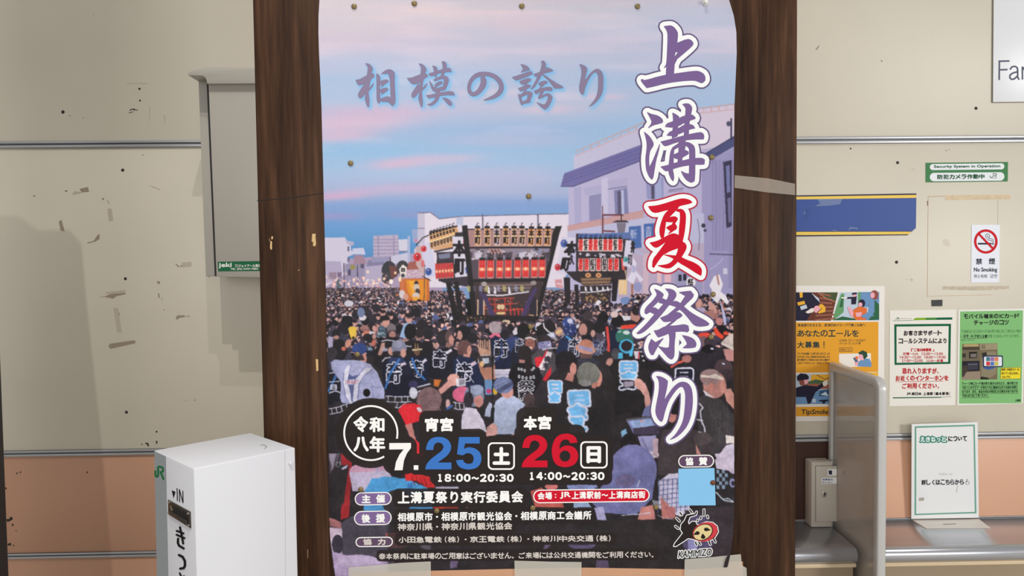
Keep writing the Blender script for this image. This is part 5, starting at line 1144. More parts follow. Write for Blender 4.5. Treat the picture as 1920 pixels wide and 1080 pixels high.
for x, y, r in ((1830, 203, 3.0), (1683, 305, 2.9), (1595, 278.6, 1.6), (1681, 491.6, 3.0), (1718, 261, 1.4)): P.poly(circ(x, y, r, n=14), HOLE)
P.build('screw_hole', wr)

# ------------------------------------------------------------------ dark upright at the left margin; its stepped top throws the shadow on the wall
def shadow_caster():
    Yc = 1.60
    outline = [(-60, 404), (35, 404), (75, 432), (133, 431), (155, 457), (166, 580), (191, 810), (214, 1080)]
    pts = []
    for x, y in outline:
        W = at(x, y, YL)
        t = (W.y - Yc) / (W.y - LAMP_A.y)
        pts.append(W + (LAMP_A - W) * t)
    return Yc, pts
Yc, pts = shadow_caster()
xr = min(at(12, 980, Yc).x, 9)
dx = at(9, 900, Yc).x - max(p.x for p in pts)
prof = [(p.x + dx, p.z) for p in pts]
prof = prof + [(prof[-1][0], 0.0), (prof[0][0], 0.0)]
n = len(prof)
v = [(x, Yc - .03, z) for x, z in prof] + [(x, Yc, z) for x, z in prof]
o = mesh_obj('dark_screen', v, [tuple(range(n)), tuple(range(2 * n - 1, n - 1, -1))] + [(i, i + n, (i + 1) % n + n, (i + 1) % n) for i in range(n)], mat('dark_grey_panel', (44, 42, 42), .5))
tag(o, 'dark upright panel edge at the left margin in front of the beige wall', 'panel')

# ------------------------------------------------------------------ pale metal display box on the left wall
BOXP = mat('pale_grey_paint', (174, 169, 160), .4)
YS, YF, YH = YL - .155, YL - .212, YL - .228
db = empty('display_box', at(440, 518, YL))
tag(db, 'pale grey metal display box with sloped hood on the left wall, half behind the board', 'display box')
def prism(name, front, Y0, Y1, m, parent, bevel=0.0):
    f = [at(x, y, Y0) for x, y in front]
    b = [Vector((p.x, Y1, p.z)) for p in f]
    k = len(f)
    o = mesh_obj(name, f + b, [tuple(range(k)), tuple(range(2 * k - 1, k - 1, -1))] + [(i, i + k, (i + 1) % k + k, (i + 1) % k) for i in range(k)], m, parent)
    bm = bmesh.new(); bm.from_mesh(o.data); bmesh.ops.recalc_face_normals(bm, faces=bm.faces); bm.to_mesh(o.data); bm.free()
    if bevel: bev(o, bevel)
    return o
prism('back_plate', [(371.5, 150), (560, 150), (560, 521), (386, 518)], YS, YL, BOXP, db, .002)
prism('gasket', [(387.5, 155), (560, 155), (560, 518), (402.5, 517.5)], YS - .012, YS + .001, BLACK, db)
fp = prism('front_panel', [(390.8, 157.5), (560, 157.5), (560, 521.5), (405.8, 518.8)], YF, YS - .004, BOXP, db, .0012)
prism('hood', [(352, 135), (366, 130.5), (385, 126), (560, 125.5), (560, 156.2), (388, 157), (387, 150), (384, 144.5), (379, 142), (352.5, 141.5)], YH, YS - .002, BOXP, db, .0012)
PL = Print(wallsurf(YF), .0003)
PL.poly([(408.1, 490.7), (530, 488.8), (530, 507.6), (408.9, 508.9)], ink((38, 104, 70)))
WHT = ink((232, 234, 228))
PL.text('jeki', 410, 492.5, 434.5, 503.5, WHT, 1, .45, tilt=-.3)
PL.text('株式', 440.5, 495.2, 446.5, 498.2, WHT, 1); PL.text('会社', 440.5, 498.6, 446.5, 501.4, WHT, 1)
PL.text('ジェイアール東日本企画', 447, 495.5, 505, 501.3, WHT, 1, .2, tilt=-.5)
PL.text('TEL (03) 5447-7884', 432, 502.6, 484, 507.2, WHT, 1, .15, tilt=-.5)
s = PL.build('sticker', fp); s['label'] = 'green sticker with white lettering'

# ------------------------------------------------------------------ notice board with brown wooden stiles
def wood_mat(name, dark, light):
    m = bpy.data.materials.new(name); m.use_nodes = True
    nt = m.node_tree; b = nt.nodes['Principled BSDF']
    tc = nt.nodes.new('ShaderNodeTexCoord')
    mp = nt.nodes.new('ShaderNodeMapping'); mp.inputs['Scale'].default_value = (26, 26, 1.5)
    nz = nt.nodes.new('ShaderNodeTexNoise'); nz.inputs['Scale'].default_value = 1; nz.inputs['Detail'].default_value = 7; nz.inputs['Roughness'].default_value = .62; nz.inputs['Distortion'].default_value = .6
    mp2 = nt.nodes.new('ShaderNodeMapping'); mp2.inputs['Scale'].default_value = (130, 130, 7)
    n2 = nt.nodes.new('ShaderNodeTexNoise'); n2.inputs['Scale'].default_value = 1; n2.inputs['Detail'].default_value = 5
    ad = nt.nodes.new('ShaderNodeMath'); ad.operation = 'MULTIPLY_ADD'; ad.inputs[1].default_value = .5
    cr = nt.nodes.new('ShaderNodeValToRGB')
    cr.color_ramp.elements[0].position = .50; cr.color_ramp.elements[0].color = rgb(dark)
    cr.color_ramp.elements[1].position = 1.0; cr.color_ramp.elements[1].color = rgb(light)
    e = cr.color_ramp.elements.new(.76); e.color = tuple((rgb(dark)[i] * .6 + rgb(light)[i] * .4) for i in range(3)) + (1,)
    L = nt.links.new
    L(tc.outputs['Object'], mp.inputs[0]); L(mp.outputs[0], nz.inputs['Vector']); L(tc.outputs['Object'], mp2.inputs[0]); L(mp2.outputs[0], n2.inputs['Vector'])
    L(n2.outputs['Fac'], ad.inputs[0]); L(nz.outputs['Fac'], ad.inputs[2]); L(ad.outputs[0], cr.inputs['Fac']); L(cr.outputs[0], b.inputs['Base Color'])
    bp = nt.nodes.new('ShaderNodeBump'); bp.inputs['Strength'].default_value = .12; bp.inputs['Distance'].default_value = .002
    L(n2.outputs['Fac'], bp.inputs['Height']); L(bp.outputs[0], b.inputs['Normal'])
    b.inputs['Roughness'].default_value = .5; b.inputs['Specular IOR Level'].default_value = .12
    return m
WOOD = wood_mat('brown_wood', (37, 23, 16), (94, 65, 46))
bd = empty('notice_board', (0.04, YB + .02, 0))
tag(bd, 'free-standing notice board with dark brown wooden stiles behind the festival poster', 'notice board')
ZTOP = 2.72
def stile(name, xa, xb):
    """A stile between two photographed edges, each given as x at the top of the picture and x at its bottom."""
    pts = []
    for z in (0.0, ZTOP):
        row = []
        for e in (xa, xb):
            p0, p1 = at(e[0], 0, YB), at(e[1], 1080, YB)
            t = (z - p0.z) / (p1.z - p0.z)
            row.append(p0 + (p1 - p0) * t)
        pts.append(row)
    (a0, b0), (a1, b1) = pts
    d = Vector((0, .035, 0))
    return hexa(name, [a0, b0, b1, a1, a0 + d, b0 + d, b1 + d, a1 + d], WOOD, bd, .003)
st_l = stile('stile', (473.5, 500.8), (624, 634)); st_r = stile('stile', (1362, 1366), (1495.6, 1491.8))
pa, pb = at(636, 1080, YB), at(1396, 1080, YB)
bp_ = box('back_panel', pa.x - .008, at(1366, 1080, YB).x + .002, YB + .004, YB + .03, .35, ZTOP - .02, mat('tan_board', (200, 152, 119), .55, noise=.05, scale=(8, 8, 8)), bd)
box('rail', pa.x - .008, at(1366, 1080, YB).x + .002, YB, YB + .034, .27, .345, WOOD, bd, .003)
box('lower_panel', pa.x - .004, pb.x - .004, YB - .0007, YB + .006, .36, at(1000, 1060, YB).z, mat('tan_board', (200, 152, 119)), bd)
box('foot', at(505, 1080, YB).x, at(560, 1080, YB).x, YB - .0, YB + .5, 0, .05, WOOD, bd, .004)
box('foot', at(1430, 1080, YB).x, at(1485, 1080, YB).x, YB - .12, YB + .5, 0, .05, WOOD, bd, .004)
SB = wallsurf(YB)
CHIP = mat('bare_wood', (206, 172, 120), .7); CRK = mat('crack', (24, 16, 12), .8)
ch = crop(340, 400, 5.4)
def marks(name, polys, m, parent):
    for p in polys:
        P = Print(SB, .0002); P.poly(p, m); P.build(name, parent)
marks('chip', [ch(*v) for v in ((905,222,912,240,910,262,925,262,930,235,918,232,912,238), (890,245,897,280,892,282), (902,278,918,285,918,362,905,370,898,345), (1325,208,1360,206,1358,232,1364,300,1360,328,1345,335,1332,325,1335,290,1320,285), (1182,570,1195,570,1190,585))] + [[(592, 673), (596.5, 674), (597, 695), (593, 696)]], CHIP, st_l)
marks('scratch', [crop(280, 800, 3.858)(1142, 888, 1150, 888, 1148, 952, 1143, 952)], mat('scratch', (150, 120, 92), .6), st_l)
marks('crack', [[(482, 375.2), (540, 371), (607, 361.2), (607, 362.8), (540, 372.8), (482, 377)], [(499, 861), (560, 866), (560, 867), (499, 862.4)]], CRK, st_l)

# ------------------------------------------------------------------ festival poster
def wave(px, py):
    w = .0006
    cr = max(0.0, (1 - math.hypot((px - 1385) / 60, (py + 5) / 80)))
    bl = max(0.0, (1 - math.hypot((px - 612) / 40, (py - 1090) / 130)))
    br = max(0.0, (1 - math.hypot((px - 1372) / 50, (py - 1075) / 120)))
    return w + .012 * cr * cr + .012 * bl * bl + .008 * br * br
def SP(px, py, lift=0.0):
    return at(px, py, YB - .0003 - wave(px, py) - lift)
YE = [-24, 0, 30, 60, 100, 200, 500, 800, 950, 1000, 1040, 1060, 1092]
LE = [604, 599, 597.2, 597, 598.2, 602.8, 610.2, 615.2, 616.2, 618.5, 621.5, 624.5, 628.5]
RE = [1352, 1367, 1376, 1380.6, 1381.4, 1377.0, 1374.0, 1376.6, 1377.4, 1374.8, 1369.5, 1365.0, 1352]
XE = [590, 632, 660, 700, 808, 960, 1092, 1284, 1365, 1400]
BE = [1092, 1086, 1078, 1073, 1070, 1066.5, 1064.3, 1067.5, 1063.0, 1060]
PRINT_GAIN = 0.89
def poster_sheet(parent):
    img = paint_poster()
    NX, NY = 700, 960
    u = np.linspace(0, 1, NX); vv = np.linspace(0, 1, NY)
    X = np.zeros((NY, NX)); Y = np.zeros((NY, NX))
    Ym = -22 + vv * (1092 - -22)
    L = np.interp(Ym, YE, LE); R = np.interp(Ym, YE, RE)
    X = L[:, None] + (R - L)[:, None] * u[None, :]
    bot = np.interp(X, XE, BE)
    Y = -22 + vv[:, None] * (bot + 22)
    L = np.interp(Y[:, 0], YE, LE); R = np.interp(Y[:, -1], YE, RE)
    X = L[:, None] + (R - L)[:, None] * u[None, :]
    # colours: bilinear look-up in the painted picture
    fx = np.clip((X - CX0) * SS - .5, 0, CW - 2.001); fy = np.clip((Y - CY0) * SS - .5, 0, CH - 2.001)
    xi, yi = fx.astype(int), fy.astype(int); ax, ay = (fx - xi)[..., None], (fy - yi)[..., None]
    c = img[yi, xi] * (1 - ax) * (1 - ay) + img[yi, xi + 1] * ax * (1 - ay) + img[yi + 1, xi] * (1 - ax) * ay + img[yi + 1, xi + 1] * ax * ay
    c = c / 255.0
    c = np.where(c <= .04045, c / 12.92, ((c + .055) / 1.055) ** 2.4) * PRINT_GAIN
    # points on the paper
    w = np.full(X.shape, .0006)
    cr = np.maximum(0, 1 - np.hypot((X - 1385) / 60, (Y + 5) / 80)); bl = np.maximum(0, 1 - np.hypot((X - 612) / 40, (Y - 1090) / 130)); br = np.maximum(0, 1 - np.hypot((X - 1372) / 50, (Y - 1075) / 120))
    w = w + .012 * cr ** 2 + .012 * bl ** 2 + .008 * br ** 2
    A, B = (X - 960) / FPX, (540 - Y) / FPX
    D = np.stack([fw[k] + rt[k] * A + up[k] * B for k in range(3)], -1)
    T = (YB - .0003 - w) / D[..., 1]
    V = D * T[..., None] + np.array(EYE)
    me = bpy.data.meshes.new('printed_sheet')
    nv, nf = NX * NY, (NX - 1) * (NY - 1)
    me.vertices.add(nv); me.vertices.foreach_set('co', V.reshape(-1).astype(np.float32))
    i = (np.arange(NY - 1)[:, None] * NX + np.arange(NX - 1)[None, :]).reshape(-1)
    q = np.stack([i, i + NX, i + NX + 1, i + 1], 1).reshape(-1)
    me.loops.add(nf * 4); me.loops.foreach_set('vertex_index', q.astype(np.int32))
    me.polygons.add(nf); me.polygons.foreach_set('loop_start', np.arange(0, nf * 4, 4, dtype=np.int32)); me.polygons.foreach_set('loop_total', np.full(nf, 4, dtype=np.int32))
    me.polygons.foreach_set('use_smooth', np.ones(nf, dtype=bool))
    me.update(calc_edges=True); me.validate()
    at_ = me.color_attributes.new('print', 'FLOAT_COLOR', 'POINT')
    at_.data.foreach_set('color', np.concatenate([c, np.ones(c.shape[:2] + (1,))], -1).reshape(-1).astype(np.float32))
    m = bpy.data.materials.new('printed_paper'); m.use_nodes = True
    nt = m.node_tree; b = nt.nodes['Principled BSDF']
    a = nt.nodes.new('ShaderNodeAttribute'); a.attribute_name = 'print'
    nt.links.new(a.outputs['Color'], b.inputs['Base Color'])
    b.inputs['Roughness'].default_value = .30; b.inputs['Specular IOR Level'].default_value = .15
    tc = nt.nodes.new('ShaderNodeTexCoord'); mp = nt.nodes.new('ShaderNodeMapping'); mp.inputs['Scale'].default_value = (14, 14, 2.2)
    nz = nt.nodes.new('ShaderNodeTexNoise'); nz.inputs['Scale'].default_value = 1.0; nz.inputs['Detail'].default_value = 2.0
    bp = nt.nodes.new('ShaderNodeBump'); bp.inputs['Strength'].default_value = .5; bp.inputs['Distance'].default_value = .004
    nt.links.new(tc.outputs['Object'], mp.inputs[0]); nt.links.new(mp.outputs[0], nz.inputs['Vector']); nt.links.new(nz.outputs['Fac'], bp.inputs['Height']); nt.links.new(bp.outputs[0], b.inputs['Normal'])
    me.materials.append(m)
    o = bpy.data.objects.new('printed_sheet', me)
    return link(o, parent)
po = empty('festival_poster', SP(990, 1060))
tag(po, 'large glossy summer festival poster with lanterns and crowd under a dusk sky', 'poster')
poster_sheet(po)

VIO, VIOE, CRI, CRIE, WHI = ink((122, 98, 148), .3), ink((104, 88, 128), .3), ink((205, 14, 42), .3), ink((186, 40, 66), .3), ink((244, 246, 246), .3)
T = Print(SP)
for pas in range(3):
    for k, shapes in TITLE:
        fill, edge = (VIO, VIOE) if k == 'violet' else (CRI, CRIE)
        for p in shapes:
            if pas == 0: T.fat(p, 11.6, edge, 0)
            elif pas == 1: T.fat(p, 8.8, WHI, 1)
            else: T.fat(p, .7, fill, 2, n=6)
T.poly([(1180 + x / 7.2, 30 + y / 7.2) for x, y in ((625, 490), (652, 492), (612, 545))], WHI, 3)
o = T.build('title_lettering', po); o['label'] = 'violet and red brush lettering with white outline'
T = Print(SP); SLG = ink((134, 122, 150), .3)
for p in SLOGAN: T.fat(p, .35, SLG, n=6)
o = T.build('slogan_lettering', po); o['label'] = 'grey-violet brush lettering'

T = Print(SP); PW = ink((246, 246, 244), .3); PG = ink((214, 206, 200), .3); BLU = ink((62, 118, 196), .3); RED = ink((206, 24, 48), .3)
T.ring(circ(695.3, 812, 51.5, 52.3, n=64, a0=30, a1=348)[::1], circ(695.3, 812, 48.2, 49.0, n=64, a0=30, a1=348), PW) if False else None
a_out = circ(695.3, 812, 51.6, 52.4, n=60, a0=60, a1=372); a_in = circ(695.3, 812, 48.3, 49.0, n=60, a0=60, a1=372)
T.poly(a_out + a_in[::-1], PW)
T.text('令', 662.4, 780.4, 690.6, 810.7, PW, 0, 1.3); T.text('和', 692.4, 782, 721, 810.5, PW, 0, 1.3); T.text('八', 662.6, 818.5, 691.6, 846.8, PW, 0, 1.5); T.text('年', 692.6, 818, 722.4, 848.2, PW, 0, 1.3)
T.poly([(729.9, 830.8), (770.6, 830.5), (770.6, 840), (763, 850), (757.5, 863), (754.8, 881.6), (739.6, 881.9), (742.5, 866), (749, 852.5), (757, 842.5), (729.9, 842.8)], PW); T.poly(rect(775.8, 872.4, 784.4, 881), PW)
def two(x0, y0, w, h, m):
    pa = [(.03,.40),(.03,.33),(.10,.14),(.27,.02),(.50,-.01),(.73,.02),(.90,.12),(.98,.28),(.95,.43),(.82,.58),(.62,.70),(.46,.79),(.98,.79),(.98,1.0),(0,1.0),(.03,.86),(.18,.70),(.42,.55),(.62,.43),(.69,.31),(.64,.21),(.50,.16),(.36,.20),(.30,.33),(.30,.40)]
    T.poly([(x0 + u * w, y0 + v * h) for u, v in smooth_poly(pa, 50)], m)
def five(x0, y0, w, h, m):
    pa = [(.12,0),(.92,0),(.92,.20),(.35,.20),(.31,.37),(.40,.33),(.55,.31),(.78,.36),(.95,.49),(1.0,.66),(.95,.83),(.80,.96),(.50,1.01),(.22,.97),(.06,.87),(0,.72),(.27,.70),(.32,.79),(.48,.84),(.64,.80),(.70,.66),(.64,.54),(.49,.49),(.36,.51),(.28,.57),(.04,.53)]
    T.poly([(x0 + u * w, y0 + v * h) for u, v in smooth_poly(pa, 50)], m)
def six(x0, y0, w, h, m):
    pa = [(.96,.26),(.90,.10),(.74,.01),(.52,-.02),(.24,.04),(.07,.22),(0,.50),(.05,.78),(.20,.95),(.50,1.01),(.78,.96),(.94,.84),(1.0,.66),(.94,.49),(.80,.38),(.58,.34),(.40,.38),(.29,.46),(.31,.30),(.40,.19),(.53,.16),(.64,.19),(.69,.28)]
    T.poly([(x0 + u * w, y0 + v * h) for u, v in smooth_poly(pa, 50)], m)
    ho = [(.30 + .20 * 1 + .20 * math.cos(t), .665 + .165 * math.sin(t)) for t in np.linspace(0, 2 * math.pi, 24, endpoint=False)]
    T.poly([(x0 + u * w, y0 + v * h) for u, v in ho], ink((46, 40, 40), .3), 1)
two(797.4, 819.4, 50, 60.6, BLU); five(855, 819.4, 48.2, 60.8, BLU)
two(978, 815.6, 49.5, 60.6, RED); six(1034, 813.6, 50.8, 62.4, RED)
def square_tag(x0, y0, x1, y1, ch, bx):
    T.ring(rrect(x0, y0, x1, y1, 9), rrect(x0 + 3, y0 + 3, x1 - 3, y1 - 3, 6.6), PW)
    T.text(ch, *bx, PW, 0, 2.0)
square_tag(914.6, 829.4, 965.4, 881, '土', (923.6, 838, 956.4, 871.5)); square_tag(1088, 827.4, 1139.3, 878.4, '日', (1099.6, 836.5, 1127, 868.6))
T.text('宵', 796.6, 783.2, 822, 809.2, PW, 0, 1.2); T.text('宮', 825, 783, 850.2, 809, PW, 0, 1.2); T.text('本', 981.6, 780, 1007, 806.4, PW, 0, 1.3); T.text('宮', 1008.6, 779.4, 1034, 805.4, PW, 0, 1.2)
def clock(x, t, y0, y1, x1):
    n = sum(.52 if c == ':' else 1.12 if c == '〜' else 1 for c in t)
    k = (x1 - x) / n
    for c in t:
        w = k * (.52 if c == ':' else 1.12 if c == '〜' else 1)
        if c == ':':
            for yy in (.27, .80): T.poly(circ(x + w * .5, y0 + (y1 - y0) * yy, 1.7, n=10), PW)
        elif c == '〜': T.text(c, x + w * .06, y0 + (y1 - y0) * .36, x + w * .94, y0 + (y1 - y0) * .72, PW, 0, .9)
        elif c == '1': T.text('１', x + w * .2, y0, x + w * .72, y1, PW, 0, 1.0)
        else: T.text({'0': '０', '2': '２', '3': '３', '4': '４', '8': '８'}[c], x + w * .05, y0, x + w * .95, y1, PW, 0, 1.0)
        x += w
clock(818.4, '18:00〜20:30', 888.4, 903.6, 963.8); clock(990.6, '14:00〜20:30', 885.0, 900.2, 1134.2)
o = T.build('date_lettering', po); o['label'] = 'white, blue and red date and time lettering'

T = Print(SP)
PIL, PILD = ink((128, 104, 152), .3), ink((98, 76, 100), .3)
def pill(x0, y0, x1, y1, tx, m, tilt=0.0, tw=1.0, txt=PW):
    T.fat(rrect(x0 + 1.6, y0 + 1.6, x1 - 1.6, y1 - 1.6, 99, tilt=tilt), .1, PW, 0, n=4) if False else T.poly(rrect(x0, y0, x1, y1, 99, tilt=tilt), PW, 0)
    T.poly(rrect(x0 + 2, y0 + 2, x1 - 2, y1 - 2, 99, tilt=tilt), m, 1)
    for c, a, b, y_0, y_1 in tx: T.text(c, a, y_0, b, y_1, txt, 2, .8)
pill(665, 923.4, 734.4, 948, (('主', 678, 695, 927.6, 943.4), ('催', 705, 722, 927, 943)), PIL, -1.2)
pill(663.8, 958.4, 734.4, 985.4, (('後', 677.6, 694.4, 964, 980.4), ('援', 704.8, 722, 963.2, 980)), PIL, -1.4)
pill(666.6, 1007.2, 736.8, 1026, (('協', 680.6, 697, 1010, 1022), ('力', 708, 723, 1010, 1022)), PILD, -1.0, txt=PG)
pill(1271.6, 853.4, 1339, 877, (('協', 1285, 1300, 857.6, 872.6), ('賛', 1310.4, 1326.4, 857, 872.4)), PILD, -1.0)
T.poly(rrect(999.8, 918.4, 1218.2, 943.8, 99, tilt=-3.0), PW, 0); T.poly(rrect(1001.8, 920.4, 1216.2, 941.8, 99, tilt=-3.0), RED, 1)
def run(s, x0, y0, x1, y1, m, lift, bold, tilt):
    """A line of lettering, each character fitted in its own cell."""
    W = {'・': .9, '：': .9, '（': .62, '）': .62, ' ': .4, 'J': .6, 'R': .72, '。': 1.0}
    n = sum(W.get(c, 1) for c in s); k = (x1 - x0) / n; x = x0; h = y1 - y0
    for c in s:
        w = k * W.get(c, 1); t = tilt * (x - x0) / (x1 - x0)
        g = {'・': (.36, .40, .64, .62), '：': (.4, .25, .6, .8), '。': (.06, .70, .34, .96), '〜': (.05, .36, .95, .66), '（': (.5, .0, .86, 1), '）': (.14, .0, .5, 1), 'り': (.2, .02, .82, .98), 'く': (.25, .02, .8, .98), 'い': (.06, .14, .94, .88), 'さ': (.1, .03, .9, .97), 'ー': (.06, .44, .94, .58), '、': (.08, .66, .34, .95), 'J': (.05, .02, .9, .98), 'R': (.02, .02, .98, .98), 'ッ': (.14, .3, .88, .98), 'ャ': (.1, .3, .9, .98), 'ィ': (.1, .3, .9, .98), 'っ': (.12, .36, .9, .94), '」': (.3, .3, .95, 1), '工': (.05, .1, .95, .88), '三': (.05, .08, .95, .9), '二': (.05, .15, .95, .88)}.get(c, (.03, .02, .97, .98))
        if c != ' ': T.text(c, x + g[0] * w, y0 + t + g[1] * h, x + g[2] * w, y0 + t + g[3] * h, m, lift, bold)
        x += w
run('会場：', 1007.6, 922.6, 1048, 937.0, PW, 2, .55, -.6); T.text('JR', 1050, 922.2, 1070, 935.2, PW, 2, .5); run('上溝駅前〜上溝商店街', 1071.6, 921.4, 1210.4, 935.8, PW, 2, .55, -1.2)
run('上溝夏祭り実行委員会', 745, 921.4, 981.6, 944.4, PW, 0, .9, -1.6)
run('相模原市・相模原市観光協会・相模原商工会議所', 745, 961, 1109.4, 978, PW, 0, .55, -3.6)
run('神奈川県・神奈川県観光協会', 745, 981.0, 961, 995.4, PG, 0, .45, -2.4)
run('小田急電鉄（株）・京王電鉄（株）・神奈川中央交通（株）', 746.6, 1006.2, 1150, 1018.2, PG, 0, .4, -3.0)
run('※本祭典に駐車場のご用意はございません。ご来場には公共交通機関をご利用ください。', 710, 1037.2, 1234, 1049.2, PG, 0, .32, -3.6)
o = T.build('organiser_lettering', po); o['label'] = 'white small print with violet and red pill-shaped tags'

# the dancer-and-drum emblem with its name
T = Print(SP); LGB, LGC, LGR = ink((42, 36, 36), .3), ink((226, 206, 150), .3), ink((206, 64, 72), .3)
lg = crop(990, 850)
body = lg(1395,545,1470,530,1478,540,1420,560,1405,600,1412,625,1440,600,1470,600,1480,625,1500,632,1560,605,1620,608,1660,640,1670,690,1640,740,1600,765,1500,770,1440,750,1405,745,1370,770,1300,815,1280,815,1290,790,1330,740,1360,700,1340,670,1345,625,1375,590)
T.fat(body, 1.5, WHI, 0); T.poly(body, LGB, 1)
for v in ((1420,495,1440,520), (1480,515,1475,530), (1545,495,1545,545), (1520,560,1515,575), (1575,550,1580,565), (1490,585,1488,592), (1335,520,1350,540), (1305,570,1330,595), (1295,640,1320,660), (1470,780,1480,805), (1500,780,1515,800), (1590,770,1600,800), (1630,750,1645,780)): T.line(lg(*v), 5.2, WHI, 0); T.line(lg(*v), 2.6, LGB, 1)
T.poly(circ(990 + 1555 / 4.683, 850 + 690 / 4.683, 24, 17.5, rot=-.35), LGR, 2); T.poly(circ(990 + 1537 / 4.683, 850 + 693 / 4.683, 19.5, 14.6, rot=-.5), LGB, 3); T.poly(circ(990 + 1535 / 4.683, 850 + 693 / 4.683, 18.2, 13.2, rot=-.5), LGC, 4)
for cx, cy, a in ((1565, 668, .2), (1488, 700, 2.6), (1538, 735, 4.6)):
    x, y = 990 + cx / 4.683, 850 + cy / 4.683
    T.poly(circ(x, y, 4.2, 3.4), LGB, 5); T.poly([(x + 4.2 * math.cos(a - 1.2), y + 3.4 * math.sin(a - 1.2)), (x + 9 * math.cos(a), y + 7 * math.sin(a)), (x + 4.2 * math.cos(a + 1.0), y + 3.4 * math.sin(a + 1.0))], LGB, 5)
T.fat_text('KAMIMIZO', 1271.5, 1033, 1334, 1046.5, 1.7, WHI, 0, tilt=-5, skew=.12); T.text('KAMIMIZO', 1271.5, 1033, 1334, 1046.5, LGB, 1, .3, tilt=-5, skew=.12)
o = T.build('emblem', po); o['label'] = 'emblem of a leaping drummer with a cream drum'

# ------------------------------------------------------------------ thumbtacks
def lathe(name, prof, m, n=20, parent=None, smooth=True):
    v, f = [], []
    for r, h in prof:
        for k in range(n):
            t = 2 * math.pi * k / n
            v.append((r * math.cos(t), -h, r * math.sin(t)))
    for j in range(len(prof) - 1):
        for k in range(n):
            f.append((j * n + k, j * n + (k + 1) % n, (j + 1) * n + (k + 1) % n, (j + 1) * n + k))
    f.append(tuple(range((len(prof) - 1) * n, len(prof) * n)))
    return mesh_obj(name, v, f, m, parent, smooth=smooth)
BRASS = mat('dull_brass', (128, 110, 72), .42, .35)
pxm = at(961, 600, YB).x - at(960, 600, YB).x
R_ = 5.1 * pxm
TACK = [(R_ * .98, -.0002), (R_, .0006), (R_ * .92, .0014), (R_ * .7, .0022), (R_ * .4, .0027), (R_ * .12, .0029)]
tacks = [(664, 12, "brass thumbtack on the poster's top edge nearest its left corner"), (777, 6.5, "brass thumbtack on the poster's top edge above the second slogan character"), (978.5, 11.5, "brass thumbtack on the poster's top edge above the slogan's fourth character"), (1195.5, 12, "brass thumbtack on the poster's top edge just left of the violet title"),
 (657.5, 306, 'brass thumbtack in the printed sky below the left end of the slogan'), (991.5, 368, 'brass thumbtack in the printed sky above the lantern rack'), (1335, 294.5, 'brass thumbtack beside the second title character, on the printed dark roof'), (1333, 408.2, 'brass thumbtack right of the red title character'),
 (995, 612.6, 'brass thumbtack on the printed crowd below the rack of red lanterns'), (670, 664.5, 'brass thumbtack on the printed blue cap above the lavender jacket'), (1337, 552, 'brass thumbtack on the printed white paper streamer'), (1333, 632, 'brass thumbtack right of the fourth title character by the orange headband'),
 (676.5, 917.6, 'brass thumbtack just above the topmost violet pill-shaped tag'), (819, 957.6, 'brass thumbtack over the second line of organiser names'), (999, 952.4, 'brass thumbtack below the left end of the red venue tag'), (1230.3, 951.2, 'brass thumbtack below the right end of the red venue tag'), (1336.6, 905, 'reddish brown thumbtack holding the right edge of the blue sticky note')]
t0_ = None
for x, y, lab in tacks:
    if t0_ is None:
        t0_ = lathe('thumbtack', TACK, BRASS); o = t0_
    else:
        o = t0_.copy(); COL.objects.link(o)
    o.location = SP(x, y, .0009)
    tag(o, lab, 'thumbtack', 'thumbtacks on the festival poster')
    if 'reddish' in lab:
        o.data = t0_.data.copy(); o.data.materials.clear(); o.data.materials.append(mat('rusty_brass', (112, 66, 44), .45, .3))
o = lathe('push_pin', [(R_ * 1.0, -.0002), (R_ * 1.05, .0012), (R_ * .75, .002), (R_ * .55, .006), (R_ * .75, .0085), (R_ * .6, .0098), (R_ * .1, .0102)], mat('clear_plastic', (226, 226, 220), .12, coat=.6))
o.location = SP(1322, 5.5, .0009); tag(o, "pale clear-plastic push pin at the poster's top right corner", 'push pin')

# sticky note
NT = [(1271.9, 878.9), (1339.5, 877.5), (1341.9, 947.6), (1272.4, 947.8)]
o = slab('sticky_note', NT, SP, .0011, mat('blue_note', (132, 196, 238), .6), None, 0, .0004); tag(o, 'blank light blue sticky note at the lower right of the festival poster', 'sticky note')

# ------------------------------------------------------------------ tapes
TAPE = glassy('cloudy_tape', (226, 222, 210), .42, .35)
def tape(pts, label, group, surf):
    o = slab('adhesive_tape', pts, surf, .0016, TAPE, None, 0, .0010); tag(o, label, 'tape', group)
GT = 'tape strips along the lower edge of the poster'
ST_ = lambda px, py, lift=0.0: at(px, py, YB - .0030 - lift)
tape([(654, 1064), (690, 1061), (748, 1055.5), (807.6, 1052.6), (808, 1092), (653, 1092)], "cloudy tape strip at the left end of the poster's lower edge", GT, ST_)
tape([(964.6, 1051.2), (1030, 1053), (1090.2, 1053.8), (1090.6, 1092), (965.4, 1092)], "cloudy tape strip in the middle of the poster's lower edge", GT, ST_)
tape([(1283.8, 1048.6), (1340, 1044), (1389, 1039), (1391, 1060), (1399.6, 1065), (1401, 1092), (1283, 1092)], "cloudy tape strip at the right end of the poster's lower edge", GT, ST_)
TAPE2 = glassy('clear_tape', (214, 200, 186), .26, .25)
o = slab('adhesive_tape', [(1377.5, 328.5), (1440, 334.5), (1490.5, 344.5), (1490.8, 365.8), (1440, 361), (1377, 352)], SB, .0022, TAPE2, None, 0, .0016); tag(o, 'clear tape strip across the right wooden stile beside the poster', 'tape')

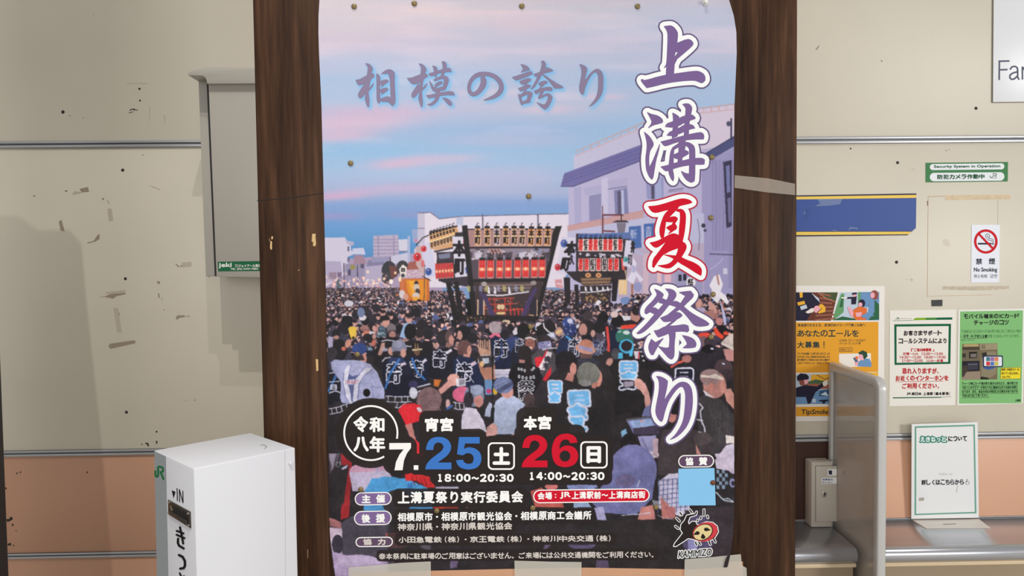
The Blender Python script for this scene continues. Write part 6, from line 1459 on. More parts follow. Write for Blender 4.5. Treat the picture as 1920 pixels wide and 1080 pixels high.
# ------------------------------------------------------------------ white ticket-collecting box, turned about 45 degrees
ZB = 1.14
WP = mat('white_enamel', (214, 215, 220), .55, spec=.3); GREYB = mat('blue_grey_band', (150, 158, 163), .4)
Pl, Pf, Pr = at_z(289, 844.5, ZB), at_z(363.5, 878.6, ZB), at_z(553.6, 837.4, ZB)
ua = (Pl - Pf).normalized(); ub = Vector((ua.y, -ua.x, 0))
if ub.dot(Pr - Pf) < 0: ub = -ub
la, lb = (Pl - Pf).length, (Pr - Pf).length
while pixel(Pf + ub * lb)[0] > 553.6: lb -= .0005
def bp(a, b, z): return Pf + ua * a + ub * b + Vector((0, 0, z - ZB))
tb = empty('ticket_box', bp(la / 2, lb / 2, 0)); tag(tb, 'white ticket-collecting box with a slot and black lettering standing before the board', 'ticket box')
def tbox(name, a0, a1, b0, b1, z0, z1, m, parent=tb, bevel=.0):
    return hexa(name, [bp(a1, b0, z0), bp(a0, b0, z0), bp(a0, b0, z1), bp(a1, b0, z1), bp(a1, b1, z0), bp(a0, b1, z0), bp(a0, b1, z1), bp(a1, b1, z1)], m, parent, bevel)
body = tbox('body', 0, la, 0, lb, .02, ZB, WP, tb, .0022)
tbox('plinth', .006, la - .006, .006, lb - .006, 0, .025, BLACK, tb)
FL = planesurf(Pf, ub.copy() * -1.0)       # narrow face with the slot
FRt = planesurf(Pf, ua.copy() * -1.0)      # wide face towards the poster
P = Print(FL, .0003)
P.poly([(289.6, 846), (311, 855.5), (316, 1100), (295, 1100)], GREYB); o = P.build('side_band', body); o['label'] = 'blue-grey band along the edge'
P = Print(FL, .0006); GRN = ink((24, 112, 60)); BLK = ink((24, 24, 26))
gj = crop(0, 810, 4)
P.line(gj(1187, 258, 1189, 325), 3.6, GRN, 0, caps=False); P.line(gj(1189, 322, 1184, 334, 1175, 335, 1168, 325, 1168, 293), 3.4, GRN, 0); P.line(gj(1193, 258, 1218, 264, 1226, 277, 1224, 296, 1205, 300), 3.3, GRN, 0); P.line(gj(1207, 300, 1228, 352), 3.6, GRN, 0)
o = P.build('station_logo', body); o['label'] = 'green station logo'
P = Print(FL, .0006); P.poly(gj(1290, 437, 1318, 448, 1303, 495), BLK); P.line(gj(1330, 420, 1332, 516), 1.5, BLK, 0, caps=False); P.line(gj(1349, 524, 1347, 428, 1375, 531, 1373, 440), 1.5, BLK, 0, caps=False)
P.build('slot_lettering', body)
P = Print(FL, .0006)
for pts, w in (((1328,741,1378,760), 3.0), ((1326,770,1386,796), 3.0), ((1352,714,1362,760,1376,836), 3.2), ((1338,800,1336,830,1345,852,1380,873), 3.4)): P.line(gj(*pts), w * 1.25, BLK, 0)
P.line(gj(1344, 922, 1372, 936, 1388, 965, 1390, 1000, 1380, 1020, 1354, 1024), 4.5, BLK, 0); P.line(gj(1350, 1058, 1362, 1085, 1350, 1120), 3.4, BLK, 0); P.line(gj(1330, 1120, 1345, 1150, 1380, 1130), 3.2, BLK, 0); P.line(gj(1380, 1080, 1392, 1088), 3, BLK, 0)
P.build('ticket_lettering', body)
P = Print(lambda px, py, l=0: at_z(px, py, ZB + .0003 + l), .0); P.line([(488.5, 835.2), (494, 833.6), (500.5, 836.8), (496, 841.5)], 1.0, mat('scuff_grey', (150, 146, 144), .5), caps=False); P.build('scuff', body)
# slot plate
sp = [(1265, 506), (1432, 598), (1436, 722), (1266, 616)]
spx = gj(*sum(map(list, sp), []))
CHROME = mat('dark_chrome', (96, 88, 80), .3, .8); SLOTD = mat('slot_black', (8, 8, 8), .6)
pl_ = slab('slot_plate', [spx[0], spx[1], spx[2], spx[3]], FL, .0016, CHROME, tb, .0005, .0)
o = slab('slot_frame', gj(1276, 524, 1424, 606, 1427, 704, 1277, 604), FL, .0020, mat('slot_trim', (54, 48, 44), .35, .6), pl_, .0003, .0014)
o = slab('slot_opening', gj(1298, 552, 1414, 615, 1415, 662, 1310, 598), FL, .0024, SLOTD, pl_, 0, .0018)
o = slab('slot_lip', gj(1282, 585, 1310, 597, 1415, 662, 1420, 690, 1282, 606), FL, .0042, mat('slot_lip', (66, 60, 56), .35, .5), pl_, .0006, .0018)
o = slab('glint', gj(1284, 548, 1298, 556, 1308, 590, 1290, 584), FL, .0028, mat('painted_glint', (150, 136, 110), .35, .6), pl_, 0, .0018); o.name = 'slot_glint'  # pale brassy sliver, a highlight of the slot put in as colour
for x, y in ((1274, 526), (1417, 610), (1274, 605), (1420, 698)):
    q = circ(x / 4, 810 + y / 4, 2.0, 2.4, n=14)
    slab('screw', q, FL, .0026, mat('screw_steel', (190, 186, 180), .25, .8), pl_, .0003, .0014)
q = crop(280, 800, 3.858)
sc_ = slab('screw', q(*sum([[1022 + 14 * math.cos(t), 265 + 17 * math.sin(t)] for t in np.linspace(0, 6.28, 18, endpoint=False)], [])), FRt, .0035, WP, tb, .001)
P = Print(FRt, .0003); P.line([(280 + 980 / 3.858, 800 + 168 / 3.858), (280 + 985 / 3.858, 1100)], .7, mat('seam', (196, 194, 195), .4), caps=False); P.build('seam', body)

# ------------------------------------------------------------------ signs and stickers on the right wall
def sheet(name, pts, label, cat, col, lift=.0012, rough=.45, group=None):
    o = slab(name, pts, SR, lift, mat(name + '_base_%d_%d_%d' % col, col, max(rough, .45), spec=.2), None, 0, .0002)
    tag(o, label, cat, group)
    return o
e = empty('wall_sign', at(1900, 190, YR)); tag(e, 'white sign panel with grey lettering at the upper right corner', 'sign')
f_ = slab('sign_face', [(1863.2, -40), (2010, -42), (2010, 189.5), (1861.6, 191.4)], SR, .006, mat('sign_white', (232, 234, 238), .35), e, .0008)
slab('sign_edge', [(1861.8, -40), (2012, -42), (2012, 191), (1860.2, 192.8)], SR, .004, mat('sign_grey_edge', (140, 134, 122), .4), e, .0008)
GRY = ink((94, 100, 116)); F_ = crop(1480, 0, 4.3205)
for strokes in (((1700,648,1702,490), (1694,496,1784,494), (1700,566,1768,563)),
                ((1790,560,1806,540,1830,538,1846,548,1850,566,1850,625,1860,642), (1850,580,1810,592,1788,608,1786,630,1800,643,1822,640,1848,616)),
                ((1889,645,1888,538), (1889,570,1902,548,1918,542)),
                ((1930,592,1990,590,1984,556,1962,540,1940,552,1930,590,1940,630,1962,644,1988,624),)):
    P = Print(wallsurf(YR - .006), .0003)
    for st in strokes: P.line(F_(*st), 3.0, GRY, 0, caps=len(st) > 4)
    P.build('letter', f_)

o = sheet('security_sticker', [(1735.6, 305.2), (1890, 303.6), (1889.6, 340.0), (1735.6, 341.8)], 'green sticker with two white capsules about security cameras under the metal strip', 'sticker', (52, 122, 66))
P = Print(SR, .0014); SW, SG = ink((234, 238, 242)), ink((46, 92, 60))
P.poly(rrect(1743.4, 307.6, 1883.2, 319.0, 99, tilt=-1.4), SW, 0); P.poly(rrect(1743.4, 324.2, 1883.2, 340.0, 99, tilt=-1.4), SW, 0)
P.text('Security System in Operation', 1751, 309.6, 1875.6, 316.4, SG, 1, .3, tilt=-1.2)
run_ = run
def runp(Pn, *a):
    global T
    T_, globals()['T'] = T, Pn
    run(*a)
    globals()['T'] = T_
runp(P, '防犯カメラ作動中', 1757, 327.0, 1846.5, 336.4, SG, 1, .45, -1.0)
P.line(w1(1652, 368, 1652, 390, 1644, 400, 1630, 400, 1624, 388), 1.1, SG, 1); P.line(w1(1656, 368, 1676, 370, 1678, 382, 1662, 386, 1680, 402), 1.1, SG, 1); P.line(w1(1628, 407, 1674, 406), .6, SG, 1)
P.build('lettering', o)

o = sheet('blue_banner', [(1470, 366.6), (1718.2, 362.6), (1717.4, 427.4), (1701.6, 441.0), (1470, 443.6)], 'blue strip sticker with yellow and dark edge lines and a clipped corner', 'sticker', (58, 84, 152), rough=.3)
P = Print(SR, .0014); YEL, DNV = ink((240, 206, 102)), ink((70, 66, 84))
P.poly([(1470, 366.6), (1718.2, 362.6), (1718.1, 365.4), (1470, 369.2)], DNV); P.poly([(1470, 369.2), (1718.1, 365.4), (1718.0, 371.0), (1470, 374.2)], YEL); P.poly([(1470, 434.6), (1709.6, 434.2), (1703.4, 439.4), (1470, 441.2)], YEL); P.poly([(1470, 441.0), (1703.8, 439.2), (1701.6, 441.0), (1470, 443.6)], DNV); P.poly([(1470, 433.6), (1710.4, 433.4), (1709.6, 434.4), (1470, 434.8)], DNV)
FADE = ink((116, 132, 172)); FAD2 = ink((70, 92, 150))
P.poly(w1(225, 575, 430, 575, 410, 618, 330, 628, 205, 635, 250, 610), FADE); P.poly(w1(120, 660, 165, 655, 160, 690, 150, 750, 110, 755, 135, 720), FAD2); P.poly(w1(118, 668, 138, 664, 130, 700, 118, 700), FADE); P.poly(w1(485, 810, 500, 800, 550, 808, 560, 828, 545, 818, 500, 815, 480, 835), FADE); P.poly(w1(330, 830, 370, 824, 400, 835), FADE)
P.build('stripes', o)

o = sheet('no_smoking_sticker', [(1821.8, 421.6), (1874.6, 421.6), (1873.4, 529.6), (1820.8, 529.6)], 'white no smoking sticker with a red prohibition circle', 'sticker', (232, 236, 246))
P = Print(SR, .0014); RD, DK = ink((206, 34, 48)), ink((52, 52, 66)); LT = ink((236, 240, 250))
cx, cy = 1480 + 1592 / 4.3205, 400 + 228 / 4.3205
P.line(w2(1528, 246, 1637, 246), 3.2, DK, 1, caps=False); P.poly(w2(1641, 238, 1647, 238, 1647, 254, 1641, 254), DK, 1); P.poly(w2(1651, 238, 1657, 238, 1657, 254, 1651, 254), DK, 1)
P.line(w2(1655, 232, 1652, 212, 1638, 205, 1622, 206, 1616, 198, 1624, 184, 1616, 168, 1602, 166, 1590, 176, 1590, 192, 1600, 202), .9, DK, 1); P.line(w2(1645, 232, 1640, 220, 1620, 220, 1604, 206), .9, DK, 1); P.line(w2(1602, 178, 1606, 190, 1616, 198), .8, DK, 1)
P.ring(circ(cx, cy, 22.2, 22.8, n=48), circ(cx, cy, 17.6, 18.2, n=48), RD, 2); P.line([(cx - 12.4, cy - 13.4), (cx + 12.8, cy + 12.6)], 4.0, RD, 3)
P.text('禁', 1829.8, 484.4, 1841.6, 496, DK, 1, .3); P.text('煙', 1854, 484, 1866, 495.6, DK, 1, .3); P.text('No Smoking', 1826, 501.6, 1869.8, 511.6, DK, 1, .25); P.text('禁止吸烟', 1826.2, 514.6, 1850.6, 520.8, DK, 1); P.text('금연', 1856.2, 514, 1869.6, 521, DK, 1)
P.build('lettering', o)

o = slab('black_patch', [(1746.6, 562.6), (1767.2, 562.0), (1767.0, 574.0), (1747.0, 574.2)], SR, .002, BLACK, None, 0, .0002); tag(o, 'small black rectangular patch on the wall above the notices', 'patch')

# poster about cheering railway staff
e = sheet('recruitment_poster', [(1470, 535.4), (1658.6, 536.6), (1657.4, 788.6), (1470, 790)], 'orange and white illustrated railway staff poster partly behind the notice board', 'poster', (236, 232, 226))
q1 = crop(1480, 520, 3.859); q2 = w2
P = Print(SR, .0014)
ORA, NAV, SKY, PNK, BRN, GRE = ink((232, 164, 52)), ink((44, 42, 62)), ink((112, 152, 196)), ink((240, 176, 190)), ink((108, 62, 52)), ink((52, 104, 74))
CREAM = ink((238, 232, 222)); YLW = ink((240, 182, 60)); LBL = ink((196, 210, 226)); GR2 = ink((104, 160, 110)); OR2 = ink((228, 116, 62)); DGR = ink((48, 66, 66)); HAIRC = ink((150, 84, 76)); INKD = ink((60, 66, 62))
P.poly(q2(40, 640, 394, 640, 338, 870, 40, 870), BRN); P.poly(q2(240, 640, 394, 640, 375, 715, 300, 690), ink((76, 88, 60)))
for k in range(7): P.line(q2(205 + k * 8, 865 - k * 36, 372 - k * 6, 850 - k * 30), 3.2, ink((154, 98, 80)), 1, caps=False)
P.line(q2(236, 645, 300, 690, 372, 716), 2.2, ink((176, 120, 96)), 2)
P.poly(q2(54, 640, 170, 640, 250, 700, 240, 740, 180, 800, 140, 870, 54, 870), NAV, 3); P.poly(q2(82, 640, 108, 640, 108, 680, 86, 684), YLW, 4); P.poly(q2(64, 722, 122, 708, 128, 734, 72, 748), YLW, 4); P.poly(q2(86, 756, 136, 738, 146, 768, 96, 784), LBL, 4); P.poly(q2(180, 646, 240, 690, 245, 720, 215, 690), LBL, 4); P.poly(q2(130, 800, 180, 768, 200, 770, 195, 800, 150, 812), CREAM, 5); P.poly([(1480 + x, 400 + y) for x, y in circ(52, 180, 6.5, 7)], PNK, 4); P.poly(q2(240, 740, 268, 734, 294, 765, 290, 800, 240, 812, 228, 800, 250, 780), YLW, 5); P.line(q2(225, 806, 262, 770), 1.2, BRN, 6)
P.poly(q2(408, 640, 728, 636, 728, 866, 350, 868), LBL, 0); P.poly(q2(380, 760, 420, 650, 445, 650, 440, 800, 360, 866, 350, 866), GR2, 1); P.poly(q2(405, 760, 430, 670, 438, 672, 430, 760), GRE, 2); P.poly(q2(556, 638, 728, 636, 728, 760, 560, 760), SKY, 1); P.poly(q2(556, 640, 580, 640, 576, 740, 556, 760), GR2, 2); P.poly(q2(350, 866, 430, 835, 600, 866), GRE, 2)
P.poly(q2(502, 680, 545, 668, 545, 690, 540, 736, 502, 738), NAV, 3); P.poly(q2(436, 682, 505, 676, 505, 692, 470, 694), NAV, 3); P.poly(q2(420, 678, 470, 680, 468, 690, 424, 690), CREAM, 3); P.poly(circ(1480 + 527 / 4.3205, 400 + 660 / 4.3205, 3.6, 4), PNK, 4); P.poly(q2(508, 645, 545, 640, 550, 655, 510, 660), NAV, 5)
P.poly(q2(650, 700, 700, 690, 728, 720, 728, 866, 600, 866, 585, 840, 640, 800), SKY, 4); P.poly(q2(690, 700, 728, 740, 728, 860, 640, 866, 690, 800), GRE, 5); P.poly(circ(1480 + 690 / 4.3205, 400 + 660 / 4.3205, 7.2, 8.6), HAIRC, 5); P.poly(q2(690, 640, 720, 690, 700, 700, 670, 680), HAIRC, 5); P.poly(circ(1480 + 674 / 4.3205, 400 + 664 / 4.3205, 4.2, 5.6), PNK, 6)
P.poly(q2(520, 780, 570, 752, 630, 770, 620, 866, 540, 866, 505, 820), OR2, 6); P.poly(circ(1480 + 588 / 4.3205, 400 + 728 / 4.3205, 6.2, 7.2), NAV, 7); P.poly(circ(1480 + 575 / 4.3205, 400 + 740 / 4.3205, 4, 4.2), PNK, 8); P.poly(q2(470, 760, 490, 756, 520, 800, 515, 840, 495, 830), PNK, 7); P.poly(q2(535, 805, 590, 800, 580, 835, 545, 840), PNK, 8); P.poly(q2(580, 830, 640, 800, 690, 830, 600, 850), SKY, 8)
P.poly(q1(48, 326, 645, 322, 643, 685, 48, 690), ORA)
runp(P, '鉄道運行を支える、JR東日本グループで働く社員へ', 1496, 607, 1622.6, 612.6, DGR, 1, .1, -.4); runp(P, 'あなたのエールを', 1494.2, 618.6, 1611, 631.6, DGR, 1, .35, 0); runp(P, '大募集', 1494.2, 640.0, 1537.6, 653, DGR, 1, .35, 0); P.line([(1545, 640), (1545, 649)], 1.6, DGR, 1, caps=False); P.poly(circ(1545, 651.8, 1.1, n=8), DGR, 1)
for k, s in enumerate(('会員登録・ログイン後の回答で', 'ポイントプレゼント！')): runp(P, s, 1573.6, 636.2 + k * 5.6, 1573.6 + (50, 40)[k], 640.6 + k * 5.6, DGR, 1, 0, 0)
for k, s in enumerate(('ＴipＳmileは働く人の「ありがとう」や', '「がんばってね」の気持ちを伝えましょう', '駅や電車でご利用のさまざまな場面で', 'このカードからメッセージを送って下さい')): runp(P, s.replace('Ｔ', 'て').replace('Ｓ', 'す').replace('ip', 'い').replace('mile', 'る'), 1495, 661 + k * 5.9, 1556, 665.2 + k * 5.9, DGR, 1, .1, 0)
P.ring(q1(361, 509, 457, 507, 457, 538, 361, 539), q1(364, 512, 454, 510, 454, 535, 364, 536), INKD, 1); runp(P, '回答はこちら', 1576, 653.8, 1595.6, 657.6, INKD, 2, 0, 0); P.poly(q1(360, 553, 590, 549, 592, 645, 420, 650, 360, 612), CREAM, 1)
P.poly(q1(495, 645, 500, 610, 540, 585, 580, 590, 594, 620, 594, 648), SKY, 2); P.poly(q1(500, 545, 530, 528, 560, 540, 566, 572, 545, 592, 512, 580), ink((52, 78, 60)), 3); P.poly(q1(502, 556, 530, 560, 540, 600, 515, 600, 503, 580), PNK, 4); P.poly(q1(470, 580, 500, 575, 500, 640, 475, 640), PNK, 2); P.poly(q1(462, 584, 478, 578, 498, 608, 480, 616), ink((86, 110, 140)), 5); P.poly(circ(1480 + 487 / 3.859, 520 + 582 / 3.859, 2.8), OR2, 6)
P.poly(q1(48, 702, 305, 698, 305, 915, 48, 918), LBL); P.poly(q1(160, 704, 305, 702, 305, 745, 150, 770), YLW, 1); P.poly(q1(120, 760, 190, 738, 305, 760, 305, 800, 120, 810), ink((84, 110, 80)), 2); P.poly(q1(130, 770, 305, 770, 305, 806, 130, 810), ink((168, 104, 86)), 3); P.line(q1(200, 706, 260, 740, 305, 710), 1, NAV, 3)
P.poly(q1(155, 830, 225, 815, 305, 808, 305, 915, 155, 915), SKY, 4); P.poly(q1(218, 822, 298, 810, 300, 855, 215, 862), ink((64, 92, 130)), 5); P.poly(q1(225, 850, 262, 826, 285, 858), ink((206, 226, 236)), 6); P.poly(q1(215, 888, 280, 884, 280, 896, 260, 900, 258, 914, 240, 914, 240, 900, 216, 898), NAV, 5); P.poly(q1(165, 880, 190, 878, 192, 905, 166, 906), LBL, 5)
P.poly(q1(48, 800, 110, 780, 200, 790, 240, 765, 252, 785, 190, 830, 150, 915, 48, 915), NAV, 7); P.poly(q1(48, 866, 120, 866, 132, 915, 48, 918), SKY, 8); P.poly(q1(68, 745, 135, 732, 138, 760, 120, 782, 80, 780), HAIRC, 8); P.poly(q1(105, 742, 136, 738, 136, 765, 112, 778), PNK, 9); P.poly(q1(55, 720, 80, 695, 125, 700, 142, 720, 138, 738, 60, 748), NAV, 10); P.poly(q1(240, 760, 270, 742, 282, 770, 262, 788, 245, 785), CREAM, 9)
P.poly(q1(560, 690, 643, 688, 643, 745, 560, 745), YLW); P.poly(q1(560, 686, 600, 700, 640, 720, 640, 735, 600, 730, 570, 712), NAV, 1)
P.poly(q1(48, 938, 640, 932, 640, 1002, 48, 1006), ORA); P.text('TipSmile', 1501, 767.6, 1552, 779.4, INKD, 1, .35, skew=.15)
o = P.build('print', e)

# customer support notice
e = sheet('support_notice', [(1668.4, 582.0), (1793.0, 580.4), (1791.0, 759.6), (1667.4, 761.6)], 'white notice with a dark green frame and red lettering about the support call system', 'notice', (234, 230, 222))
v_ = crop(1650, 560, 4.907); P = Print(SR, .0014); DG, RDN, BK = ink((24, 98, 66)), ink((190, 46, 52)), ink((44, 40, 42))
P.poly(v_(325, 177, 420, 175, 420, 196, 303, 199), ink((136, 176, 48))); P.poly(v_(420, 175, 520, 174, 520, 195, 420, 196), ink((70, 140, 60))); P.poly(v_(520, 174, 665, 172, 665, 193, 520, 195), DG); P.line(v_(118, 203, 305, 198), .7, DG, 0, caps=False); P.line(v_(158, 172, 158, 186, 150, 190, 140, 187), .8, DG); P.line(v_(160, 174, 172, 176, 172, 182, 164, 184, 175, 190), .8, DG); P.text('East Japan Railway Company', 1650 + 172 / 4.907, 560 + 179 / 4.907, 1650 + 292 / 4.907, 560 + 187 / 4.907, BK, 1)
P.ring(v_(131, 236, 654, 231, 648, 600, 134, 610), v_(152, 257, 632, 252, 627, 582, 153, 590), DG, 0)
runp(P, 'お客さまサポート', 1694, 619.6, 1766.6, 629.6, BK, 0, .5, -.6); runp(P, 'コールシステムにより', 1684.4, 634.6, 1776.4, 644.6, BK, 0, .5, -.6)
runp(P, '「ご案内時間帯」', 1708, 653.0, 1752, 659.4, RDN, 0, .35, -.2)
for k, s in enumerate((('初電～5:45', '12:00～13:00'), ('14:30～15:00', '18:00～19:00'), ('21:00～22:00', '23:30～終電'))):
    for j, t in enumerate(s):
        x0 = (1693, 1728.4) if k == 0 else ((1687.4, 1733.6) if k == 1 else (1690.8, 1737))
        x1 = (1721.4, 1768) if k == 0 else ((1727, 1773) if k == 1 else (1730, 1768.6))
        P.text(t, x0[j], 660.6 + k * 6.5, x1[j], 666.0 + k * 6.5, RDN, 0, .15)
runp(P, '恐れ入りますが、', 1691.4, 690.0, 1766, 701.2, RDN, 0, .5, -.4); runp(P, 'お近くのインターホンを', 1678.8, 704.2, 1779, 714.4, RDN, 0, .5, -.6); P.line([(1679, 716), (1769, 714.6)], .8, RDN, caps=False); runp(P, 'ご利用ください。', 1691, 718.4, 1767, 729.0, RDN, 0, .5, -.4); 
P.text('JR', 1700, 736.0, 1708.6, 741.2, BK, 0, .3); runp(P, '東日本 上溝駅（橋本駅長）', 1709, 735.4, 1783, 741.4, BK, 0, .3, -.4); P.poly(v_(118, 908, 520, 904, 575, 904, 560, 912, 118, 918), DG); P.line(v_(560, 907, 655, 901), .7, DG, caps=False)
P.build('print', e)

# green card-charging notice
e = sheet('charging_notice', [(1797.0, 581.4), (1921, 578.6), (1917.6, 756.8), (1794.6, 759.8)], 'green notice about charging IC cards on a phone, rightmost on the wall', 'notice', (232, 234, 226))
P = Print(SR, .0014); GN, BKG = ink((132, 190, 122)), ink((36, 48, 40))
P.poly(v_(738, 118, 1316, 108, 1302, 962, 727, 966), GN)
runp(P, 'モバイル端末のICカード'.replace('IC', 'Ｉ'), 1806.4, 588.0, 1911.4, 598.0, BKG, 1, .4, -1.4) if False else None
runp(P, 'モバイル端末の', 1806.4, 588.6, 1872.6, 597.8, BKG, 1, .4, -.6); P.text('IC', 1874, 589, 1882, 596.4, BKG, 1, .4); runp(P, 'カード', 1882.6, 587.8, 1911.6, 597, BKG, 1, .4, -.3); runp(P, 'チャージのコツ', 1825.4, 600.2, 1892, 609.8, BKG, 1, .4, -.6)
GDK = ink((62, 112, 66))
runp(P, '下の図のようにＩＣカード読み取り部に対して落ちない程度'.replace('ＩＣ', 'のる'), 1801.6, 618.6, 1914.4, 624.4, GDK, 1, 0, -1); runp(P, 'に', 1801, 628, 1806, 633, GDK, 1, 0, 0); runp(P, 'スマートフォン上部', 1806, 627.4, 1851.4, 633.4, BKG, 1, .35, -.2); runp(P, 'を置くと反応しやすくなります。', 1852, 627.4, 1915, 633.0, GDK, 1, 0, -.5); P.line([(1806, 634.6), (1852, 634)], .7, BKG, 1, caps=False); runp(P, '（機種によって異なります）', 1801, 636.2, 1829, 639, GDK, 1, 0, 0)
P.poly(v_(757, 416, 1082, 410, 1079, 744, 752, 746), ink((122, 108, 84)), 1); P.poly(v_(770, 418, 905, 416, 905, 440, 770, 442), ink((176, 160, 110)), 2); P.poly(v_(757, 446, 918, 444, 918, 470, 757, 472), ink((74, 64, 54)), 2); P.poly(v_(757, 478, 918, 476, 916, 570, 755, 572), ink((112, 102, 84)), 2); P.poly(v_(820, 490, 892, 488, 892, 545, 820, 548), ink((40, 36, 34)), 3); P.poly(v_(832, 508, 886, 506, 886, 538, 834, 540), ink((120, 116, 108)), 4); P.poly(v_(757, 505, 790, 504, 790, 540, 757, 542), ink((60, 54, 48)), 3); P.poly(v_(755, 575, 916, 572, 916, 665, 755, 670), ink((38, 38, 46)), 3); P.poly(v_(806, 590, 902, 588, 900, 650, 808, 656), ink((62, 62, 74)), 4); P.line(v_(810, 606, 898, 602), .7, ink((140, 140, 146)), 5)
P.poly(v_(918, 416, 1082, 412, 1080, 468, 918, 472), ink((156, 146, 116)), 2)
for k in range(4): P.line(v_(936 + k * 10, 424, 936 + k * 10, 462), .7, ink((60, 54, 46)), 3, caps=False)
P.poly(v_(935, 490, 1060, 484, 1076, 520, 1070, 690, 1010, 730, 930, 715), ink((140, 130, 106)), 3); P.poly(v_(935, 500, 980, 490, 985, 540, 945, 560), ink((56, 50, 46)), 4); P.poly(v_(920, 720, 1000, 715, 1000, 742, 920, 744), ink((44, 40, 38)), 3); P.poly(v_(755, 680, 920, 668, 925, 742, 752, 745), ink((150, 134, 116)), 3); P.poly(v_(755, 620, 800, 612, 810, 650, 770, 720, 755, 720), ink((70, 62, 56)), 4)
P.poly(v_(945, 580, 950, 640, 990, 654, 1040, 645, 1060, 628, 1000, 570), ink((66, 96, 158)), 4); P.poly(rrect(*v_(945, 522, 1132, 630)[0], *v_(945, 522, 1132, 630)[1], 3), ink((44, 52, 80)), 5); P.poly(rrect(*v_(957, 534, 1122, 620)[0], *v_(957, 534, 1122, 620)[1], 2), ink((226, 230, 238)), 6)
for k, c in enumerate(((70, 120, 140), (150, 110, 170), (220, 130, 90), (210, 60, 60), (90, 120, 190), (206, 190, 90))): P.poly(rect(*v_(978 + (k % 3) * 38, 538 + (k // 3) * 42, 1012 + (k % 3) * 38, 574 + (k // 3) * 42)[0], *v_(978 + (k % 3) * 38, 538 + (k // 3) * 42, 1012 + (k % 3) * 38, 574 + (k // 3) * 42)[1]), ink(c), 7)
P.ring(v_(1112, 636, 1296, 630, 1294, 738, 1106, 742), v_(1115, 639, 1293, 633, 1291, 735, 1109, 739), ink((110, 90, 40)), 2); P.poly(v_(1115, 639, 1293, 633, 1291, 735, 1109, 739), ink((238, 218, 52)), 2)
for k, s in enumerate(('※厚い手帳型カバーを', '付けていると反応し', 'づらいです。')): runp(P, s, 1877.6, 690.6 + k * 7.0, 1877.6 + (33.4, 33.4, 20)[k], 695.6 + k * 7.0, ink((96, 76, 34)), 3, .15, -.4)
for k, s in enumerate(('チャージ時にカード読み取り部から外れたり、読み取りが', 'うまくいかずエラーが発生すると機械が止まり点検が必要に', 'なります。また、返金の対応が後日になる場合がありますの', 'であらかじめご了承ください。')):
    runp(P, s, 1803.6, 716.4 + k * 7.6, 1803.6 + (105, 105, 105, 52)[k], 722.0 + k * 7.6, ink((40, 66, 40)), 1, .2, -.8); P.line([(1803.6, 723.3 + k * 7.6), (1803.6 + (105, 105, 105, 52)[k], 722.4 + k * 7.6)], .6, ink((40, 66, 40)), 1, caps=False)
runp(P, '上溝駅', 1903.4, 748.6, 1913.6, 752.8, BKG, 1, .3, 0)
P.build('print', e)

# ------------------------------------------------------------------ steel counters
ZC = at(1700, 973.5, YR).z
STEEL = mat('brushed_steel', (196, 198, 204), .25, .8, noise=.04, scale=(2, 60, 60)); CFR = mat('counter_front', (158, 140, 116), .5, noise=.03)
YCF = 2.155
def counter(x0f, x1f, label):
    x0, x1 = x0f(2.2), x1f(2.2)
    e = empty('counter', ((x0 + x1) / 2, YCF, 0)); tag(e, label, 'counter', 'steel ticket counters under the right wall')
    n = 14; R = .0235; prof = [(YR - .006, ZC), (YCF + R, ZC)] + [(YCF + R - R * math.sin(math.pi * k / n), ZC - R + R * math.cos(math.pi * k / n)) for k in range(1, n + 1)] + [(YCF + R + .02, ZC - 2 * R), (YCF + R + .02, ZC - .02), (YR - .006, ZC - .02)]
    k = len(prof)
    v = [(x0f(y), y, z) for y, z in prof] + [(x1f(y), y, z) for y, z in prof]
    o = mesh_obj('worktop', v, [tuple(range(k)), tuple(range(2 * k - 1, k - 1, -1))] + [(i, i + k, (i + 1) % k + k, (i + 1) % k) for i in range(k)], STEEL, e)
    bm = bmesh.new(); bm.from_mesh(o.data); bmesh.ops.recalc_face_normals(bm, faces=bm.faces); bm.to_mesh(o.data); bm.free()
    bev(o, .0008, 1)
    box('nosing', x0, x1, YCF + .012, YCF + .07, ZC - 2 * R - .012, ZC - 2 * R + .0005, mat('cream_nosing', (222, 200, 166), .45), e, .003)
    box('front_panel', x0, x1, YCF + .035, YCF + .06, 0, ZC - 2 * R - .010, CFR, e)
pN, pF = at(1648, 800, 2.06), at(1561, 780, 2.375)
KX = (pF.x - pN.x) / (pF.y - pN.y)
def xp(y): return pN.x + .004 + KX * (y - pN.y)
XP = xp(2.06)
counter(lambda y: XM + .02, lambda y: xp(y) - .0165, 'steel counter with rolled edge left of the glazed partition')
counter(lambda y: xp(y) + .0165, lambda y: XR - .05, 'steel counter with rolled edge right of the glazed partition')

# ------------------------------------------------------------------ glazed partition standing at right angles to the wall
FRM = mat('grey_frame', (196, 195, 193), .32, .1); PAN = glassy('smoky_acrylic', (178, 171, 163), .72, .15, .5)
pt = empty('partition', (XP, 2.06, 0)); tag(pt, 'grey framed smoky partition standing against the steel counters', 'partition')
zt = at(1600, 695, 2.2).z
Y0, Y1, rr, th = 2.045, YR - .012, .030, .026
xa, xb = -th / 2, th / 2
def frame_profile(inset, r):
    """Outline in the Y-Z plane: near post, rounded top corner, top rail, far post."""
    pts = [(Y0 + inset, 0.0 if inset == 0 else 0.05)]
    for k in range(9):
        t = math.pi / 2 * k / 8
        pts.append((Y0 + inset + r - r * math.cos(t), zt - inset - r + r * math.sin(t)))
    pts += [(Y1 - inset * .6, zt - inset), (Y1 - inset * .6, 0.0 if inset == 0 else 0.05)]
    return pts
po_, pi_ = frame_profile(0, .034), frame_profile(.028, .010)
n = len(po_); v, f = [], []
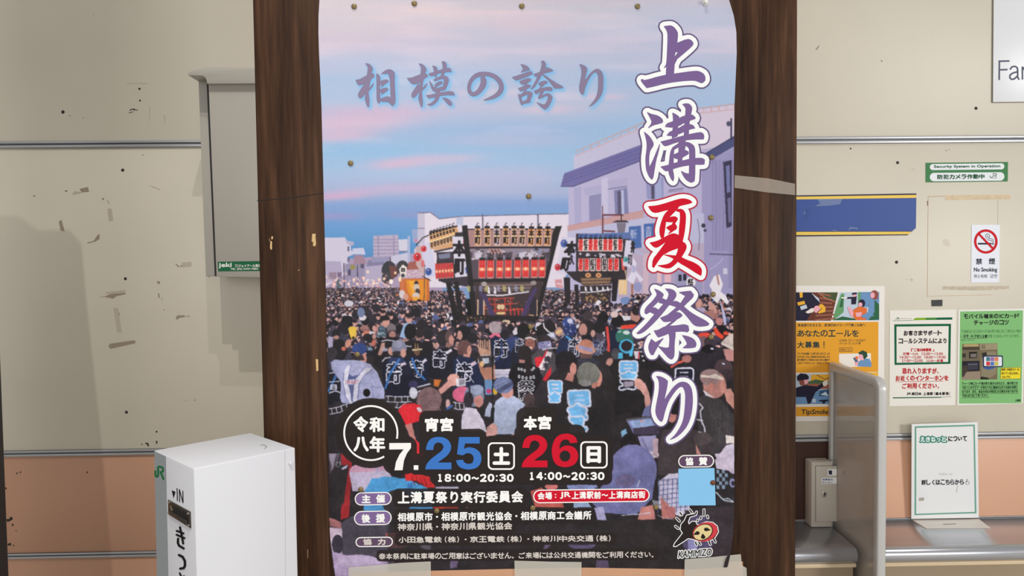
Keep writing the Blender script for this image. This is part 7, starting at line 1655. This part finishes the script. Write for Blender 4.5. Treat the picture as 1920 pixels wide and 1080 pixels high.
for x in (xa, xb): v += [(xp(y) + x, y, z) for y, z in po_] + [(xp(y) + x, y, z) for y, z in pi_]
for s in range(2):
    b_ = s * 2 * n
    for i in range(n - 1): f.append((b_ + i, b_ + i + 1, b_ + n + i + 1, b_ + n + i))
    f.append((b_ + n - 1, b_, b_ + n, b_ + 2 * n - 1))
for i in range(n):
    j = (i + 1) % n
    f.append((i, j, 2 * n + j, 2 * n + i)); f.append((n + i, n + j, 3 * n + j, 3 * n + i))
fr = mesh_obj('frame', v, f, FRM, pt)
bm = bmesh.new(); bm.from_mesh(fr.data); bmesh.ops.recalc_face_normals(bm, faces=bm.faces); bm.to_mesh(fr.data); bm.free()
bev(fr, .006, 3, 50)
v = [(xp(y) - .003, y, z) for y, z in pi_] + [(xp(y) + .003, y, z) for y, z in pi_]
o = mesh_obj('pane', v, [tuple(range(n)), tuple(range(2 * n - 1, n - 1, -1))] + [(i, i + n, (i + 1) % n + n, (i + 1) % n) for i in range(n)], PAN, pt)

# ------------------------------------------------------------------ small grey key box on the counter
kx0, kx1 = at(1521.5, 930, 2.341).x, xp(2.341) - .018
kz = at(1540, 866.6, 2.341).z
KG = mat('warm_grey_paint', (186, 178, 166), .4)
kb = empty('key_box', ((kx0 + kx1) / 2, 2.37, ZC)); tag(kb, 'small grey metal box with a lock and labels on the counter beside the partition', 'box')
box('body', kx0, kx1, 2.341, 2.393, ZC + .0005, kz, KG, kb, .002)
SK = wallsurf(2.341); kk = crop(1480, 760, 3.375)
dr = slab('door', kk(168, 386, 300, 384, 300, 735, 170, 735), SK, .0025, KG, kb, .0006)
P = Print(SK, .0003); P.line(kk(165, 738, 165, 383, 300, 381), .7, mat('gap', (90, 84, 78), .6), caps=False); P.line(kk(170, 345, 300, 345), 1.0, mat('gap2', (110, 100, 92), .6), caps=False); P.build('seam', kb)
SKD = wallsurf(2.341 - .0025)
lk = slab('lock', [(1545.8 + 4.6 * math.cos(t), 926.6 + 5.6 * math.sin(t)) for t in np.linspace(0, 6.28, 20, endpoint=False)], SKD, .003, mat('lock_chrome', (196, 192, 186), .22, .8), dr, .0006)
slab('keyhole', [(1545.2, 923.6), (1547, 923.6), (1547.6, 929), (1544.8, 929)], wallsurf(2.341 - .0055), .0004, BLACK, dr)
P = Print(SKD, .0003); LW, LB = ink((236, 236, 236)), ink((40, 50, 70))
P.poly(kk(243, 404, 300, 402, 300, 444, 241, 446), LW); P.poly(kk(205, 459, 300, 456, 300, 495, 205, 498), LW); P.text('整', 1553.4, 881.6, 1560.6, 889.8, LB, 1, .5); runp(P, '換算後の', 1542, 897.2, 1562, 901.2, ink((60, 90, 130)), 1, .1, 0); runp(P, 'お入れく', 1542, 902.4, 1562, 906.4, ink((60, 90, 130)), 1, .1, 0)
P.build('label', dr)

# ------------------------------------------------------------------ counter-top card leaning on the wall
YA = YR - .016
cs = empty('counter_card', at(1772, 972, YA)); tag(cs, 'white stand-up card with a green border on the steel counter', 'card')
dA = Vector((0, .012, 0))
LNp = at(1770, 968, YA)
lean_n = Vector((0, -1, -.055)).normalized()
CS = planesurf(LNp, lean_n)
CW_ = mat('card_white', (234, 235, 236), .5)
fc = slab('card', [(1709.2, 795.2), (1832.6, 791.4), (1835.0, 970.4), (1708.4, 972.6)], CS, .0012, CW_, cs, 0, -.0004)
fl = [at_z(1708.8, 973.4, ZC + .0015), at_z(1834.6, 972.4, ZC + .0015), at_z(1857.6, 989.6, ZC + .0015), at_z(1736.4, 990.6, ZC + .0015)]
o = mesh_obj('flap', fl + [p - Vector((0, 0, .0012)) for p in fl], [(0, 1, 2, 3), (7, 6, 5, 4), (0, 4, 5, 1), (1, 5, 6, 2), (2, 6, 7, 3), (3, 7, 4, 0)], mat('card_back', (226, 220, 212), .55), cs)
P = Print(CS, .0015); TEAL, TD, TK = ink((112, 166, 148)), ink((40, 130, 110)), ink((58, 56, 62))
kc = crop(1480, 760, 3.375)
P.ring(kc(792, 132, 1172, 121, 1182, 682, 791, 694), kc(802, 142, 1163, 131, 1172, 673, 801, 685), TEAL, 0)
for k, c in enumerate('えきねっと'):
    x = 1724.4 + k * 10.0
    g = 8.8 if c != 'っ' else 6.8
    for r, m, l in ((2.0, TD, 0),): P.fat_text(c, x + (10 - g) / 2, 818.4 + (0 if c != 'っ' else 2.6), x + (10 + g) / 2, 828.6 - k * .1, r, m, l)
    P.text(c, x + (10 - g) / 2, 818.4 + (0 if c != 'っ' else 2.6), x + (10 + g) / 2, 828.6 - k * .1, ink((226, 240, 236)), 1, .5)
runp(P, 'について', 1777, 817.4, 1813, 827.6, TK, 0, .55, -.6)
runp(P, '詳しくはこちらから', 1727, 899.0, 1807.4, 909.4, TK, 0, .45, -1.0)
P.line(kc(1118, 500, 1112, 485, 1117, 480, 1121, 488, 1121, 468, 1126, 468, 1127, 480, 1136, 484, 1135, 498, 1118, 500), .6, TK, 0)
runp(P, 'えきねっと', 1759, 886.6, 1786, 890.4, ink((170, 172, 172)), 0, 0, 0)
P.poly(kc(820, 584, 852, 582, 850, 602, 818, 604), ink((176, 170, 160))); P.line(kc(1064, 505, 1056, 550), .7, ink((170, 150, 120)), caps=False)
P.build('print', fc)
P = Print(lambda px, py, l=0: at_z(px, py, ZC + .0018 + l), .0); P.line(kc(972, 752, 1055, 750), 1.3, ink((150, 142, 136)), caps=False); P.build('crease', cs)
